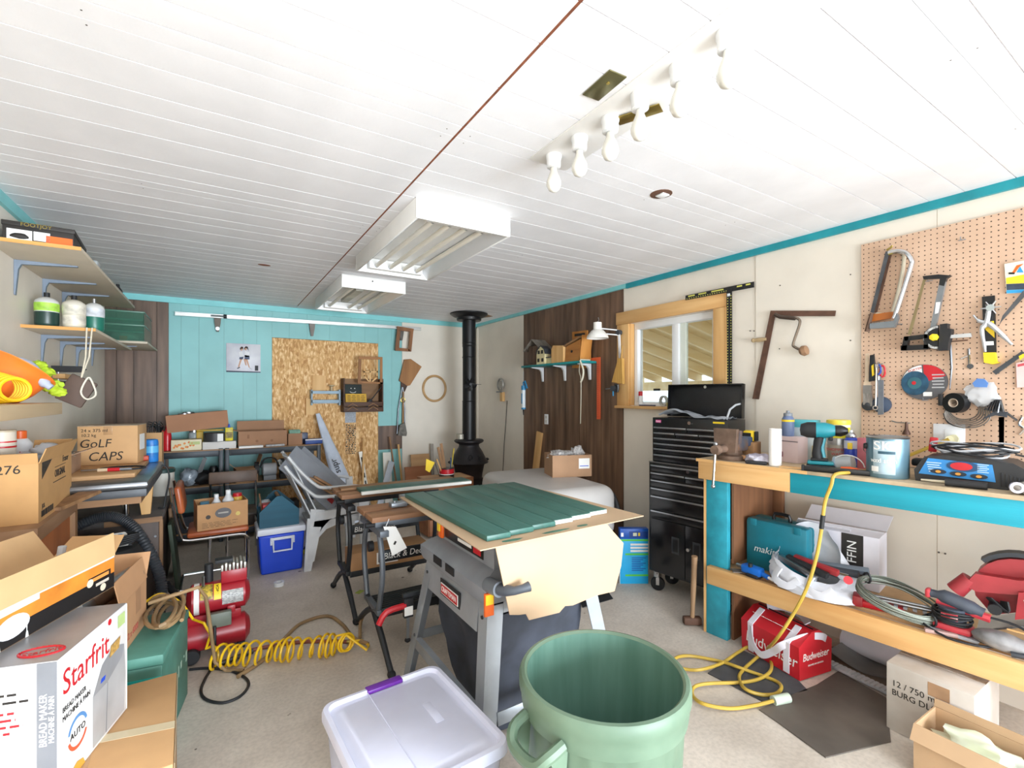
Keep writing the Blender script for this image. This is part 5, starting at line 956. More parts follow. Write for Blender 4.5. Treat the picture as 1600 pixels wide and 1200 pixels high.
G().prism([(-.07, 0), (.09, 0), (.095, .012), (-.065, .012)], -.05, .05).o('pad', LGREY, t); G().b2((-.06, -.045, .0125), (.07, .045, .045), .014).o('lower_body', RS, t); G().lathe([(.045, .045), (.048, .06), (.046, .10), (.05, .115)], n=22).o('motor_body', GS, t)
G().tube([(-.075, 0, .15), (-.03, 0, .15), (.04, 0, .135), (.10, 0, .12)], [.018, .03, .03, .022], 12, sm=3).o('top_grip', GS, t); G().tube([(-.05, 0, .128), (.05, 0, .112), (.12, 0, .105)], .018, 8).o('grip_underside', RS, t); G().box((-.08, 0, .15), (.02, .04, .04), .008).o('front_cap', RS, t)
for k in range(5): G().tube([((.062 + .004 * (k % 2)) * math.cos(a), (.055 + .004 * (k % 2)) * math.sin(a), .055 + .011 * k + .004 * math.sin(a * 2 + k)) for a in [i * PI / 12 for i in range(24)]], .0045, 6, True).o('cord_turn', BLKM, t)
G().tube([(.115, 0, .11), (.19, .02, .10), (.25, .04, .06), (.22, .06, .02), (.12, -.06, .006), (.0, -.09, .006), (-.10, -.04, .03), (-.06, .03, .06)], .005, 6, sm=4).o('cord', BLKM, t); G().box((.0, -.0495, .085), (.055, .004, .03), .001).o('badge', RS, t); text('Milwaukee', .013, PAPER, t, (.0, -.0525, .085))
t = T('circular_saw', 'red circular saw lying on the lower shelf at right', 'saw', onsf(1.36, .25), BA + .1); RD = mat('#a8353c', .45, var=.14)
M = Matrix.Translation((.0, 0, .205)) @ Matrix.Rotation(-.45, 4, 'Y')
def sp2(pts, y0, y1, m, nm): return G(M).prism(pts, y0, y1).o(nm, m, t)
arc = [(.15 * math.cos(a), .15 * math.sin(a)) for a in [PI * (.95 - .085 * k) for k in range(12)]]
sp2(arc + [(.16, -.03), (.12, -.06), (-.13, -.06)], -.04, .03, RD, 'blade_guard'); sp2([(x * .8, z * .8 - .005) for x, z in arc] + [(.13, -.05), (-.10, -.05)], .031, .06, mat('#6d7078', .4, .4, .15), 'inner_guard')
arc2 = [(.155 * math.cos(a), .155 * math.sin(a)) for a in [PI * (.62 - .06 * k) for k in range(10)]]; sp2(arc2 + [(x * 1.12, z * 1.12) for x, z in arc2[::-1]], -.03, .03, DGREY, 'rear_handle')
sp2([(-.16, .08), (-.10, .12), (.02, .07), (.12, .06), (.22, -.06), (.24, -.14), (.20, -.15), (.14, -.06), (.06, -.0), (-.06, .03), (-.13, .05)], -.085, -.041, RD, 'handle')
G(M).cyl((-.20, -.06, .06), (-.13, -.06, .10), .035, .03, n=18).o('front_knob', RD, t); sp2([(-.06, -.07), (.16, -.07), (.14, .0), (.0, .03)], -.10, -.0405, mat('#b03038', .45, var=.15), 'motor_housing')
G(M).b2((.0, -.1025, -.04), (.07, -.1005, .0)).o('rating_label', mat('#d8cdb8', .5, var=.3, scale=60), t); G(M).b2((-.2, -.09, -.105), (.22, .09, -.098)).o('shoe_plate', STEEL, t); G(M).cyl((-.10, -.06, -.02), (-.10, -.12, -.02), .022, n=14).o('depth_knob', BLKM, t)
for k in range(5): G(M).tube([(-.11 + .004 * k, -.07 - .006 * k, .02), (-.09 + .006 * k, -.08 - .006 * k, -.04), (-.07 + .005 * k, -.075 - .006 * k, .0)], .005, 6, sm=3).o('cord_fold', BLKM, t)
t = T('dust_bag', 'grey dusty sander dust canister beside the red sander', 'canister', Vector(onsf(1.32, .075)) + Vector((0, 0, .038)), BA + .15); G().blob((0, 0, 0), (.095, .05, .037), .12, 2, 3, 4, rot=(0, .1, 0)).o('canister', mat('#8d8b8c', .35, var=.35, scale=14), t)
t = T('frying_pan', 'black pan shaped tool with grey handle at shelf end', 'pan', onsf(1.52, .10), BA); G().lathe([(.001, 0.003), (.065, .003), (.085, .05), (.088, .05), (.068, 0), (.001, 0)], n=26).o('bowl', BLKM, t); G().tube([(-.08, -.03, .03), (-.13, -.06, .018), (-.17, -.065, .012)], [.008, .010, .012], 8, sm=3).o('handle', DGREY, t)
o = tag(G().cyl((-.15, 0, 0), (.22, 0, 0), .004, n=8).o('thin_rod', PINEX), 'thin pale wooden dowel lying across the red saw', 'dowel'); o.location = Vector(onsf(1.48, .10)) + Vector((0, 0, .085)); o.rotation_euler = (0, 0, BA)
o = tag(G().b2((-.05, -.012, 0), (.06, .012, .016), .003).o('pink_stick', mat('#b99a94', .6, var=.15)), 'small pinkish stick lying on front of the lower shelf', 'stick'); o.location = onsf(1.13, .045); o.rotation_euler = (0, 0, BA + .4)
# ---------------------------------------------------------------- black tool chest
t = T('tool_chest', 'tall black steel tool chest on casters with open lid', 'tool chest', (2.80, 2.50, 0), math.radians(-83)); TBK = mat('#131315', .22, var=.15, spec=.6)
W2, D2 = .61, .27
G().b2((0, 0, .15), (W2, D2, .97), .004).o('cabinet_body', TBK, t)
DRW = mat('#18181b', .2, var=.1, spec=.6); TRM = mat('#b6b9be', .25, .9, .05)
def drawer(x0, x1, z0, z1, off=0.):
    d = G().b2((x0 + .003, -.008 + off, z0 + .003), (x1 - .003, -.0005 + off, z1 - .003), .002).o('drawer', DRW, t); G().b2((x0 + .004, -.018 + off, z1 - .016), (x1 - .004, -.0085 + off, z1 - .004), .002).o('drawer_pull', TRM, d)
for z0, z1, c in ((.905, .96, 1), (.85, .903, 2), (.79, .848, 1), (.73, .788, 1), (.62, .728, 1), (.555, .618, 1)):
    for k in range(c): drawer(.02 + (W2 - .04) * k / c, .02 + (W2 - .04) * (k + 1) / c, z0, z1)
for k in range(2):
    x0 = .02 + (W2 - .04) * k / 2; dr = G().b2((x0 + .002, -.010, .165), (x0 + (W2 - .04) / 2 - .002, -.0005, .55), .003).o('door', DRW, t); xm = x0 + (.21 if k == 0 else .09)
    G().b2((xm - .03, -.013, .33), (xm + .03, -.0105, .45), .004).o('door_recess', mat('#3a3b3f', .35), dr); G().b2((xm - .02, -.0145, .345), (xm + .02, -.0132, .435), .004).o('recess_cup', BLACK, dr)
for x, z in ((.33, .935), (.33, .385)): G().cyl((x, -.018, z), (x, -.008, z), .012, n=14).o('lock', CHROME, t)
G().b2((.0, -.004, .97), (W2, D2, .978)).o('cabinet_lip', TRM, t)
G().b2((.02, .015, .979), (W2 - .01, D2, 1.31), .004).o('upper_body', TBK, t)
for z0, z1, c in ((1.205, 1.245, 2), (1.165, 1.204, 3), (1.125, 1.164, 1), (1.085, 1.124, 1), (1.045, 1.084, 1)):
    for k in range(c): drawer(.035 + (W2 - .06) * k / c, .035 + (W2 - .06) * (k + 1) / c, z0, z1, .015)
drawer(.035, W2 - .025, .985, 1.04, .015)
G().cyl((.33, .0, 1.28), (.33, .012, 1.28), .012, n=14).o('lock', CHROME, t); G().b2((.05, .0125, 1.272), (.095, .0145, 1.292)).o('badge', mat('#d85a9a', .4), t); text('Husky', .016, PAPER, t, (.072, .0115, 1.282)); G().b2((.50, .0125, 1.285), (.58, .0145, 1.297)).o('sticker', YEL, t)
LM = Matrix.Translation((.02, D2, 1.31)) @ Matrix.Rotation(-.06, 4, 'X')
G(LM).b2((0, -.02, 0.002), (W2 - .03, -.014, .245), .001).o('lid', mat('#1a1a1c', .4, var=.5, scale=4), t)
for x in (0, W2 - .036): G(LM).b2((x, -.06, .002), (x + .006, -.0205, .245), .001).o('lid_side', TBK, t)
G(LM).b2((0, -.06, .239), (W2 - .03, -.0205, .247), .001).o('lid_edge', TBK, t); G(LM).cyl((.31, -.065, .225), (.31, -.06, .225), .011, n=12).o('lid_latch', CHROME, t)
G().tube([(.55, .10, 1.31), (.555, .14, 1.38), (.575, .18, 1.41), (.59, D2 - .03, 1.42)], .007, 6).o('lid_stay', LGREY, t)
for x in (.05, W2 - .05):
    for y in (.04, D2 - .04):
        c = G().b2((x - .02, y - .02, .10), (x + .02, y + .02, .149), .002).o('caster', CHROME, t); G(Matrix.Translation((x, y, .052)) @ Matrix.Rotation(.5, 4, 'Z')).lathe([(.02, -.014), (.048, -.014), (.052, -.008), (.052, .008), (.048, .014), (.02, .014)], n=22, rot=(PI / 2, 0, 0)).o('wheel', BLKR, c)
        for s_ in (-.02, .02): G(Matrix.Translation((x, y, 0)) @ Matrix.Rotation(.5, 4, 'Z')).b2((-.012, s_ - .002, .045), (.012, s_ + .002, .10)).o('fork', CHROME, c)
Mt = t.matrix_basis
o = tag(G().grid(lambda u, v: (.06 + .5 * u, .03 + .2 * v, 1.322 + .05 * max(0, math.sin(u * PI * 1.6 + .3)) * (1 - .5 * v) + .02 * noise.noise(Vector((u * 7, v * 5, 2)))), 26, 10, .003).o('plastic_sheet', mat('#b9bfc8', .2, var=.15, alpha=.8)), 'crumpled clear plastic sheet lying in the open tool chest', 'plastic sheet'); o.matrix_basis = t.matrix_basis @ Matrix() if False else Matrix.Translation(t.location) @ Matrix.Rotation(math.radians(-83), 4, 'Z')
t = T('blue_box', 'tall thin bright blue box with green bands beside tool chest', 'box', (2.79, 2.665, 0), -.55); 
G().b2((-.10, -.03, 0), (.12, .03, .43), .002).o('box', mat('#26b3ee', .45, var=.06), t); G().b2((-.1008, -.0308, .35), (.1208, .0308, .4302), .002).o('dark_blue_top', mat('#1457b8', .4), t)
for z in (.335, .225, .06): G().b2((-.06 if z < .3 else -.1009, -.0318, z), (.121, -.0309, z + .014)).o('green_band', mat('#5fd04a', .5), t)
for z in (.30, .275, .25): G().b2((-.02, -.0318, z), (.121, -.0309, z + .015)).o('white_band', PAPER, t)
g = G()
for k in range(8): g.b2((-.01, -.0318, .20 - .014 * k), (.10 - .02 * (k % 3), -.0309, .206 - .014 * k))
g.o('print', mat('#1457b8', .4), t, stuff=True); G().b2((-.105, -.03, 0), (-.1011, .03, .345)).o('white_side', WPL, t); G().b2((-.095, -.0325, .37), (-.075, -.0309, .40)).o('barcode', PAPER, t); G().b2((-.03, -.0325, .362), (.115, -.0309, .41)).o('title_panel', mat('#0f3f8f', .4), t); G().b2((.0, -.0335, .375), (.03, -.0326, .40)).o('title_mark', mat('#d8dcc0', .5), t); G().b2((.04, -.0335, .375), (.055, -.0326, .40)).o('title_mark', YEL, t)
# ---------------------------------------------------------------- window sill things
def onsill(y, x=XR + .01): return (x, y, wz0 - .0035)
t = T('spray_bottle', 'small white can with red cap on the window sill', 'can', onsill(2.99, XR + .03), 0); G().lathe([(.021, 0), (.021, .08), (.016, .09)], n=18).o('body', WPL, t); G().lathe([(.019, .09), (.019, .125), (.015, .13)], n=16).o('cap', RED, t)
t = T('tape_roll', 'roll of clear tape standing on the window sill', 'tape', Vector(onsill(2.72, XR + .015)) + Vector((0, 0, .046)), .5); G().lathe([(.034, -.012), (.046, -.012), (.046, .012), (.034, .012), (.034, -.012)], n=26, rot=(PI / 2, 0, .9)).o('roll', mat('#b9bcb6', .3, var=.1), t)
t = T('yellow_block', 'small yellow box lying on the window sill', 'box', onsill(2.62, XR), .0); G().b2((-.02, -.05, 0), (.02, .04, .035), .003).o('box', mat('#d9cf7a', .6, var=.1), t)
o = tag(G().lathe([(.02, 0), (.022, .03), (.012, .045)], n=16).o('bottle_stopper', mat('#8a2a2e', .4)), 'dark red screw top lying on right of the sill', 'stopper'); o.location = onsill(2.52, XR)
o = tag(G().cyl((0, -.10, .007), (0, .08, .007), .006, n=8).o('sill_pencil', mat('#5a5a70', .5)), 'dark pencil lying on the left of window sill', 'pencil'); o.location = onsill(2.88, XR - .02)
t = T('sill_tape', 'small dark tape roll hung under the sill by a hook', 'tape', (2.9, 2.55, 1.36)); bpy.data.objects.remove(t)
# ---------------------------------------------------------------- left side: benches, cartons, vacuum
def carton(name, label, loc, rz, w, d, h, m, flaps=(), open_=False, grp=None, inner=None, tape=True, cat='box', fl=None):
    t = T(name, label, cat, loc, rz, grp); th = .005
    if open_:
        g = G()
        g.b2((-w / 2, -d / 2, 0), (w / 2, d / 2, th))
        g.b2((-w / 2, -d / 2, th), (w / 2, -d / 2 + th, h)).b2((-w / 2, d / 2 - th, th), (w / 2, d / 2, h)).b2((-w / 2, -d / 2 + th, th), (-w / 2 + th, d / 2 - th, h)).b2((w / 2 - th, -d / 2 + th, th), (w / 2, d / 2 - th, h))
        g.o('body', m, t)
    else:
        G().b2((-w / 2, -d / 2, 0), (w / 2, d / 2, h), .004).o('body', m, t)
        if tape: G().b2((-.025, -d / 2 - .0008, h - .06), (.025, d / 2 + .0008, h + .0008), .0004).o('packing_tape', mat('#b8926a', .25, var=.05), t)
    for side, ang, *L in flaps:
        l = L[0] if L else min(w, d) / 2; a = ang; s, c = math.sin(a) * l, math.cos(a) * l
        if side == 's': q = [(-w / 2, -d / 2, h), (w / 2, -d / 2, h), (w / 2, -d / 2 - s, h + c), (-w / 2, -d / 2 - s, h + c)]
        if side == 'n': q = [(-w / 2, d / 2, h), (w / 2, d / 2, h), (w / 2, d / 2 + s, h + c), (-w / 2, d / 2 + s, h + c)]
        if side == 'w': q = [(-w / 2, -d / 2, h), (-w / 2, d / 2, h), (-w / 2 - s, d / 2, h + c), (-w / 2 - s, -d / 2, h + c)]
        if side == 'e': q = [(w / 2, -d / 2, h), (w / 2, d / 2, h), (w / 2 + s, d / 2, h + c), (w / 2 + s, -d / 2, h + c)]
        q = [(x, y, z + .0006) for x, y, z in q]
        G().slab(q, .004).o('flap', fl or m, t)
    return t
def prints(t, y, x0, x1, z0, z1, rows, m=INK, name='print', side='s', w=.03, hh=.5):
    g = G(); random.seed(int(abs(x0 * 999)) + rows)
    for i in range(rows):
        z = z0 + (z1 - z0) * (i + .5) / rows; q = (z1 - z0) / rows * hh / 2; x = x0; xe = x1 - (x1 - x0) * random.uniform(0, .3)
        while x < xe:
            e = min(x + random.uniform(w * .4, w), xe)
            if side == 's': g.b2((x, y - .0008, z - q), (e, y + .0004, z + q))
            else: g.b2((y - .0004, x, z - q), (y + .0008, e, z + q))
            x = e + w * .2
    return g.o(name, m, t, stuff=True)
# dark chest under the steel-topped table
t = T('storage_chest', 'dark brown worn chest under the steel-topped table on the left', 'chest', (-.62, 4.62, 0)); DCH = wood('#57473f', '#38302c', 2, 10)
G().b2((-.27, -.52, .0), (.29, .52, .60), .006).o('body', DCH, t); G().b2((-.29, -.54, .601), (.31, .54, .64), .006).o('top', mat('#5d5754', .7, var=.2), t); G().b2((.0, -.545, .602), (.312, -.5405, .638)).o('edge_strip', OLDX, t)
for z in (.1, .2, .3, .4, .5): G().cyl((.27, -.5255, z), (.27, -.52, z), .008, n=8).o('stud', STEEL, t)
G().b2((.2905, -.5, .02), (.31, -.46, .6)).o('corner_board', OLDW, t)
# steel topped table
t = T('steel_table', 'steel-edged work table with wooden legs at left wall', 'table', (-.62, 3.98, 0))
G().b2((-.29, -.49, .93), (.29, .50, .975), .018).o('steel_top', mat('#8d8f93', .35, .9, .15), t); G().b2((-.28, -.48, .885), (.28, .49, .93), .003).o('steel_apron', mat('#4a4d52', .5, .2, .2), t); G().b2((-.26, -.44, .84), (.25, .48, .884)).o('wood_frame', OLDX, t)
G().prism([(.16, .839), (.25, .839), (.235, .642), (.185, .642)], .20, .24).o('leg', PINEZ, t); G().cyl((.10, .05 + .15, .642), (.10, .2, .839), .02, n=14).o('pipe_leg', CHROME, t)
for x in (-.24,): G().b2((x, -.46, 0), (x + .05, -.42, .839)).o('leg', OLDW, t)
# ply board, golf caps box and things on top
t = T('plywood_sheet', 'thick plywood board lying on the steel table at left', 'board', (-.665, 4.12, .9765)); G().b2((-.25, -.44, 0), (.25, .42, .024), .001).o('board', PLY, t)
for k in range(3): G().b2((-.25, -.4415, .002 + .008 * k), (.25, -.4402, .005 + .008 * k)).o('ply_layer', wood('#b98d5e', '#9a7044', 0, 12), t)
PZ = 1.0012
t = carton('golf_caps_box', 'taped cardboard box handwritten GOLF CAPS on the plywood board', (-.607, 4.33, PZ), -.14, .33, .21, .265, mat('#c99f70', .75, var=.06))
text('24 x 375 ml', .03, INK, t, (-.145, -.1062, .235), al='LEFT'); text('10.2 kg', .028, INK, t, (-.145, -.1062, .203), al='LEFT')
text('GoLF', .08, INK, t, (-.155, -.1062, .145), al='LEFT', sx=.95, shear=.15); text('CAPS', .085, INK, t, (-.11, -.1062, .055), al='LEFT', sx=.95, shear=.2)
G().b2((.1652, -.06, .09), (.1662, .05, .2)).o('label', PAPER, t); G().slab([(-.165, -.105, .2656), (.165, -.105, .2656), (.165, .105, .2656), (-.165, .105, .2656)], .003).o('dusty_top', mat('#b7a58f', .8, var=.2, scale=14), t)
t = T('rotary_tool', 'red and silver air tool with black cord in front of golf box', 'tool', (-.565, 3.84, PZ + .012), -.15); G().cyl((-.13, 0, 0), (-.05, 0, 0), .009, n=12).o('barrel', CHROME, t); G().cyl((-.05, 0, 0), (.0, 0, 0), .011, n=12).o('collar', mat('#d8c0a0', .4), t); G().cyl((.0, 0, 0), (.06, 0, 0), .0115, n=12).o('red_body', RED, t); G().cyl((.06, 0, 0), (.12, 0, 0), .007, n=10).o('tail', GREY, t)
G().tube([(.05 + .12 * math.cos(a), .08 + .055 * math.sin(a), -.005 + .004 * math.sin(a)) for a in [k * PI / 9 for k in range(18)]], .006, 6, True).o('cord', BLKM, t)
t = T('wipes_canister', 'bright blue canister at the right end of steel table', 'canister', (-.405, 4.46, .977)); G().lathe([(.042, 0), (.044, .005), (.044, .15), (.04, .165), (.03, .17)], n=26).o('body', mat('#2a7fd0', .4, var=.25, scale=12), t); G().lathe([(.0445, .07), (.0445, .12)], n=26).o('label_band', mat('#5db4e8', .4, var=.15), t)
o = tag(G().b2((-.03, -.02, 0), (.03, .02, .035), .008).o('red_carton', mat('#c24a32', .5, var=.2)), 'small red carton beside the bright blue canister', 'carton'); o.location = (-.44, 4.36, .977); o.location.z = PZ
t = T('wire_bundle_box', 'small cardboard box of grey wire behind the golf caps box', 'box', (-.55, 4.87, .0), 0); bpy.data.objects.remove(t)
t = carton('wire_box', 'small cardboard box with grey wires behind blue canister', (-.46, 5.05, .6412), 0, .16, .16, .52, CARD, open_=True)
for k in range(9): G().tube([(-.07 + .016 * k, -.06, .50), (-.04 + .012 * k, -.02, .57 + .02 * (k % 3)), (.02 + .008 * k, .03, .56), (.05, .06, .50)], .004, 5, sm=3).o('wire', DSTEEL, t)
t = T('power_cable', 'black power cord hanging from the steel table end', 'cord', (-.32, 4.30, .965)); G().tube([(-.012, 0, .0), (.02, 0, -.02), (.035, 0, -.10), (.01, .02, -.25), (-.0, .02, -.315), (-.03, .0, -.31)], .006, 6, sm=4).o('cord', BLKM, t)
# tins at the back of the bench
t = cylcan('paint_can', 'cream and red striped tin behind open juice carton', 'can', (-.855, 3.18, 1.10), .05, .21, mat('#ddd2c2', .45, var=.05), mat('#c9b99f', .4), RED, (.62, .66)); G().lathe([(.0508, .155), (.0508, .162)], n=26).o('red_stripe', RED, t)
t = T('solvent_can', 'white can with orange cap and red maple leaf', 'can', (-.80, 3.62, PZ)); bpy.data.objects[t.name].location = (-.862, 3.46, 1.10)
G().lathe([(.046, 0), (.048, .004), (.048, .125), (.03, .15), (.026, .152)], n=26).o('body', mat('#e3e4e8', .35, var=.03), t); G().lathe([(.026, .152), (.026, .19), (.022, .193)], n=20).o('cap', mat('#ef6a2a', .4), t); G().lathe([(.0483, .0), (.0483, .03)], n=26).o('blue_band', mat('#30589a', .4), t)
LEAF = [(0, -.02), (.004, -.006), (.016, -.008), (.013, -.001), (.022, .007), (.016, .009), (.017, .015), (.009, .012), (.009, .022), (.005, .019), (0, .03)]
g = G(Matrix.Translation((.012, -.0488, .06)) @ Matrix.Rotation(.2, 4, 'Z')); g.prism(LEAF + [(-x, z) for x, z in LEAF[1:-1]][::-1], -.0015, 0); g.o('maple_leaf', RED, t)
t = carton('parts_carton', 'open brown carton of plastic scraps between can and golf box', (-.82, 3.95, PZ), -.0, .17, .26, .115, CARDG, flaps=(('w', .5, .07), ('e', 1.2, .08)), open_=True); G().blob((0, 0, .10), (.075, .11, .035), .5, 4, 3, 6).o('plastic_scraps', mat('#c9c2b8', .5, var=.2, scale=30), t); G().tube([(-.09, -.06, .12), (-.07, -.06, .18), (-.02, -.05, .17), (.02, -.04, .13)], .004, 5, sm=3).o('wire', PAPER, t)
o = tag(G().b2((-.04, -.2, 0), (.05, .2, .198), .003).o('wood_riser', OLDW), 'wooden block under the cans, behind the juice carton', 'block'); o.location = (-.865, 3.36, .901)
# plywood cabinet with juice carton
t = T('plywood_cabinet', 'orange stained plywood cabinet with thick top, left foreground', 'cabinet', (-.787, 3.2, 0)); CABM = wood('#b06a3a', '#8a4d26', 2, 7)
TOPW = wood('#b08a68', '#876549', 1, 9)
G().b2((-.13, -.36, .835), (.135, .36, .90), .003).o('top', TOPW, t); G().b2((-.125, -.34, .0), (.12, -.325, .834)).o('front_panel', CABM, t); G().b2((.10, -.324, .0), (.115, .28, .834)).o('side_panel', CABM, t); G().b2((.085, .29, 0), (.135, .345, .834), .002).o('corner_post', OLDW, t)
t = T('brace_plank', 'weathered plank laid diagonally from plywood cabinet to steel table', 'plank', (-.70, 3.42, .905)); G().slab([(-.03, -.22, -.003), (.05, -.22, -.003), (.20, .20, .03), (.10, .20, .03)], .018).o('plank', OLDW, t); bpy.data.objects[t.name].location.z = .905
t = carton('juice_carton', 'open cardboard juice carton full of plastic bags on the cabinet', (-.752, 3.235, .901), 0, .155, .58, .27, mat('#c79a64', .7, var=.06), flaps=(('e', .35, .07), ('n', .5, .07), ('s', .3, .05)), open_=True)
G().blob((-.01, -.10, .255), (.065, .17, .045), .4, 3, 3, 7).o('plastic_bag', mat('#c6ccd8', .3, var=.1), t); G().blob((.0, .18, .28), (.055, .09, .045), .35, 3, 3, 9).o('plastic_bag', mat('#dde0e6', .3, var=.05), t)
text('276', .055, INK, t, (-.02, -.2912, .245)); R90 = (PI / 2, 0, PI / 2)
text('ORIGINAL', .052, INK, t, (.0785, .06, .185), R90, sx=.8); text('JUS', .028, INK, t, (.0785, -.22, .065), R90); prints(t, .0785, -.25, -.04, .015, .05, 1, INK, 'print', 'e', .05, .8); text('Fraser', .045, INK, t, (.0785, .16, .245), R90, shear=.2)
G().b2((.0776, -.03, .205 + .012), (.0784, .17, .2195)).o('print_rule', INK, t); G().b2((.0776, -.06, .145), (.0784, .17, .149)).o('print_rule', INK, t); G().prism([(-.24, .268), (-.08, .268), (-.24, .19)], -.0784, -.0776, Matrix.Rotation(PI / 2, 4, 'Z')).o('print_triangle', mat('#3a342e', .6, var=.4, scale=40), t)
# shop vacuum
t = T('shop_vacuum', 'black shop vacuum with white label and ribbed hose', 'vacuum', (-.55, 3.77, 0)); VK = mat('#26282b', .5, var=.2)
G().lathe([(.13, .07), (.16, .10), (.165, .40), (.175, .42)], n=30).o('tank', VK, t); G().lathe([(.178, .421), (.18, .45), (.165, .50), (.14, .54), (.08, .56), (.001, .565)], n=30).o('motor_head', BLKR, t); G().lathe([(.18, .425), (.186, .435), (.18, .447)], n=30).o('rim_band', DGREY, t)
for a in (.4, 2.0, 3.6, 5.2): G().blob((.14 * math.cos(a), .14 * math.sin(a), .036), (.03, .03, .036), 0, sub=2).o('caster', BLKM, t)
G().box((-.02, -.085, .60), (.24, .09, .012), .002, rot=(.85, 0, .25)).o('label_panel', mat('#d8d6cf', .45, var=.06), t); lbm = Matrix.Translation((-.02, -.085, .60)) @ Euler((.85, 0, .25)).to_matrix().to_4x4()
G(lbm).lathe([(.02, .0065), (.02, .0085)], (.085, .015, 0), 18).o('blue_seal', mat('#2a6f9a', .4), t); 
for k in range(3): G(lbm).b2((-.10 + .05 * (k == 1), .018 - .016 * k, .0065), (-.03 + .06 * (k == 1), .026 - .016 * k, .008)).o('printed_line', DRED if k == 0 else DGREY, t)
G().prism([(-.13, .555), (.12, .555), (.10, .60), (-.10, .63)], -.06, .05).o('head_block', VK, t)
for k in range(5): G().tube([(.02 + .02 * math.cos(k), -.12 + .006 * k, .575 + .008 * k), (.12, -.10 + .005 * k, .585 + .01 * k), (.15, -.06, .60 + .006 * k), (.08, -.03, .60 + .01 * k)], .006, 6, sm=3).o('cord_fold', BLKM, t)
def hosepts(pts, n):
    o = []
    for i in range(len(pts) - 1):
        p0 = Vector(pts[max(i - 1, 0)]); p1 = Vector(pts[i]); p2 = Vector(pts[i + 1]); p3 = Vector(pts[min(i + 2, len(pts) - 1)])
        for k in range(n):
            u = k / n; o.append(.5 * ((2 * p1) + (p2 - p0) * u + (2 * p0 - 5 * p1 + 4 * p2 - p3) * u * u + (3 * p1 - p0 - 3 * p2 + p3) * u ** 3))
    return o + [Vector(pts[-1])]
hp = hosepts([(-.22, .24, .635), (-.10, .26, .68), (.0, .25, .675), (.10, .20, .60), (.20, .12, .42), (.255, .06, .24), (.25, -.02, .09), (.22, -.08, .05)], 22)
G().tube(hp, [.034 if k % 2 else .029 for k in range(len(hp))], 14).o('hose', mat('#3a3d42', .5, var=.1), t)
G().tube([(.27, .20, .2), (.33, .22, .09), (.36, .16, .03), (.30, .05, .028), (.2, -.1, .03)], .022, 10, sm=5).o('second_hose', BLKR, t)
# foreground boxes on the left
t = carton('shipping_carton', 'taped shipping carton on floor under the bread maker box', (-.345, 1.98, 0), .04, .46, .56, .395, CARD)
G().b2((.232, -.27, .34), (.2335, .27, .39)).o('edge_tape', mat('#cdb48e', .15, var=.1, alpha=.9), t); G().slab([(-.23, .02, .3962), (.2305, -.10, .3962), (.2305, -.06, .3962), (-.23, .06, .3962)], .001).o('clear_tape', mat('#d9c8a6', .1, var=.05), t)
t = T('bread_maker_box', 'white and silver bread maker box printed Starfrit in red', 'box', (-.405, 1.94, .397), math.radians(-16))
BM = mat('#eceae9', .45, var=.03); SILV = mat('#a9abb0', .35, .3, .15, 4); w, d, hh = .20, .37, .365
G().b2((-w / 2, -d / 2, 0), (w / 2, d / 2, hh), .002).o('body', BM, t)
G().b2((-w / 2 + .001, -d / 2 + .001, hh + .0001), (w / 2 - .001, d / 2 - .001, hh + .0012)).o('top_panel', SILV, t); G().b2((w / 2 - .045, -d / 2 - .0012, .001), (w / 2 - .001, -d / 2 - .0001, hh - .001)).o('grey_strip', mat('#7d8087', .4), t)
G().b2((-w / 2, d / 2, .001), (w / 2, d / 2 + .0012, hh)).o('back_panel', SILV, t)
R_E = (PI / 2, 0, PI / 2); X_ = w / 2 + .0006
text('Starfrit', .098, RED, t, (X_, -.165, .285), R_E, al='LEFT', sx=.86); G().lathe([(.010, 0), (.010, .001)], (X_, .075, .35), 10, rot=(0, PI / 2, 0)).o('print_dot', RED, t); text('BREAD MAKER', .021, INK, t, (X_, -.165, .215), R_E, al='LEFT', sx=.8); text('MACHINE À PAIN', .021, INK, t, (X_, -.165, .19), R_E, al='LEFT', sx=.8)
g = G()
def ring(g, cy, cz, r0, r1, a0, a1, m, nm, n=20):
    vs = []; 
    for k in range(n + 1):
        a = a0 + (a1 - a0) * k / n
        for r in (r0, r1): vs.append((X_ + .0004, cy + r * math.cos(a), cz + r * math.sin(a)))
    G().add(vs, [(2 * k, 2 * k + 1, 2 * k + 3, 2 * k + 2) for k in range(n)]).o(nm, m, t)
ring(g, -.095, .115, .038, .048, .3, 2.9, mat('#5a8fc8', .4), 'print_arc'); ring(g, -.095, .115, .038, .048, 3.4, 5.9, mat('#d85a3a', .4), 'print_arc'); text('AUTO', .026, INK, t, (X_ + .0005, -.095, .115), R_E)
def pface(pts, m, nm, k=0): G().add([(X_ + .0005 + .0003 * k, y, z) for y, z in pts], [tuple(range(len(pts)))]).o(nm, m, t)
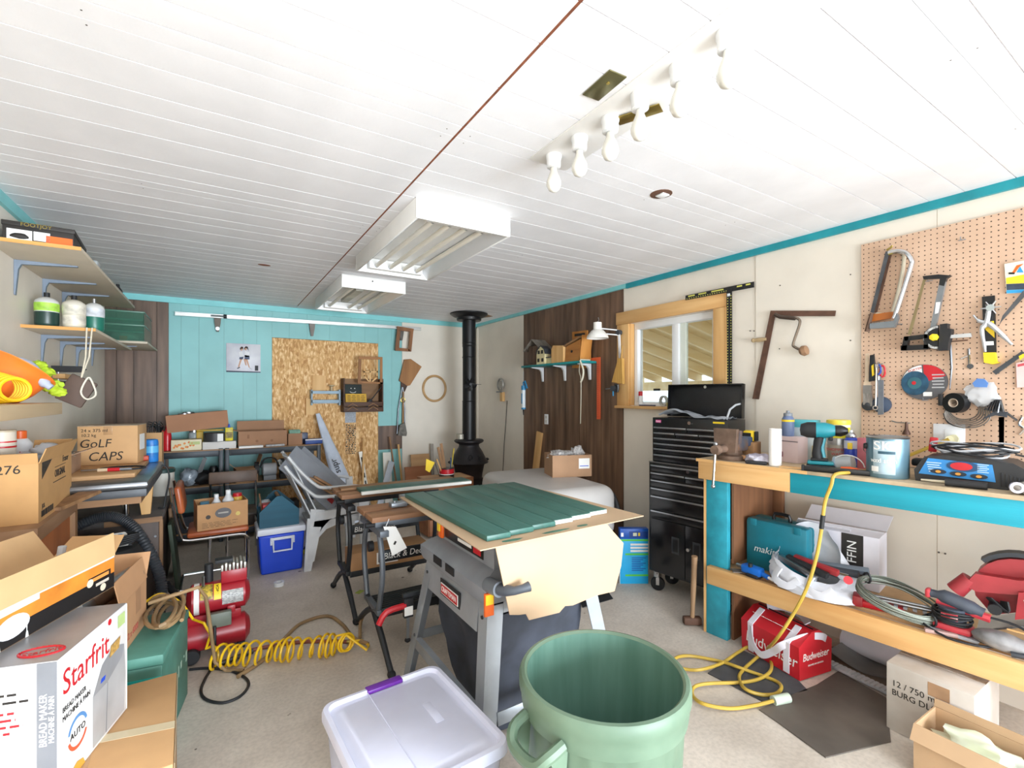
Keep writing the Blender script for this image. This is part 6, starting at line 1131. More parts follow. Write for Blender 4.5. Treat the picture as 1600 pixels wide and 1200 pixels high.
pface([(-.02, .01), (.165, .01), (.175, .13), (.165, .235), (.10, .262), (.03, .235), (-.02, .165)], mat('#c6c8cc', .3, .3, .15, 5), 'machine_picture'); pface([(-.02, .165), (.06, .165), (.15, .20), (.165, .235), (.10, .262), (.03, .235)], mat('#a8abb2', .3, .3), 'machine_lid', 1); pface([(.06, .165), (.063, .165), (.055, .01), (.05, .01)], GREY, 'machine_edge', 1); pface([(.02, .182), (.045, .182), (.05, .195), (.025, .195)], BLUE, 'machine_screen', 2); pface([(.07, .235), (.13, .24), (.14, .275), (.08, .27)], mat('#8d6a3a', .6, col2='#cda65a', scale=90), 'bread_picture', 3); pface([(-.14, .0), (-.06, .0), (-.07, .02), (-.1, .03), (-.13, .02)], mat('#d8a040', .6, var=.3), 'bread_picture', 1); pface([(.125, .305), (.17, .305), (.17, .345), (.125, .345)], mat('#b8cf8a', .5, var=.1), 'green_badge', 1)
tx = text('BREAD MAKER', .024, PAPER, t, (w / 2 - .03, -d / 2 - .0016, .21), (PI / 2, -PI / 2, 0), sx=.9); tx = text('MACHINE À PAIN', .018, PAPER, t, (w / 2 - .012, -d / 2 - .0016, .21), (PI / 2, -PI / 2, 0), sx=.9)
prints(t, -d / 2 - .0006, -.09, .04, .26, .30, 2, INK, 'print', w=.03, hh=.3); prints(t, -d / 2 - .0006, -.09, .03, .18, .25, 4, RED, 'red_print', w=.04, hh=.35)
g = G(); 
for k in range(24): a = k * 2 * PI / 24; g.cyl((.03 + .05 * math.cos(a), -.12 + .028 * math.sin(a), hh + .0012), (.03 + .05 * math.cos(a + .27), -.12 + .028 * math.sin(a + .27), hh + .0022), .004, n=5)
g.o('top_logo', RED, t, stuff=True); tx = text('Starfrit', .03, RED, t, (.03, -.12, hh + .0016), (0, 0, .3))
G().b2((X_ - .004, d / 2 - .001, .002), (X_, d / 2 + .0015, hh - .002)).o('corner_edge', PAPER, t)
prints(t, d / 2 + 0., -.1, .1, .02, .35, 14, INK, 'print')
t = T('fan_carton', 'open black and orange ceiling fan carton with wide flaps', 'box', (-.545, 2.03, .7645), math.radians(-24))
w, d, hh = .20, .66, .115; FB = mat('#1d1b1c', .45, var=.1)
g = G(); th = .005
g.b2((-w / 2, -d / 2, 0), (w / 2, d / 2, th)).b2((-w / 2, -d / 2, th), (w / 2, -d / 2 + th, hh)).b2((-w / 2, d / 2 - th, th), (w / 2, d / 2, hh)).b2((-w / 2, -d / 2, th), (-w / 2 + th, d / 2, hh)).b2((w / 2 - th, -d / 2, th), (w / 2, d / 2, hh)); g.o('body', CARD, t)
XE = w / 2 + .0004
def pf2(pts, m, nm, k=0): G().add([(XE + .0003 * k, y, z) for y, z in pts], [tuple(range(len(pts)))]).o(nm, m, t)
pf2([(-d / 2, .001), (d / 2, .001), (d / 2, hh), (-d / 2, hh)], FB, 'black_panel'); pf2([(-d / 2, .055), (d / 2, .055), (d / 2, hh - .006), (-d / 2, hh - .004)], mat('#e08a34', .5, var=.2, scale=9), 'orange_panel', 1); pf2([(-d / 2, hh - .004), (d / 2, hh - .006), (d / 2, hh), (-d / 2, hh)], PAPER, 'white_edge', 1); pf2([(-.28, .09), (-.0, .095), (.0, .111), (-.28, .111)], PAPER, 'torn_strip', 2)
pf2([(.2, .03), (.31, .03), (.31, .075), (.2, .075)], FB, 'badge_panel', 2); pf2([(.215, .058), (.30, .058), (.30, .07), (.215, .07)], mat('#e8964a', .5), 'badge_text', 3); pf2([(.235, .036), (.30, .036), (.30, .046), (.235, .046)], mat('#cfc6b8', .5), 'badge_text', 3)
for y, z, r in ((.207, .058, .014), (.27, .022, .013)): G().add([(XE + .0013, y + r * 1.1 * math.cos(k * PI / 8), z + r * math.sin(k * PI / 8)) for k in range(16)], [tuple(range(16))]).o('seal', mat('#e8d8c0', .5), t)
G().add([(XE + .0012, -.09 + .055 * math.cos(k * PI / 10), .052 + .032 * math.sin(k * PI / 10)) for k in range(20)], [tuple(range(20))]).o('lamp_globe_picture', mat('#d9dadd', .4, var=.05), t)
for y in (-.135, -.045): pf2([(y - .0015, .0), (y + .0015, .0), (y + .0015, .06), (y - .0015, .06)], PAPER, 'pull_chain_picture', 3); pf2([(y - .006, -.0), (y + .006, -.0), (y + .003, .018), (y - .003, .018)], PAPER, 'pull_knob_picture', 4)
def fl4(q, m=CARDL, nm='flap'): G().slab(q, .004).o(nm, m, t)
fl4([(w / 2, -d / 2, hh + .001), (w / 2, d / 2, hh + .001), (w / 2 - .005, d / 2 + .0, hh + .085), (w / 2 - .005, -d / 2, hh + .085)], mat('#cdab7c', .7, var=.05))
fl4([(-w / 2, d / 2, hh + .001), (w / 2, d / 2, hh + .001), (w / 2 - .02, d / 2 + .09, hh + .05), (-w / 2, d / 2 + .09, hh + .05)], CARD); fl4([(-w / 2, -d / 2, hh + .001), (-w / 2, d / 2, hh + .001), (-w / 2 - .07, d / 2, hh + .10), (-w / 2 - .07, -d / 2, hh + .10)], mat('#cba679', .7, var=.06))
G().tube([(-.02, .20, .02), (.0, .21, .10), (.01, .215, .19)], .012, 8).o('fan_rod', LGREY, t); G().tube([(-.04, .22, .13), (.03, .20, .135)], .005, 6).o('wire', INK, t)
# teal chest with hose, open carton
t = T('tool_box_chest', 'worn teal painted wooden chest beside the red compressor', 'chest', (-.395, 2.66, 0), math.radians(-9)); TC = mat('#5a9384', .55, col2='#47796c', scale=5, bump=.15)
G().b2((-.25, -.22, 0), (.25, .22, .375), .006).o('body', TC, t); G().b2((-.255, -.225, .376), (.255, .225, .42), .008).o('lid', TC, t); G().b2((.08, -.2265, .20), (.2505, -.2201, .33)).o('bright_teal_patch', mat('#1fb3ad', .5), t)
g = G()
for k in range(7): g.b2((.2501, -.12 + .05 * k + .01 * (k % 2), .18 + .02 * (k % 3)), (.2508, -.10 + .05 * k, .23))
g.o('scuff', mat('#a8bfb0', .7), t, stuff=True)
t = carton('open_carton', 'open brown carton with a metal roll on the teal chest', (-.425, 2.62, .4215), math.radians(-9), .26, .34, .21, mat('#bd9069', .75, var=.06), flaps=(('e', -.2, .10), ('s', 1.3, .12), ('n', .6, .12)), open_=True)
G().cyl((.0, -.10, .215), (.09, .16, .235), .042, n=18).o('metal_roll', STEEL, t); G().cyl((-.06, -.12, .20), (-.01, .12, .23), .045, n=18).o('white_roll', mat('#e4ebee', .4), t); G().box((-.09, -.0, .24), (.05, .22, .05), .004, rot=(0, .3, 0)).o('teal_packet', mat('#27a39c', .4), t)
text('12 x 6000', .04, mat('#b05a4a', .6), t, (.1312, -.02, .045), R_E, sx=.9); G().b2((.1302, .02, .10), (.1308, .09, .20)).o('faded_square', mat('#ad8360', .75), t)
t = T('air_hose', 'tan rubber air hose coiled on the teal chest trailing to floor', 'hose', (-.17, 2.70, .4215), 0); TH = mat('#9a7d58', .6, var=.2)
pts = []
for k in range(56):
    a = k * PI / 8; q = 1 + .22 * math.sin(k * .37); pts.append((-.015 + .055 * q * math.cos(a) + .02 * math.sin(k * .21), -.02 + (.17 * q) * math.sin(a) - .02 * math.cos(k * .3), .0115 + .0016 * k * (1 - .006 * k) + .008 * (1 + math.sin(a * 1.5))))
pts += [(.10, .16, .09), (.13, .20, .02), (.15, .24, -.16), (.17, .27, -.36), (.22, .25, -.411), (.30, .20, -.411)]
G().tube(pts, .009, 8).o('hose', TH, t)
pts = [(.27, .15, -.4105), (.40, .26, -.4105), (.52, .44, -.4105), (.64, .60, -.41), (.80, .62, -.41), (.86, .45, -.41), (.88, .24, -.41), (.93, .10, -.40)]
G().tube(pts, .0105, 8, sm=6).o('hose_loop', TH, t); G().tube([(.91, .2, -.40), (.96, .35, -.36), (1.05, .32, -.25), (1.12, .22, -.22)], .0105, 8, sm=5).o('hose_end', TH, t)
# ---------------------------------------------------------------- centre: table saw, portable benches, chairs, cooler, shelving
t = T('table_saw', 'grey contractor table saw on splayed steel stand, centre of floor', 'table saw', (1.22, 2.0, 0)); cx_, cy_ = 1.22, 2.0
SG = mat('#8d929a', .45, .1, .1); SGD = mat('#6f747c', .45, .1, .1); LEGM = mat('#a3a9b0', .4, .35, .12, 7)
tops = {}
def leg(sx, sy):
    tx, ty, fx, fy, zt = .285 * sx, .325 * sy, .375 * sx, .425 * sy, .62; w = .075
    g = G()
    g.slab([(tx, ty, zt), (tx, ty - sy * w, zt), (fx, fy - sy * w * .8, 0.004), (fx, fy, 0.004)], .004 * (-sx * sy)); g.slab([(tx, ty, zt), (tx - sx * w, ty, zt), (fx - sx * w * .8, fy, 0.004), (fx, fy, 0.004)], .004 * (sx * sy))
    l = g.o('leg', LEGM, t)
    for k in (.08, .62): 
        x = tx + (fx - tx) * k; y = ty + (fy - ty) * k - sy * w * .5; G().cyl((x + sx * .001, y, zt * (1 - k)), (x + sx * .006, y, zt * (1 - k)), .008, n=8).o('bolt', DSTEEL, l)
    G().b2((fx - .03 * (1 + sx), fy - .03 * (1 + sy), 0), (fx + .03 * (1 - sx), fy + .03 * (1 - sy), .0038)).o('foot_plate', BLKM, l)
for sx in (-1, 1):
    for sy in (-1, 1): leg(sx, sy)
for sx in (-1, 1): G().slab([(.286 * sx, -.25, .63), (.286 * sx, .25, .63), (.304 * sx, .262, .50), (.304 * sx, -.262, .50)], .004 * sx).o('top_rail', LEGM, t)
for sy in (-1, 1): G().slab([(-.21, .326 * sy, .63), (.21, .326 * sy, .63), (.215, .333 * sy, .585), (-.215, .333 * sy, .585)], .004 * -sy).o('top_rail', LEGM, t)
for sx in (-1, 1): G().box((.344 * sx, 0, .205), (.006, .64, .05), .001, rot=(0, -.14 * sx, 0)).box((.334 * sx, 0, .23), (.03, .64, .004), 0).o('lower_brace', LEGM, t)
for sy in (-1, 1): G().box((0, .394 * sy, .205), (.56, .006, .05), .001, rot=(.14 * sy, 0, 0)).o('lower_brace', LEGM, t)
G().prism([(-.115, .515), (.10, .515), (.10, .60), (-.115, .60)], -.002, .002, Matrix.Translation((-.2985, 0, -.0)) @ Matrix.Rotation(-PI / 2, 4, 'Z')).o('badge_plate', BLKM, t)
bm_ = Matrix.Translation((-.302, 0, 0)) @ Matrix.Rotation(-PI / 2, 4, 'Z')
G(bm_).b2((-.10, -.003, .535), (.085, .0, .585)).o('badge_white', PAPER, t); G(bm_).b2((-.095, -.0042, .539), (.08, -.0031, .581)).o('badge_red', RED, t)
text('CRAFTSMAN', .034, PAPER, t, (-.3068, .008, .56), (PI / 2, 0, -PI / 2), sx=.82)
def rectloft(rows, m, nm, wr=0., n=10):
    g = G(); vs = []; 
    for j, (x0, x1, y0, y1, z) in enumerate(rows):
        for i in range(4 * n):
            s_, f = divmod(i, n); f /= n
            p = [(x0 + (x1 - x0) * f, y0), (x1, y0 + (y1 - y0) * f), (x1 - (x1 - x0) * f, y1), (x0, y1 - (y1 - y0) * f)][s_]
            q = wr * noise.noise(Vector((p[0] * 6, p[1] * 6, z * 5))) ; vs.append((p[0] * (1 + q), p[1] * (1 + q), z))
    N = 4 * n; fs = [(j * N + i, j * N + (i + 1) % N, (j + 1) * N + (i + 1) % N, (j + 1) * N + i) for j in range(len(rows) - 1) for i in range(N)] + [tuple(range(N - 1, -1, -1)), tuple((len(rows) - 1) * N + i for i in range(N))]
    return g.add(vs, fs).o(nm, m, t)
rectloft([(-.17 - .085 * k / 8, .21 + .05 * k / 8, -.22 - .08 * k / 8, .20 + .09 * k / 8, .02 + .55 * k / 8) for k in range(9)], mat('#454a57', .8, col2='#2c3038', scale=5), 'dust_bag', .16)
rectloft([(-.30, .29, -.335, .34, .632), (-.31, .30, -.345, .35, .66), (-.31, .30, -.345, .35, .70), (-.27, .28, -.31, .31, .735), (-.235, .27, -.29, .29, .75), (-.235, .27, -.29, .29, .885)], SG, 'saw_body')
G(bm_).b2((-.24, .010, .64), (.10, .02, .70), .004).o('base_panel', SGD, t)
for k, y in enumerate((.12, -.02)): G(bm_).b2((-y - .045, -.014, .665), (-y + .045, -.0095, .70)).o('vent_grille', BLKM, t)
bm2 = Matrix.Translation((-.2365, 0, 0)) @ Matrix.Rotation(-PI / 2, 4, 'Z')
G(bm2).b2((-.20, -.002, .765), (.20, .001, .875), .001).o('control_panel', BLACK, t); G(bm2).b2((-.05, -.0035, .785), (.09, -.0021, .80)).o('panel_label', PAPER, t); G(bm2).b2((.11, -.0035, .775), (.18, -.0021, .80)).o('panel_badge', RED, t); G(bm2).b2((.02, -.0035, .825), (.17, -.0021, .865)).o('panel_red_label', mat('#8d3036', .5, var=.4, scale=40), t); prints(t, 0, 0, .001, 0, .01, 1)
G(bm2).b2((-.255, -.018, .755), (-.205, .0, .86), .01).o('switch_plate', ORNG, t); G(bm2).b2((-.245, -.028, .79), (-.215, -.0181, .84), .004).o('switch_key', YEL, t)
G().cyl((-.285, -.33, .715), (-.285, -.42, .725), .030, n=18).o('crank_hub', SGD, t); G().tube([(-.285, -.42, .725), (-.26, -.49, .74), (-.205, -.505, .75)], [.022, .016, .020], 10, sm=2).o('crank_handle', mat('#4a4f57', .5), t)
G().b2((-.315, -.358, .60), (-.275, -.347, .69)).o('warning_label', ORNG, t); G().b2((-.312, -.3595, .645), (-.278, -.3581, .685)).o('warning_panel', YEL, t)
G().b2((-.30, -.34, .886), (.34, .36, .908), .003).o('saw_table', STEEL, t)
fr = G().b2((-.31, .05, .872), (-.255, .70, .898), .004).o('fence_rail', STEEL, t); g = G()
for k in range(16): g.b2((-.305, .08 + .038 * k, .8981), (-.262, .10 + .038 * k, .9005))
g.o('rail_mark', GREY, fr, stuff=True)
# cardboard and planks on the saw
t = T('cardboard_sheet', 'large tan cardboard drip sheet draped over table saw under green planks', 'cardboard', (1.25, 2.04, .9095))
G().prismz([(-.43, -.515), (-.0, -.50), (.455, -.485), (.42, .20), (.36, .515), (-.38, .515)], 0, .004).o('top_sheet', CARDP, t)
G().prism([(-.355, .003), (.21, .003), (.315, -.10), (.30, -.20), (.26, -.305), (.15, -.30), (.02, -.312), (-.02, -.305), (-.05, -.325), (-.20, -.318), (-.215, -.29), (-.25, -.285), (-.29, -.275)], -.494, -.490).o('hanging_sheet', CARDP, t)
G().slab([(.215, -.488, .002), (.31, -.486, -.10), (.30, -.43, -.15), (.22, -.38, -.03)], .004).o('folded_corner', CARDP, t)
for x, y, s_ in ((-.27, -.475, .05), (-.05, -.47, .07), (.10, -.462, .03), (.34, -.30, .035), (.37, -.26, .02)): G().blob((x, y, .0045), (s_, .012, .001), .5, 4, 2, x * 9).o('paint_smear', mat('#4c7a66', .5), t)
PG = mat('#3d6b62', .42, col2='#325a52', scale=5, stretch=(6, .5, 1))
ws = [.112, .122, .125, .108, .12, .115]; x = .885
for k, w in enumerate(ws):
    o = T('green_plank', 'wet green painted plank on cardboard, %s from the left of six' % ['first', 'second', 'third', 'fourth', 'fifth', 'sixth'][k], 'plank', (x + w / 2, 2.07, .914 + .0005), 0, 'green painted planks on the table saw')
    y0 = -.475 + .016 * k; y1 = .455 - .02 * (k % 2) + .01 * k * (k % 3 == 0)
    G().b2((-w / 2 + .0012, y0, 0), (w / 2 - .0012, y1, .022), .003).o('board', PG, o)
    if k > 2: G().b2((-w / 2 + .003, y0 - .0008, .001), (w / 2 - .003, y0 - .0001, .0185)).o('bare_end', mat('#e2d5c8', .6, var=.08), o)
    x += w
# portable folding benches
WMB = mat('#2a2d31', .45, .2, .15); WMG = mat('#686e76', .45, .3, .12)
def workmate(label, loc, fm, L):
    t = T('folding_workbench', label, 'workbench', loc, 0, 'folding workbenches')
    for y0, y1 in ((-.165, -.015), (.015, .165)):
        j = G().b2((0, y0, .775), (L, y1, .803), .002).o('jaw', wood('#a47a58', '#80583c', 0, 8), t)
    for y in (-.10, .10): G().b2((.03, y - .02, .735), (L - .02, y + .02, .7745), .002).o('jaw_beam', fm, t)
    for x in (.05, L - .08):
        G().b2((x - .02, -.21, .70), (x + .03, .21, .7345), .003).o('top_channel', fm, t)
        for sy in (-1, 1):
            G().tube([(x, .13 * sy, .70), (x, .175 * sy, .60), (x, .185 * sy, .48), (x, .14 * sy, .33), (x, .11 * sy, .26)], .016, 8, sm=5).o('leg', fm, t)
            f = G().tube([(x, -.11 * sy, .27), (x, .10 * sy, .19), (x - .01 * 0, .34 * sy, .028)], [.016, .018, .016], 8, sm=3).o('foot_leg', WMB, t); G().blob((x, .345 * sy, .022), (.022, .03, .022), 0, 2, 2).o('rubber_foot', BLKR, f)
        G().b2((x - .015, -.14, .245), (x + .015, .14, .275), .003).o('lower_channel', fm, t)
        G().cyl((x - .025, 0, .60), (x + .0, 0, .60), .03, n=14).o('knob', BLKM, t)
        G().cyl((x - .07, -.10, .75), (x - .02, -.10, .75), .014, n=10).o('crank', BLKM, t)
    G().b2((.06, -.13, .255), (L - .09, .10, .27)).o('step', mat('#3f4348', .5, .2, .2), t)
    for k in range(9): G().b2((.07, -.125 + .025 * k, .2705), (L - .10, -.113 + .025 * k, .2745)).o('step_rib', WMB, t)
    G().b2((.06, -.148, .235), (L - .09, -.1345, .285), .002).o('step_front', WMB, t)
    c = G().b2((.13, .145, .44), (L - .08, .165, .51), .002).o('cross_panel', WMB, t); text('Black & Decker', .055, PAPER, c, (.155, .1425, .475), al='LEFT', sx=.92, shear=.15)
    for k in range(6): G().b2((.10 + .09 * k, -.166, .8032), (.112 + .09 * k, .166, .8037)).o('scale_mark', INK, t) if 0 else None
    return t
workmate('near folding workbench with grey legs behind the table saw', (.73, 2.77, 0), WMG, .68)
workmate('far folding workbench with black legs carrying the narrow green plank', (.72, 3.46, 0), WMB, .74)
t = T('narrow_green_plank', 'narrow green painted plank with pale edge on far folding workbench', 'plank', (1.21, 3.36, .8035), -.02); G().b2((-.37, -.13, .0), (.45, -.10, .02), .002).o('pale_strip', mat('#dcdcd8', .5, var=.05), t); G().b2((-.36, -.099, .0), (.46, .07, .021), .002).o('board', PG, t)
o = tag(G().b2((-.45, -.05, 0), (.42, .05, .016), .002).o('brown_plank', OLDX), 'narrow brown plank behind the green plank, far workbench', 'plank'); o.location = (1.2, 3.50, .8035)
t = T('metal_clamp_head', 'grey metal clamp head lying on the near folding workbench', 'clamp', (.94, 2.80, .804)); G().b2((-.05, -.03, 0), (.05, .03, .028), .006).o('body', GALV, t); G().b2((.051, -.015, .003), (.09, .02, .04), .004).o('jaw', DSTEEL, t); G().lathe([(.012, .0285), (.012, .036)], (-.02, 0, 0), 12).o('screw', STEEL, t)
t = T('price_tag', 'white paper tag hanging from the near folding workbench', 'tag', (.80, 2.585, .755)); G().prism([(-.015, 0), (.055, -.01), (.12, -.14), (.035, -.17)], -.002, 0).o('tag', PAPER, t); G().box((.05, -.0028, -.10), (.012, .001, .02), rot=(0, .5, 0)).o('printed_cross', INK, t); G().tube([(0, 0, 0), (.01, 0, .02), (.02, .01, .035)], .002, 5).o('string', WPL, t)
t = T('bar_clamp', 'red handled bar clamp hanging low on the saw stand leg', 'clamp', (.80, 2.40, .30)); G().tube([(-.10, -.02, .02), (-.06, -.02, .075), (.04, -.02, .085)], .016, 8, sm=3).o('handle', RED, t); G().b2((.03, -.03, .02), (.08, .0, .12), .005).o('body', BLKM, t); G().b2((.045, -.02, -.10), (.06, -.01, .02)).o('screw_rod', STEEL, t); G().blob((.0525, -.015, -.10), (.016, .016, .012), 0, 1, 2).o('pad', BLKR, t); G().b2((.03, -.034, .035), (.075, -.0301, .08)).o('label', PAPER, t); G().b2((.03, -.012, .121), (.30, .006, .14)).o('bar', DSTEEL, t)
t = carton('flat_carton', 'flat brown carton with white shipping label on far workbench step', (1.06, 3.40, .276), -.03, .55, .20, .12, mat('#a87f58', .75, var=.06), tape=False); G().b2((-.10, -.1012, .02), (.05, -.1001, .10)).o('label', PAPER, t); G().b2((-.02, -.1018, .05), (.03, -.1012, .075)).o('barcode', INK, t)
# orange vinyl chair
t = T('vinyl_chair', 'orange vinyl chair with chrome sled frame holding a carton', 'chair', (.02, 4.50, 0)); VO = mat('#b5623a', .35, col2='#9c4a26', scale=6)
G().b2((-.20, -.20, .395), (.21, .20, .44), .02).o('seat', VO, t)
G(Matrix.Translation((-.245, 0, .69)) @ Matrix.Rotation(-.14, 4, 'Y')).box((0, 0, 0), (.045, .37, .21), .02, seg=3).o('backrest', VO, t)
for sy in (-1, 1):
    y = .185 * sy; G().tube([(-.30, y, .79), (-.275, y, .60), (-.235, y, .42), (-.20, y, .385), (-.1, y, .38), (.14, y, .38), (.19, y, .36), (.205, y, .31), (.205, y, .05), (.195, y, .02), (.16, y, .011), (-.24, y, .011)], .011, 8, sm=4).o('side_tube', CHROME, t)
G().cyl((-.24, -.185, .011), (-.24, .185, .011), .011, n=8).o('rear_runner', CHROME, t); 
for x in (-.06, .06): G().tube([(x, -.185, .38), (x, -.17, .20), (x, .17, .20), (x, .185, .38)], .008, 6).o('brace_wire', CHROME, t)
t = T('metal_chair', 'second chrome framed chair with brown back behind orange chair', 'chair', (.15, 5.02, 0), -PI / 2)
G().b2((-.18, -.18, .40), (.20, .18, .43), .012).o('seat', mat('#4a4038', .5, var=.2), t); G().box((-.21, 0, .70), (.03, .40, .11), .01, rot=(0, -.1, 0)).o('backrest', mat('#6d5648', .5, var=.2), t)
for sy in (-1, 1): G().tube([(-.22, .185 * sy, .74), (-.19, .185 * sy, .42), (-.24, .19 * sy, .008)], .010, 8).o('rear_leg', CHROME, t); G().tube([(-.18, .17 * sy, .395), (.16, .17 * sy, .395), (.20, .18 * sy, .36), (.22, .19 * sy, .008)], .010, 8).o('front_leg', CHROME, t)
t = carton('bottle_carton', 'open brown carton with oval logo on orange chair seat', (.04, 4.46, .4405), .12, .34, .26, .20, mat('#bd8f62', .75, var=.06), open_=True)
G().lathe([(.055, 0), (.055, .001)], (.0, -.1305, .12), 24, rot=(PI / 2, 0, .0), sx=1., sy=.7).o('oval_logo', mat('#5d5a5c', .5, var=.15), t); G().b2((-.035, -.1322, .115), (.035, -.1314, .127)).o('logo_script', mat('#a8a29a', .6), t)
for x in (-.10, .10): G().lathe([(.016, 0), (.016, .0015)], (x, -.1302, .10), 16, rot=(PI / 2, 0, 0)).o('hand_hole', mat('#46403c' if x < 0 else '#d8c070', .7), t)
prints(t, -.1301, -.14, .14, .015, .06, 4, INK, 'print', w=.05, hh=.2)
WB = mat('#d4d6d8', .4, var=.05)
for i, (x, y, h_, r) in enumerate(((-.03, -.05, .25, .035), (.05, -.05, .275, .04))):
    b = T('white_bottle', ['shorter white bottle in carton on the orange chair', 'taller white bottle in carton on the orange chair'][i], 'bottle', (.04 + x, 4.46 + y, .446), 0, 'white bottles in the carton'); G().lathe([(r, 0), (r, h_ * .72), (r * .5, h_ * .84), (r * .42, h_ * .9)], n=18).o('body', WB, b); G().cyl((0, 0, h_ * .9), (0, 0, h_), r * .46, n=14).o('cap', WPL, b)
b = T('yellow_jar', 'yellow jar with red lid in carton on the orange chair', 'jar', (.155, 4.46, .446)); G().lathe([(.035, 0), (.036, .20), (.03, .21)], n=18).o('body', mat('#d9b04a', .4, var=.1), b); G().cyl((0, 0, .21), (0, 0, .235), .032, n=16).o('lid', RED, b)
o = tag(G().b2((-.09, -.04, 0), (-.03, .05, .175), .004).o('cyan_carton', mat('#5a9fc4', .5)), 'light blue packet at the left inside orange chair carton', 'packet'); o.location = (-.01, 4.52, .446)
# cooler and tool tote
t = T('cooler', 'bright blue cooler with white lid on the floor', 'cooler', (.475, 4.53, 0)); CBL = mat('#1546d2', .35, var=.05)
G().prism([(-.155, 0), (.155, 0), (.175, .32), (-.175, .32)], -.16, .17).o('body', CBL, t); bb = t.children[-1]; md = bb.modifiers.new('b', 'BEVEL'); md.width = .015; md.segments = 3
G().b2((-.185, -.17, .3205), (.185, .18, .375), .014).o('lid', mat('#e4e8f2', .4, var=.03), t)
hd = G().tube([(-.07, -.185, .29), (-.065, -.19, .19), (.07, -.19, .19), (.075, -.185, .29)], .009, 6).tube([(-.085, -.182, .29), (.09, -.182, .29)], .012, 6).o('handle', mat('#dfe4f2', .4), t)
for k in range(2): G().b2((-.09 + .165 * k, -.18, .24), (-.07 + .165 * k, -.166, .30), .003).o('handle_mount', mat('#dfe4f2', .4), t)
G().b2((-.186, -.13, .30), (-.18, -.08, .33), .002).o('hinge', WPL, t)
t = T('wooden_tool_tote', 'dark teal wooden tool tote standing on blue cooler', 'tool tote', (.46, 4.55, .376)); TT = wood('#1f5f78', '#17485c', 0, 9)
pent = [(-.15, 0), (.15, 0), (.15, .13), (.02, .255), (-.02, .255), (-.15, .13)]
G().prism(pent, -.15, -.132).o('end_panel', TT, t); G().prism(pent, .132, .15).o('end_panel', TT, t)
for sx in (-1, 1): G().b2((.15 * sx - .009 * (1 + sx), -.1315, .0), (.15 * sx + .009 * (1 - sx), .1315, .11)).o('side_board', TT, t)
G().b2((-.13, -.1315, 0), (.13, .1315, .012)).o('bottom_board', TT, t); G().cyl((0, -.1315, .235), (0, .1315, .235), .014, n=10).o('handle', OLDW, t)
t2 = T('tote_contents', 'red and white packets sticking out of teal tool tote', 'packets', (.37, 4.55, .39)); G().b2((-.03, -.09, 0), (.05, .03, .165), .005).o('packet', mat('#c9464a', .5, var=.4, scale=40), t2); G().blob((.0, .06, .15), (.05, .05, .035), .4, 3, 2).o('silver_bag', mat('#b9bdc2', .3, var=.2), t2); G().tube([(-.03, .02, .10), (-.05, .0, .25)], .006, 6).o('stick', OLDW, t2)
# stacked white plastic chairs with grey panels
WCH = mat('#d3d6da', .45, var=.12, scale=6)
def patio(label, loc, rz):
    t = T('plastic_chair', label, 'chair', loc, rz, 'stacked white plastic chairs')
    G().grid(lambda u, v: (-.22 + .44 * u, -.23 + .46 * v, .40 + .03 * u - .015 * math.sin(PI * v)), 8, 8, .012).o('seat', WCH, t)
    G().grid(lambda u, v: (-.20 - .20 * u - .03 * math.sin(PI * v) * u, (-.22 + .44 * v) * (1 - .1 * u), .42 + .46 * u), 8, 10, .010).o('backrest', WCH, t)
    for sy in (-1, 1):
        G().tube([(-.41, .21 * sy, .89), (-.33, .245 * sy, .78), (-.22, .27 * sy, .66), (-.14, .28 * sy, .62), (.10, .28 * sy, .61), (.19, .275 * sy, .59)], .017, 8, sm=4, flat=.8).o('arm', WCH, t)
        G().slab([(-.27, .25 * sy, .0), (-.215, .25 * sy, .0), (-.13, .235 * sy, .42), (-.24, .235 * sy, .44)], .03 * sy).o('rear_leg', WCH, t); G().slab([(.19, .26 * sy, .0), (.25, .26 * sy, .0), (.225, .275 * sy, .60), (.165, .275 * sy, .60)], .03 * -sy).o('front_leg', WCH, t)
        G().prism([(-.20, .41), (.19, .42), (.19, .37), (.10, .365), (0, .36), (-.09, .33), (-.15, .27), (-.19, .19), (-.235, .19)], .228 * sy - .012, .228 * sy + .012).o('side_apron', WCH, t)
    return t
patio('white plastic patio chair at the bottom of the stack', (.90, 4.52, 0), 0); patio('white plastic patio chair on top of the stack', (.925, 4.52, .075), 0)
for k, (dx, lab) in enumerate(((0, 'front grey plastic panel leaning in the white chairs'), (.10, 'rear grey plastic panel leaning in the white chairs'))):
    t = T('plastic_sheet', lab, 'panel', (.53 + dx * .8, 4.47 + .12 * k, .95 - .02 * k), 0, 'grey panels in the plastic chairs'); M = Matrix.Rotation(.80, 4, 'Y') @ Matrix.Rotation(.85, 4, 'X')
    G(M).b2((0, -.15, -.006), (.60, .15, .006), .002).o('panel', mat('#8b8f97', .5, var=.1), t); G(M).lathe([(.022, 0), (.022, .001)], (.33, -.02, .0062), 14, sx=1.4).o('cutout', BLKM, t); G(M).b2((.50, -.08, .0063), (.56, -.03, .0075)).o('red_sticker', DRED, t); G(M).b2((.42, .02, .0063), (.50, .05, .0075)).o('white_sticker', PAPER, t)
t = T('scrap_sticks', '', ''); bpy.data.objects.remove(t)
for k in range(5):
    o = tag(G().box((0, 0, 0), (.46, .022, .018), .002).o('wood_stick', OLDX if k % 2 else OLDW), '%s weathered wood stick of the bundle in the white chairs' % ['nearest', 'second nearest', 'middle', 'second farthest', 'farthest'][k], 'stick', 'weathered sticks in the chairs'); o.location = (.86 + .02 * k, 4.36 + .035 * k, .62 + .012 * (k % 2)); o.rotation_euler = (0, .62, .05 * k)
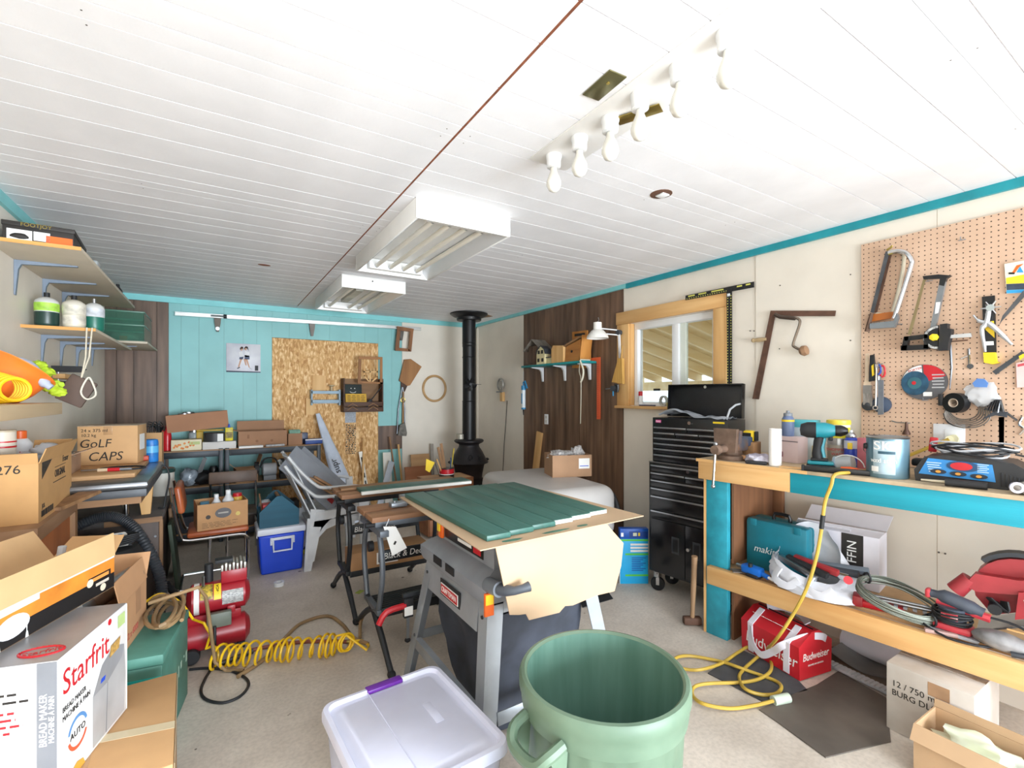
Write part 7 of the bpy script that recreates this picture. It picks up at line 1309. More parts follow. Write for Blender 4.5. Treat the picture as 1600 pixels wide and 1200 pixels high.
# black steel shelving at the back wall
def shelving(label, x0, x1):
    t = T('steel_shelving', label, 'shelf', ((x0 + x1) / 2, 5.83, 0), 0, 'black shelving units'); w = x1 - x0; BM_ = mat('#34393f', .45, .3, .1)
    for sx in (-1, 1):
        for sy in (-1, 1): G().box((sx * (w / 2 - .02), sy * .215, .47), (.036, .036, .94), .002).o('post', BM_, t)
    for z in (.12, .57, .928):
        G().b2((-w / 2 + .002, -.20, z - .012), (w / 2 - .002, .20, z + .004)).o('shelf_board', wood('#a8825e', '#86623f', 0, 8), t)
        for sy in (-1, 1): G().b2((-w / 2 + .04, sy * .225 - .006, z - .065), (w / 2 - .04, sy * .225 + .006, z - .004), .001).o('beam', BM_, t)
        G().b2((-w / 2, -.236, z - .0035), (w / 2, -.2005, z + .004)).o('front_strip', wood('#b98f66', '#94704a', 0, 9), t)
    return t
shelving('left black steel shelving unit with wood shelves at teal wall', -.47, .072); shelving('right black steel shelving unit with wood shelves by chipboard', .085, 1.0)
SZ = .9325
def sxp(px, y): return P(px, 700, Y=y).x
for i, px in enumerate((252, 261)):
    b = T('red_bottle', ['left red bottle on the left shelving unit', 'right red bottle on the left shelving unit'][i], 'bottle', (sxp(px, 5.72), 5.72 + .03 * i, SZ), 0, 'red bottles'); G().lathe([(.033, 0), (.035, .14), (.03, .18), (.014, .205), (.014, .22)], n=18).o('body', mat('#c9202a', .3), b); G().cyl((0, 0, .22), (0, 0, .245), .016, n=12).o('cap', mat('#7d1a20', .4), b)
t = carton('fruit_box', 'cream fruit-print box at left of the shelving top', (sxp(292, 5.72), 5.72, SZ), 0, .25, .14, .105, mat('#e2d8b8', .6, var=.05), tape=False)
g = G(); random.seed(3)
for k in range(14): g.blob((-.10 + .012 * k, -.0705, .02 + .06 * random.random()), (.012, .001, .012), 0, 1, 1)
g.o('fruit_print', mat('#c9452f', .5, col2='#e0a02a', scale=70), t, stuff=True); G().b2((.02, -.0712, .055), (.11, -.0701, .085)).o('print_panel', mat('#b5c07a', .5), t)
t = T('yellow_level', 'yellow tool box frame behind the fruit-print box', 'tool', (sxp(325, 5.82), 5.84, SZ)); G().b2((-.10, -.03, 0), (-.04, .03, .17), .005).o('upright', mat('#c9a42c', .5), t); G().b2((-.10, -.03, .171), (.14, .03, .19), .003).o('bar', mat('#c9a42c', .5), t)
t = carton('foam_box', 'white foam slab box on shelving under the black tape roll', (sxp(343, 5.70), 5.70, SZ), 0, .29, .16, .075, mat('#d9d6d2', .7, var=.06), tape=False)
t = T('duct_tape', 'wide black tape roll with white patch on the foam box', 'tape', (sxp(336, 5.70), 5.70, SZ + .076)); G().lathe([(.05, 0), (.095, 0), (.095, .085), (.05, .085), (.05, 0)], n=28).o('roll', mat('#3a3a3c', .5), t); G().b2((.02, -.098, .005), (.07, -.075, .08)).o('white_patch', PAPER, t)
t = T('yellow_oil_can', 'yellow oil tin with spout on the white foam box', 'can', (sxp(358, 5.70), 5.70, SZ + .076)); G().b2((-.035, -.03, 0), (.035, .03, .135), .006).o('body', mat('#d9c92a', .4, var=.15, scale=20), t); G().cyl((0, 0, .135), (0, 0, .17), .012, .006, n=10).o('spout', BLUE, t); G().b2((-.03, -.031, .03), (.03, -.0301, .09)).o('label', mat('#8d7a20', .5, var=.4, scale=60), t)
t = carton('long_carton', 'long open brown carton tilted on top of shelving goods', (sxp(311, 5.74), 5.78, SZ + .195), 0, .52, .12, .17, mat('#a8795a', .75, var=.05), open_=True, tape=False); t.rotation_euler = (0, -.09, 0)
t = T('ring_stack', 'stack of shiny metal rings inside the long tilted carton', 'rings', (sxp(288, 5.76), 5.78, SZ + .20)); 
for k in range(3): G().lathe([(.045, .14 + .012 * k), (.052, .14 + .012 * k), (.052, .15 + .012 * k), (.045, .15 + .012 * k), (.045, .14 + .012 * k)], (.035 * (k - 1), 0, 0), 20).o('ring', STEEL, t)
t = T('glass_jar', 'glass jar under the long tilted carton on shelving', 'jar', (sxp(303, 5.84), 5.87, SZ)); G().lathe([(.045, 0), (.048, .01), (.048, .15), (.04, .165)], n=20).o('body', mat('#a5b0b4', .1, var=.1), t); G().cyl((0, 0, .165), (0, 0, .185), .043, n=18).o('lid', STEEL, t)
t = carton('brown_carton', 'low wide brown carton with open back flap on right shelving', (sxp(410, 5.76), 5.78, SZ), .02, .46, .22, .165, mat('#a37a5c', .75, var=.06), flaps=(('n', .25, .1), ('w', 1.3, .08)), open_=True, tape=False)
for x in (-.06, .08): G().lathe([(.014, 0), (.014, .001)], (x, -.1105, .06), 12, rot=(PI / 2, 0, 0)).o('print_dot', mat('#8a6246', .7), t)
G().b2((-.15, -.1112, .09), (-.13, -.1101, .13)).o('print_mark', mat('#8a6246', .7), t)
o = tag(G().b2((-.11, -.05, 0), (.11, .05, .02)).o('white_tray', PAPER), 'thin white board lying before the brown carton', 'board'); o.location = (sxp(392, 5.62), 5.62, SZ)
o = tag(G().b2((-.09, -.03, 0), (.09, .03, .022), .006).o('clear_pack', mat('#b9bcc0', .2, var=.25, scale=30)), 'clear packet lying before the right end of brown carton', 'packet'); o.location = (sxp(430, 5.62), 5.625, SZ)
t = carton('circuit_box', 'small brown box of green circuit boards on right shelving', (sxp(460, 5.72), 5.72, SZ), 0, .14, .14, .125, mat('#a37a5c', .75, var=.06), open_=True, tape=False)
for k in range(5): G().b2((-.055, -.05 + .022 * k, .02), (.055, -.046 + .022 * k, .155 + .008 * (k % 2))).o('circuit_board', mat('#2f7a54', .4, var=.3, scale=50), t)
o = tag(G().b2((-.05, -.05, 0), (.05, .05, .12), .004).o('dark_tin', mat('#3c4a6a', .4, var=.4, scale=25)), 'dark blue patterned tin beside the circuit board box', 'tin'); o.location = (sxp(473, 5.80), 5.82, SZ)
t = carton('blue_box', 'flat blue box at the right end of shelving top', (sxp(489, 5.70), 5.70, SZ), .05, .18, .10, .055, mat('#2c4a8f', .5, var=.1), tape=False); G().b2((-.09, -.0512, .044), (.09, -.0501, .054)).o('white_edge', PAPER, t)
SZ2 = .5745
t = T('tool_pile', 'dark power tool with grey cord pile on left lower shelf', 'power tool', (sxp(318, 5.7) - .02, 5.72, SZ2)); G().blob((0, 0, .07), (.11, .09, .07), .4, 2.5, 3, 2, flatz=-.068).o('motor', BLKM, t); G().prism([(-.08, .0), (-.03, .0), (.05, .26), (.02, .28)], -.02, .01).o('blade_guard', BLACK, t); G().tube([(.10, -.02, .05), (.17, -.05, .03), (.20, .02, .02), (.12, .06, .01)], .007, 6, sm=3).o('cord', DGREY, t)
t = T('clear_bag', 'crumpled clear bag beside dark tool on left lower shelf', 'bag', (sxp(296, 5.7), 5.70, SZ2)); G().blob((0, 0, .085), (.08, .08, .085), .4, 3, 3, 12, flatz=-.084).o('bag', mat('#9aa6b2', .2, var=.3, scale=18), t)
t = T('blue_tool', 'small black and blue grinder at right of left shelf', 'power tool', (sxp(334, 5.72), 5.72, SZ2)); G().lathe([(.05, 0), (.055, .03), (.04, .10), (.045, .15), (.03, .18)], n=18).o('body', BLACK, t); G().blob((.045, -.03, .03), (.04, .04, .03), .2, 3, 2, 1).o('battery', BLUE, t)
t = carton('flap_carton', 'small open brown carton with raised flaps on right lower shelf', (sxp(384, 5.70), 5.72, SZ2), .1, .20, .18, .14, CARD2, flaps=(('w', .8, .12), ('e', .3, .14)), open_=True, tape=False)
t = T('bench_grinder', 'old grey and black bench grinder on right lower shelf', 'grinder', (sxp(421, 5.70), 5.70, SZ2)); G().b2((-.06, -.07, 0), (.06, .07, .05), .004).o('base', GREY, t); G().lathe([(.05, -.07), (.065, -.06), (.065, .06), (.05, .07)], (0, 0, .11), 20, rot=(0, PI / 2, 0)).o('motor', LGREY, t)
for sx in (-1, 1): G().lathe([(.02, -.02), (.075, -.02), (.075, .02), (.02, .02)], (sx * .12, 0, .12), 22, rot=(0, PI / 2, 0)).o('wheel_guard', BLKM, t)
G().tube([(-.09, 0, .13), (-.05, 0, .22), (.05, 0, .22), (.09, 0, .13)], .008, 6, sm=3).o('handle', BLKM, t)
t = T('black_speaker', 'small upright black device with grey dial on right lower shelf', 'speaker', (sxp(444, 5.70), 5.70, SZ2)); G().b2((-.045, -.04, 0), (.045, .04, .21), .006).o('body', BLKM, t); G().lathe([(.025, 0), (.025, .004)], (0, -.0405, .14), 18, rot=(PI / 2, 0, 0)).o('dial', GREY, t)
t = carton('yellow_label_box', 'small box with yellow label at right of lower shelf', (sxp(470, 5.68), 5.68, SZ2), .1, .20, .15, .10, mat('#8d8058', .6, var=.15), tape=False); G().b2((-.08, -.0762, .02), (.06, -.0751, .085)).o('yellow_label', mat('#c9c46a', .5), t)
for (px, y, z, w, h_, c, lab) in ((290, 5.72, .1245, .20, .16, '#3a3f4a', 'dark plastic box on the left bottom shelf'), (400, 5.72, .1245, .26, .14, '#4a4038', 'dark brown box on the right bottom shelf'), (450, 5.74, .1245, .20, .20, '#2c2c2e', 'black case on the right bottom shelf')):
    o = tag(G().b2((-w / 2, -.1, 0), (w / 2, .1, h_), .006).o('storage_box', mat(c, .5, var=.2)), lab, 'box'); o.location = (sxp(px, y), y, z)
t = T('yellow_tape', 'yellow and black striped case standing beside blue cooler', 'case', (.70, 4.80, 0), .1); G().b2((-.03, -.06, 0), (.03, .06, .30), .01).o('case', mat('#d0cc3a', .5, var=.1), t)
for k in range(4): G().b2((-.0312, -.0612, .05 + .06 * k), (.0312, .0612, .075 + .06 * k)).o('black_stripe', BLKM, t)
# bucket on the chest
t = cylcan('lidded_bucket', 'white bucket with dark green lid on brown chest behind orange chair', 'bucket', (-.37, 4.80 + .12, .6412), .08, .20, mat('#d4d1c8', .45, var=.05)); G().lathe([(.086, .19), (.088, .215), (.08, .225), (.001, .225)], n=26).o('lid', mat('#22413e', .4), t)
o = tag(G().b2((-.012, -.13, 0), (.012, .13, .50), .002).o('green_board', mat('#3c4a38', .6, var=.25)), 'dark green board leaning beside the brown chest', 'board'); o.location = (-.24, 4.52, .003); o.rotation_euler = (0, -.10, 0)
o = tag(G().b2((-.01, -.10, 0), (.01, .10, .56), .002).o('brown_board', OLDW), 'weathered brown board leaning on the brown chest end', 'board'); o.location = (-.275, 4.80, .003); o.rotation_euler = (0, -.06, 0)
# leaning things at the chipboard
t = T('long_white_bag', 'long tapered white plastic bag with black print leaning on chipboard', 'bag', (1.06, 5.78, -.02)); 
a = Vector((0, .22, 1.20)); 
def lbag(u, v):
    w = .022 + .13 * v - .02 * v * v; th = 2 * PI * u; c = Vector((-.03 + .34 * v, .19 - .42 * v, 1.28 - 1.23 * v)); k = 1 + .12 * noise.noise(Vector((math.cos(th) * 2, math.sin(th) * 2, v * 6)))
    return c + Vector((w * math.cos(th) * k, .45 * w * math.sin(th) * k, .25 * w * math.cos(th)))
G().grid(lbag, 20, 22).o('bag', mat('#c9d2e2', .3, var=.08, scale=10), t)
tt = Vector((.34, -.42, -1.15)).normalized(); nn = Vector((-.25, -1, 0)); nn = (nn - tt * nn.dot(tt)).normalized(); xx = -tt; yy = nn.cross(xx)
tx = text('supr', .10, INK, t, (0, 0, 0)); mm = Matrix((xx, yy, nn)).transposed().to_4x4(); cc = Vector((-.03 + .34 * .5, .19 - .42 * .5, 1.28 - 1.23 * .5)); tx.matrix_basis = Matrix.Translation(cc + nn * .062) @ mm
t = T('perforated_strip', 'pale metal shelf strip with slots leaning on chipboard', 'strip', (1.655, 5.99, .27)); M = Matrix.Rotation(-.16, 4, 'Y'); G(M).b2((-.022, -.01, .0), (.022, .0, .78)).o('strip', mat('#d8d3c6', .4, .2, .08), t)
for k in range(7): G(M).b2((-.008, -.0112, .05 + .10 * k), (.008, -.0101, .11 + .10 * k)).o('slot', INK, t)
bpy.data.objects[t.name].location.z = .005; 
for nm, x, y, w, d, l, rx, ry, m, lab in (('wood_stick', 1.52, 5.86, .02, .02, .95, -.15, .06, PINEZ, 'thin reddish wood stick leaning beside the white bag'), ('grey_plank', 1.62, 5.62, .075, .02, .72, -.3, .38, mat('#b4bac2', .5, var=.1), 'grey metal plank leaning diagonally before chipboard'), ('white_board', 1.83, 5.78, .10, .016, .76, -.2, .02, mat('#e2dfd6', .5, var=.05), 'short white painted board leaning by the back wall'), ('wood_stick', 2.00, 5.86, .018, .018, .95, -.16, -.10, OLDW, 'thin brown stick leaning right of the white board'), ('wood_stick', 2.06, 5.88, .022, .015, .84, -.14, -.05, PINEZ, 'pale stick leaning right of the white board'), ('wood_board', 2.30, 5.84, .26, .02, .70, -.18, .0, PLY, 'wide tan offcut board leaning on the pale back wall'), ('notched_stick', 2.46, 5.90, .04, .02, .82, -.12, .03, mat('#a59c92', .6, var=.15), 'grey notched stick leaning against the pale back wall'), ('wood_board', 2.18, 5.62, .34, .02, .58, -.2, .0, wood('#b0714a', '#8d5634', 0, 9), 'reddish wood board leaning before the tan offcut')):
    o = tag(G().b2((-w / 2, -d / 2, 0), (w / 2, d / 2, l), .001).o(nm, m), lab, 'board' if 'board' in nm or 'plank' in nm else 'stick'); o.location = (x, y, .006); o.rotation_euler = (rx, ry, 0)
t = T('wood_crate', 'low reddish wood crate of offcuts behind the folding benches', 'crate', (2.10, 4.70, 0)); CRT = wood('#a86f48', '#845232', 0, 9)
for sy in (-1, 1):
    for k in range(3): G().b2((-.25, sy * .17 - .008, .04 + .20 * k), (.25, sy * .17 + .008, .20 + .20 * k), .001).o('slat', CRT, t)
for sx in (-1, 1): G().b2((sx * .25 - .008, -.16, .03), (sx * .25 + .008, .16, .60)).o('end_panel', CRT, t)
G().b2((-.24, -.16, .585), (.24, .16, .60)).o('top_board', PLY, t)
t = cylcan('red_tin', 'red and black tin holding wooden stir sticks near stove', 'tin', (2.10, 4.66, .6005), .078, .10, mat('#1f1c20', .4), None, mat('#c41f2c', .35), (.45, .92)); G().lathe([(.0795, .035), (.0795, .042)], n=26).o('white_band', PAPER, t)
for k, (dx, dy, l, rx, ry, m) in enumerate(((-.02, .01, .34, .12, -.28, OLDW), (.0, .02, .37, .10, -.20, OLDW), (-.04, -.01, .22, .1, -.42, PINEZ), (.045, .0, .20, 0, .02, mat('#2f4a6a', .5)), (.05, .02, .30, .05, .12, mat('#b8a02a', .5)))):
    o = tag(G().b2((-.014 if k < 2 else -.006, -.004, .0), (.014 if k < 2 else .006, .004, l)).o('stir_stick', m), ['left broad wooden stick in the red tin', 'right broad wooden stick in the red tin', 'short thin pale stick in the red tin', 'upright blue pencil in the red tin', 'yellow stick in red tin beside the stove'][k], 'stick', None); o.location = (2.10 + dx, 4.66 + dy, .606); o.rotation_euler = (rx, ry, 0)
t = T('yellow_flag', 'small yellow marker flag on a wire beside red tin', 'flag', (2.015, 4.64, .601)); G().tube([(0, 0, 0), (-.06, 0, .17)], .003, 5).o('wire', DSTEEL, t); G().prism([(-.06, .17), (-.155, .215), (-.165, .10), (-.12, .07)], -.002, .001).o('flag', YEL, t)
# plank leaning at brown paneling, grey cart, newspaper carton
o = tag(G().b2((-.055, -.01, 0), (.055, .01, 1.05), .002).o('pale_plank', PINEZ), 'pale wood plank leaning on brown paneling right of stove', 'plank'); o.location = (3.08, 4.72, .003); o.rotation_euler = (.32, 0, -PI / 2); o.rotation_euler = (0, 0, 0)
o.rotation_euler = Euler((.0, .06, 0)).to_matrix().to_euler(); o.rotation_euler = (-.02, .16, -PI / 2); o.location = (3.18, 4.66, .01)
t = T('plastic_cart', 'large pale grey plastic cart body with rounded top behind the saw', 'cart', (2.42, 3.35, 0), -.12); CG = mat('#bdb9b6', .45, var=.06, scale=3)
G().box((0, 0, .55), (.74, 1.16, .42), .10, seg=5).o('shell', CG, t); G().box((0, 0, .30), (.60, 1.0, .10), .02).o('chassis', DGREY, t)
for x, y in ((.31, -.38), (.31, .38), (-.31, -.38), (-.31, .38)):
    w_ = G().lathe([(.05, -.05), (.135, -.045), (.15, -.02), (.15, .02), (.135, .045), (.05, .05)], (x * 1.25, y, .15), 26, rot=(0, PI / 2, 0)).o('tyre', BLKR, t); G().lathe([(.048, -.04), (.048, .04)], (x * 1.25, y, .15), 14, rot=(0, PI / 2, 0)).o('hub', LGREY, w_)
G().tube([(.372, -.58, .52), (.375, -.5, .66), (.376, -.36, .70), (.376, -.2, .64)], .018, 8, sm=4).o('wheel_arch', BLKM, t)
t = carton('newspaper_carton', 'brown carton with white label holding crumpled newspaper on grey cart', (2.70, 3.36, .7605), -.35, .36, .26, .19, mat('#ad8767', .75, var=.06), open_=True, tape=False); G().b2((.06, -.1312, .07), (.16, -.1301, .16)).o('label', PAPER, t); G().b2((.07, -.1318, .09), (.15, -.1312, .097)).o('label_print', BLUE, t)
G().blob((-.05, 0, .18), (.12, .09, .04), .55, 4, 3, 4).o('newspaper', mat('#d9d6d4', .8, col2='#8d8a8c', scale=60), t); G().blob((.10, .03, .19), (.06, .06, .055), .55, 4, 3, 5).o('newspaper', mat('#d9d6d4', .8, col2='#8d8a8c', scale=60), t)
t = carton('stained_box', 'small brown stained carton on floor between cart and blue box', (2.92, 3.02, 0), .2, .22, .20, .16, CARDG, flaps=(('s', .9, .08),), open_=True)
# ---------------------------------------------------------------- floor: compressor, hoses, bin, tote, bag, mats, cords
def F(x, y, z=0.): p = P(x, y, Z=z); return (p.x, p.y, p.z)
t = T('air_compressor', 'small red twin-tank air compressor with yellow sticker beside teal chest', 'compressor', (.03, 3.24, 0)); CRD = mat('#a31f2b', .35, var=.12)
def tank(z, r, x0, x1, m, nm, y=0): return G().lathe([(.001, x0), (r * .6, x0 + .006), (r, x0 + .03), (r, x1 - .03), (r * .6, x1 - .006), (.001, x1)], (0, y, z), 26, rot=(0, PI / 2, 0)).o(nm, m, t)
tank(.315, .085, -.17, .15, CRD, 'upper_tank'); tank(.115, .082, -.19, .15, CRD, 'lower_tank', -.02)
G().lathe([(.0856, -.13), (.0856, -.105)], (0, 0, .315), 26, rot=(0, PI / 2, 0)).o('white_band', PAPER, t)
def tlabel(x0, x1, a0, a1, m, nm, r=.0862): G().grid(lambda u, v: (x0 + (x1 - x0) * u, -r * math.cos(a0 + (a1 - a0) * v), .315 + r * math.sin(a0 + (a1 - a0) * v)), 1, 8).o(nm, m, t)
tlabel(-.10, -.04, .2, 1.25, mat('#2c2a28', .4, col2='#d8b93a', scale=60), 'warning_label'); tlabel(-.035, .0, .1, 1.2, YEL, 'yellow_sticker'); text('UNCA', .024, INK, t, (-.017, -.072, .37), (.85, -PI / 2, 0)); tlabel(.005, .11, -.35, .55, mat('#c9c9c6', .4, col2='#6d6d70', scale=70, stretch=(1, 1, 3)), 'spec_label')
G().b2((.0, -.05, .395), (.13, .06, .465), .004).o('cylinder', CRD, t)
for k in range(7): G().b2((.0 + .019 * k, -.055, .466), (.011 + .019 * k, .065, .50 + .008 * (k % 2)), .001).o('cooling_fin', mat('#b9b6ae', .4, .5, .15), t)
G().b2((-.03, -.03, .505), (.06, .03, .525), .003).o('head_cover', BLKM, t); G().cyl((-.06, .02, .40), (-.06, .02, .50), .022, n=14).o('air_filter', BLKM, t); G().cyl((-.085, -.03, .39), (-.085, -.03, .45), .008, n=8).o('valve', STEEL, t)
G().b2((-.07, -.13, .18), (.05, -.09, .26), .006).o('pressure_switch', mat('#6d7468', .5), t); G().b2((-.16, -.05, .19), (.10, .05, .235), .004).o('saddle', CRD, t); G().b2((.03, -.09, .235), (.07, -.06, .275), .004).o('regulator', CRD, t)
for x in (-.14,): G().lathe([(.015, -.015), (.038, -.015), (.042, 0), (.038, .015), (.015, .015)], (x, -.11, .042), 20, rot=(PI / 2, 0, 0)).o('wheel', BLKR, t)
for x in (-.12, .10): G().b2((x - .02, -.06, 0), (x + .02, .06, .04), .006).o('foot', BLKM, t)
t = T('air_hose_coil', 'bright yellow coiled air hose stretched across the concrete floor', 'hose', (0, 0, 0)); bpy.data.objects[t.name].location = (.30, 2.90, 0); o0 = Vector((.30, 2.90, 0))
A = Vector((-.03, 3.03, .064)); B = Vector((.60, 2.80, .064)); ax = (B - A).normalized(); sd = Vector((-ax.y, ax.x, 0)); N = 15 * 18; pts = [Vector((-.10, 3.10, .26)), Vector((-.05, 3.02, .26)), Vector((-.02, 3.0, .20)), Vector((-.04, 3.02, .12))]
for i in range(N + 1):
    k = i / N; a = 2 * PI * 15 * k; r = .054 * (1 + .12 * math.sin(k * 23))
    pts.append(A + (B - A) * (k + .02 * math.sin(k * 17)) + Vector((0, 0, 1)) * (r * math.cos(a)) + sd * (r * math.sin(a)) + ax * .012 * math.sin(a))
end = B
for i in range(40): a = 2 * PI * i / 20; pts.append(B + ax * (.02 + .03 * i / 40) + Vector((0, 0, .006)) + ax * .035 * math.sin(a) + Vector((0, 0, 1)) * (.047 * math.cos(a)) + sd * (.03 * math.sin(a)))
pts += [Vector((.73, 2.72, .03)), Vector((.76, 2.78, .02)), Vector((.74, 2.86, .02)), Vector((.70, 2.88, .02))]
G().tube([p - o0 for p in pts], .0068, 7).o('coil', YHOSE, t); G().cyl(Vector((.70, 2.88, .02)) - o0, Vector((.66, 2.89, .02)) - o0, .011, n=10).o('fitting', BRASS, t); G().tube([Vector((-.10, 3.10, .26)) - o0, Vector((-.16, 3.12, .36)) - o0, Vector((-.24, 3.10, .43)) - o0, Vector((-.30, 3.02, .43)) - o0], .0068, 7, sm=5).o('coil_start', YHOSE, t)
t = T('red_hose', 'thin reddish hose lying behind the yellow coiled hose', 'hose', (.3, 3.0, 0)); G().tube([Vector(F(x, y, .011)) - Vector((.3, 3.0, 0)) for x, y in ((385, 1018), (420, 1010), (470, 1003), (520, 1002), (552, 1003))], .011, 8, sm=5).o('hose', mat('#8a4a3c', .5, var=.12), t)
t = T('hose_nozzle', 'metal hose fitting lying left of the yellow coil', 'fitting', F(365, 1033)); G(Matrix.Rotation(.3, 4, 'Z')).cyl((-.06, 0, .014), (.10, 0, .014), .013, n=12).o('barrel', DSTEEL, t); G(Matrix.Rotation(.3, 4, 'Z')).cyl((-.085, 0, .014), (-.06, 0, .014), .010, n=12).o('collar', STEEL, t)
t = T('power_cable', 'black power cable looped on the floor by teal chest', 'cable', F(345, 1075)); oo = Vector(t.location)
G().tube([Vector(F(x, y, .007)) - oo for x, y in ((296, 1046), (325, 1044), (360, 1048), (384, 1060), (388, 1072), (375, 1088), (348, 1098), (322, 1093), (314, 1080), (320, 1062), (329, 1046), (333, 1030))] + [Vector((.0, 3.08, .10)) - oo, Vector((.0, 3.09, .2)) - oo], .007, 7, sm=6).o('cable', BLKM, t)
o = tag(G().lathe([(.022, 0), (.036, 0), (.037, .03), (.022, .03), (.022, 0)], n=24).o('tape_roll', WPL), 'small white tape roll lying alone on the concrete floor', 'tape'); o.location = F(436, 915)
o = tag(G().b2((-.03, -.02, 0), (.03, .02, .003)).o('leaf_scrap', mat('#b9c94a', .6, var=.2)), 'small yellow green scrap on floor by folding bench feet', 'scrap'); o.location = F(562, 925); o.rotation_euler = (0, 0, .7)
o = tag(G().prismz([(-.22, -.05), (.10, -.12), (.22, .0), (.06, .10), (-.15, .08)], 0, .012).o('cardboard_piece', mat('#9a7a5c', .8, var=.2)), 'torn brown cardboard piece on floor behind red compressor', 'cardboard'); o.location = (-.10, 3.72, .001)
g = G(); random.seed(5)
for k in range(26):
    x, y = random.uniform(.0, 2.3), random.uniform(2.4, 4.3)
    g.box((x, y, .002), (random.uniform(.006, .018), random.uniform(.004, .01), .003), rot=(0, 0, random.uniform(0, 3)))
o = g.o('floor_debris', mat('#d8d0c4', .8, col2='#6a5a4a', scale=1.5), None, stuff=True); o['label'] = 'scattered wood chips and crumbs on the concrete floor'
# tote with translucent lid
t = T('storage_tote', 'clear storage tote with white lid and purple latch in foreground', 'tote', (.572, 1.57, 0), .06); TL = mat('#d9dcf0', .35, var=.04, alpha=.96); TBM = mat('#cfd3e6', .25, var=.05, alpha=.6)
g = G(); vs = []
def rrect(w, d, r, n=5):
    o = []
    for cx, cy, a0 in ((w - r, d - r, 0), (-w + r, d - r, 1), (-w + r, -d + r, 2), (w - r, -d + r, 3)):
        for k in range(n + 1): a = (a0 + k / n) * PI / 2; o.append((cx + r * math.cos(a), cy + r * math.sin(a)))
    return o
def loft(rings, nm, m, cap=True):
    vs = []; n = len(rings[0][0])
    for ring, z in rings: vs += [(x, y, z) for x, y in ring]
    fs = [(j * n + i, j * n + (i + 1) % n, (j + 1) * n + (i + 1) % n, (j + 1) * n + i) for j in range(len(rings) - 1) for i in range(n)]
    if cap: fs += [tuple(range(n - 1, -1, -1)), tuple((len(rings) - 1) * n + i for i in range(n))]
    return G().add(vs, fs).o(nm, m, t)
loft([(rrect(.20, .23, .04), 0), (rrect(.222, .265, .05), .315)], 'bin', TBM)
loft([(rrect(.236, .28, .05), .316), (rrect(.236, .28, .05), .34), (rrect(.231, .275, .046), .35), (rrect(.216, .26, .04), .352), (rrect(.209, .252, .035), .338), (rrect(.19, .232, .03), .337), (rrect(.18, .222, .03), .345)], 'lid', TL)
G().b2((-.065, .247, .3385), (.075, .284, .3535), .003).o('purple_latch', mat('#6a2a9c', .35), t); G().b2((-.06, .2805, .25), (.07, .288, .338), .003).o('latch_arm', mat('#6a2a9c', .35), t)
G().b2((-.067, -.22, .3455), (-.064, .25, .3475)).o('lid_ridge', TL, t); G().b2((.075, -.05, .3452), (.105, .07, .3464), .0005).o('embossed_mark', mat('#c9cce0', .4), t)
# trash can
t = T('trash_can', 'large green ribbed plastic trash can standing open in the foreground', 'trash can', (.945, 1.015, 0)); t.scale = (.955, .955, 1); GC = mat('#647a66', .5, col2='#526855', scale=5); GCI = mat('#668a7c', .45, col2='#54786a', scale=7, stretch=(3, 3, .3))
g = G(); n = 96; vs = []; prof = [(.19, .0), (.20, .03), (.228, .55), (.232, .60)]
for r, z in prof:
    for i in range(n): a = 2 * PI * i / n; k = r * (1 + (.012 if (i // 2) % 2 else 0)); vs.append((k * math.cos(a), k * math.sin(a), z))
g.add(vs, [(j * n + i, j * n + (i + 1) % n, (j + 1) * n + (i + 1) % n, (j + 1) * n + i) for j in range(3) for i in range(n)] + [tuple(range(n - 1, -1, -1))]); g.o('body', GC, t)
G().lathe([(.001, .02), (.188, .02), (.227, .62), (.228, .685)], n=64, cap=False).o('inner_wall', GCI, t)
G().lathe([(.228, .60), (.242, .60), (.246, .625), (.246, .64), (.252, .655), (.252, .68), (.246, .69), (.236, .692), (.2285, .685), (.2282, .61)], n=64, cap=False).o('rim', mat('#687f6b', .5, col2='#566d5a', scale=6), t)
for a0 in (3.23, 3.23 - PI):
    M = Matrix.Rotation(a0, 4, 'Z'); h = G(M).tube([(.235, -.075, .615), (.285, -.07, .60), (.305, -.04, .575), (.305, .04, .575), (.285, .07, .60), (.235, .075, .615)], .016, 8, sm=4).o('handle', GC, t)
    for s_ in (-.075, .075): G(M).prism([(.225, .60), (.29, .605), (.235, .50)], s_ - .008, s_ + .008).o('handle_web', GC, h)
# cooler bag
t = T('cooler_bag', 'red soft cooler bag with white straps on floor under bench', 'cooler bag', (2.70, 1.435, .0065), math.radians(-100)); RB_ = mat('#c8202c', .5, var=.08); l, w = .36, .24
z1 = .17; g = G()
g.prism([(-w / 2, 0), (w / 2, 0), (w / 2 + .006, z1), (.03, .235), (-.03, .235), (-w / 2 - .006, z1)], -l / 2, l / 2, Matrix.Rotation(PI / 2, 4, 'Z')); g.o('body', RB_, t)
yf = -w / 2 - .0035
text('Budweiser', .085, PAPER, t, (.01, yf - .0035, .085), (PI / 2 + .03, 0, 0), sx=.88, shear=.15); tx = text('Budweiser', .055, PAPER, t, (l / 2 + .0012, 0, .11), (PI / 2, 0, PI / 2), sx=.85, shear=.15); text('BREWED IN CANADA', .012, PAPER, t, (l / 2 + .0012, 0, .065), (PI / 2, 0, PI / 2)); text('Budweiser', .07, PAPER, t, (-.01, -.075, .2125), (.56, 0, PI), sx=.85, shear=.15)
WS = mat('#e2dfea', .6, var=.05)
for sx in (-1, 1): G().ribbon([(.11 * sx, yf - .004, .01), (.112 * sx, yf - .0062, .10), (.114 * sx, yf - .0065, z1), (.112 * sx, -.036, .237)], (1, 0, 0), .034).o('strap', WS, t)
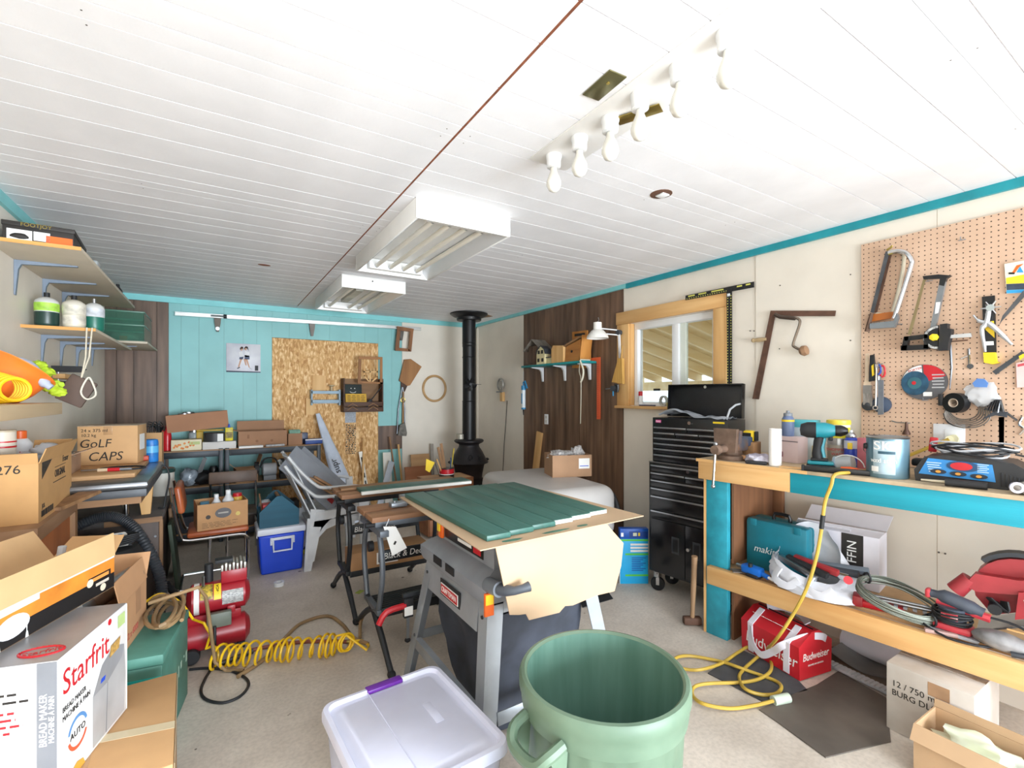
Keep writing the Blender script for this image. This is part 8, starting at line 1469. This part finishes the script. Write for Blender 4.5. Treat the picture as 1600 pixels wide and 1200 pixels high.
def crv(p, n=6):
    p = [Vector(q) for q in p]; o = []
    for i in range(len(p) - 1):
        a, b, c, d = p[max(i - 1, 0)], p[i], p[i + 1], p[min(i + 2, len(p) - 1)]
        for k in range(n): u = k / n; o.append(.5 * ((2 * b) + (c - a) * u + (2 * a - 5 * b + 4 * c - d) * u * u + (3 * b - a - 3 * c + d) * u ** 3))
    return o + [p[-1]]
G().ribbon(crv([(-.11, yf - .010, .16), (-.09, yf - .016, .07), (-.03, yf - .02, .035), (.04, yf - .018, .085), (.10, yf - .014, .15), (.16, -.06, .205), (.185, .03, .205), (.18, .08, .18)]), (0, 0, 1), .036).o('carry_strap', WS, t); G().ribbon(crv([(-.11, .0, .243), (-.05, .06, .25), (.05, .07, .247), (.12, .02, .243)]), (0, 1, .6), .036).o('carry_strap', WS, t)
G().tube([(-.165, 0, .2365), (.165, 0, .2365)], .004, 6).o('zipper', BLKM, t)
# mats and strips under the bench
MT1 = mat('#4d4e52', .8, var=.2, scale=8); MT2 = mat('#6b635b', .7, col2='#4b453f', scale=3)
def fpoly(name, label, cat, pts, z0, z1, m): 
    q = [F(x, y) for x, y in pts]; c = Vector((sum(p[0] for p in q) / len(q), sum(p[1] for p in q) / len(q), z0)); o = G().prismz([(p[0] - c.x, p[1] - c.y) for p in q], 0, z1 - z0).o(name, m); o.location = c; return tag(o, label, cat)
fpoly('floor_mat', 'small grey rubber mat under yellow extension cord', 'mat', ((1106, 1053), (1160, 1017), (1235, 1052), (1262, 1080), (1215, 1092), (1193, 1098)), 0.0005, .006, MT1)
fpoly('floor_mat', 'large dark stained rubber mat in front of white wine carton', 'mat', ((1186, 1110), (1235, 1088), (1275, 1072), (1310, 1050), (1385, 1092), (1392, 1160), (1290, 1185), (1215, 1130)), .0005, .006, MT2)
fpoly('plywood_sheet', 'dark worn plywood sheet lying under the workbench', 'board', ((1298, 1012), (1420, 1030), (1440, 1062), (1392, 1082), (1297, 1038)), .0005, .008, mat('#6a594a', .7, var=.25))
p0, p1 = Vector(F(1293, 1036, .01)), Vector(F(1392, 1084, .01)); t = T('metal_strip', 'pale ribbed metal strip lying on floor behind red cooler bag', 'strip', (p0 + p1) / 2); d_ = (p1 - p0); L_ = d_.length
M = Matrix.Rotation(math.atan2(d_.y, d_.x), 4, 'Z'); G(M).b2((-L_ / 2, -.028, -.0015), (L_ / 2, .028, .012), .002).o('strip', mat('#b9bcc2', .4, .3, .2, 20), t)
for k in range(14): G(M).b2((-L_ / 2 + .01 + L_ / 14 * k, -.026, .0121), (-L_ / 2 + .022 + L_ / 14 * k, .026, .0145)).o('rib', LGREY, t)
t = T('black_roll', 'black rolled foam mat lying under the lower shelf', 'roll', (2.98, 1.66, .047)); G(Matrix.Rotation(-.15, 4, 'Z')).lathe([(.02, -.14), (.045, -.14), (.046, -.13), (.046, .13), (.045, .14), (.02, .14)], (0, 0, 0), 24, rot=(PI / 2, 0, 0)).o('roll', BLKR, t)
t = T('grey_sheet', 'curled dark grey plastic sheet lying under the bench', 'sheet', (2.98, 1.14, .009)); G().grid(lambda u, v: (-.08 + .20 * v, -.16 + .32 * u, .001 + .05 * abs(u - .5) ** 1.5 * 2.5), 12, 4, .004).o('sheet', mat('#5d5a58', .6, var=.2), t)
t = T('white_roll', 'white curved plastic pipe elbow under the bench by the wall', 'pipe', (3.06, 1.16, .05)); bpy.data.objects[t.name].location = (3.11, 1.15, .062); G().tube([(0, .16, 0), (0, .0, 0), (-.01, -.14, .0)], .06, 14, sm=3).o('pipe', mat('#c9c7cf', .4, var=.05), t)
# cartons at the right corner
t = carton('wine_carton', 'dusty white wine carton marked 12/750 ml under the bench', (2.69, .755, .0), -PI / 2, .29, .32, .295, mat('#cfc9c2', .7, col2='#b8ada2', scale=5), tape=False)
text('12 / 750 ml', .036, INK, t, (-.125, -.1612, .212), al='LEFT', sx=.95); text('BURG DLG 8/', .036, INK, t, (-.125, -.1612, .172), al='LEFT', sx=.9); G().b2((.0, -.161, .225), (.07, -.1601, .28)).o('torn_patch', mat('#b08a68', .8, var=.2), t)
G().b2((-.145, -.02, .2952), (.145, .02, .2965)).o('torn_tape', mat('#a48a6c', .6, col2='#cfc9c2', scale=25), t); prints(t, 0, 0, .001, 0, .01, 1)
g = G()
for k in range(3): g.b2((.0, .05 + .025 * k, .2952), (.08 - .01 * k, .066 + .025 * k, .2962))
g.o('top_print', INK, t, stuff=True)
t = carton('floor_carton', 'open brown carton with white cloth in bottom right corner', (2.405, .55, 0), -PI / 2 - .02, .36, .205, .20, mat('#c4a27e', .75, var=.06), flaps=(('s', 2.5, .06), ('n', .15, .03)), open_=True)
G().blob((-.02, -.0, .145), (.12, .075, .055), .5, 3.2, 3, 21).o('white_cloth', mat('#e4e6e4', .7, col2='#d2dcb0', scale=6), t)
# hammer and cords
t = T('sledge_hammer', 'small sledge hammer leaning upright against the bench leg', 'hammer', (2.60, 1.965, 0), -.6); hm = Matrix.Rotation(.10, 4, 'X'); G(hm).tube([(0, .0, .03), (0, 0, .25), (.0, 0, .46)], [.014, .017, .019], 10, sm=2).o('handle', wood('#a08060', '#7d6045', 2, 14), t); G().box((0, .0, .03), (.115, .05, .05), .012).o('head', RUST, t)
t = T('extension_cord', 'yellow extension cord running over bench front and looping on floor', 'cord', F(1170, 1060)); oo = Vector(t.location)
bp = [wp('R', 1483, 686, .06), Vector((3.10, 1.07, 1.12)), Vector((2.92, 1.09, 1.1)), Vector((2.76, 1.08, 1.0955)), Vector((2.65, 1.10, 1.0955)), Vector((2.59, 1.115, 1.0955)), Vector((2.558, 1.125, 1.082)), Vector((2.548, 1.13, 1.04))]
bp += [P(1289, 785, X=2.545), P(1283, 830, X=2.543), P(1275, 873, X=2.535), P(1260, 920, X=2.52), P(1238, 962, X=2.50), P(1212, 1000, X=2.48)]
fl_ = [(1192, 1020), (1178, 1031), (1160, 1048), (1155, 1060), (1164, 1076), (1188, 1085), (1212, 1084), (1221, 1074), (1212, 1064), (1180, 1052), (1152, 1042), (1128, 1034), (1080, 1025), (1056, 1028), (1052, 1040), (1074, 1046), (1096, 1046), (1128, 1036), (1152, 1020), (1172, 1010), (1192, 1017), (1204, 1032), (1204, 1048), (1188, 1060), (1160, 1066), (1106, 1068), (1084, 1074), (1083, 1088), (1100, 1100), (1140, 1107), (1180, 1102), (1208, 1095)]
bp += [Vector(F(x, y, .016 + .010 * (k % 3 == 1))) for k, (x, y) in enumerate(fl_)]
G().tube([p - oo for p in bp], .0085, 8, sm=6).o('cord', CORDY, t); a = Vector(F(1208, 1095, .02)) - oo; b = Vector(F(1232, 1090, .022)) - oo; G().cyl(a, b, .022, n=16).o('socket', mat('#c9d6c4', .4), t); p = P(1286, 805, X=2.544) - oo; q = P(1283.5, 826, X=2.5435) - oo; G().cyl(p, q, .0105, n=10).o('black_tape', BLKM, t)
G().cyl(wp('R', 1483, 686, .062) - oo, wp('R', 1483, 686, .034) - oo, .016, n=12).o('plug', mat('#d9d3ae', .4), t)
fpoly('black_strip', 'thin black rubber strip on floor behind trash can', 'strip', ((905, 935), (950, 925), (958, 936), (910, 950)), .0005, .005, BLKR)
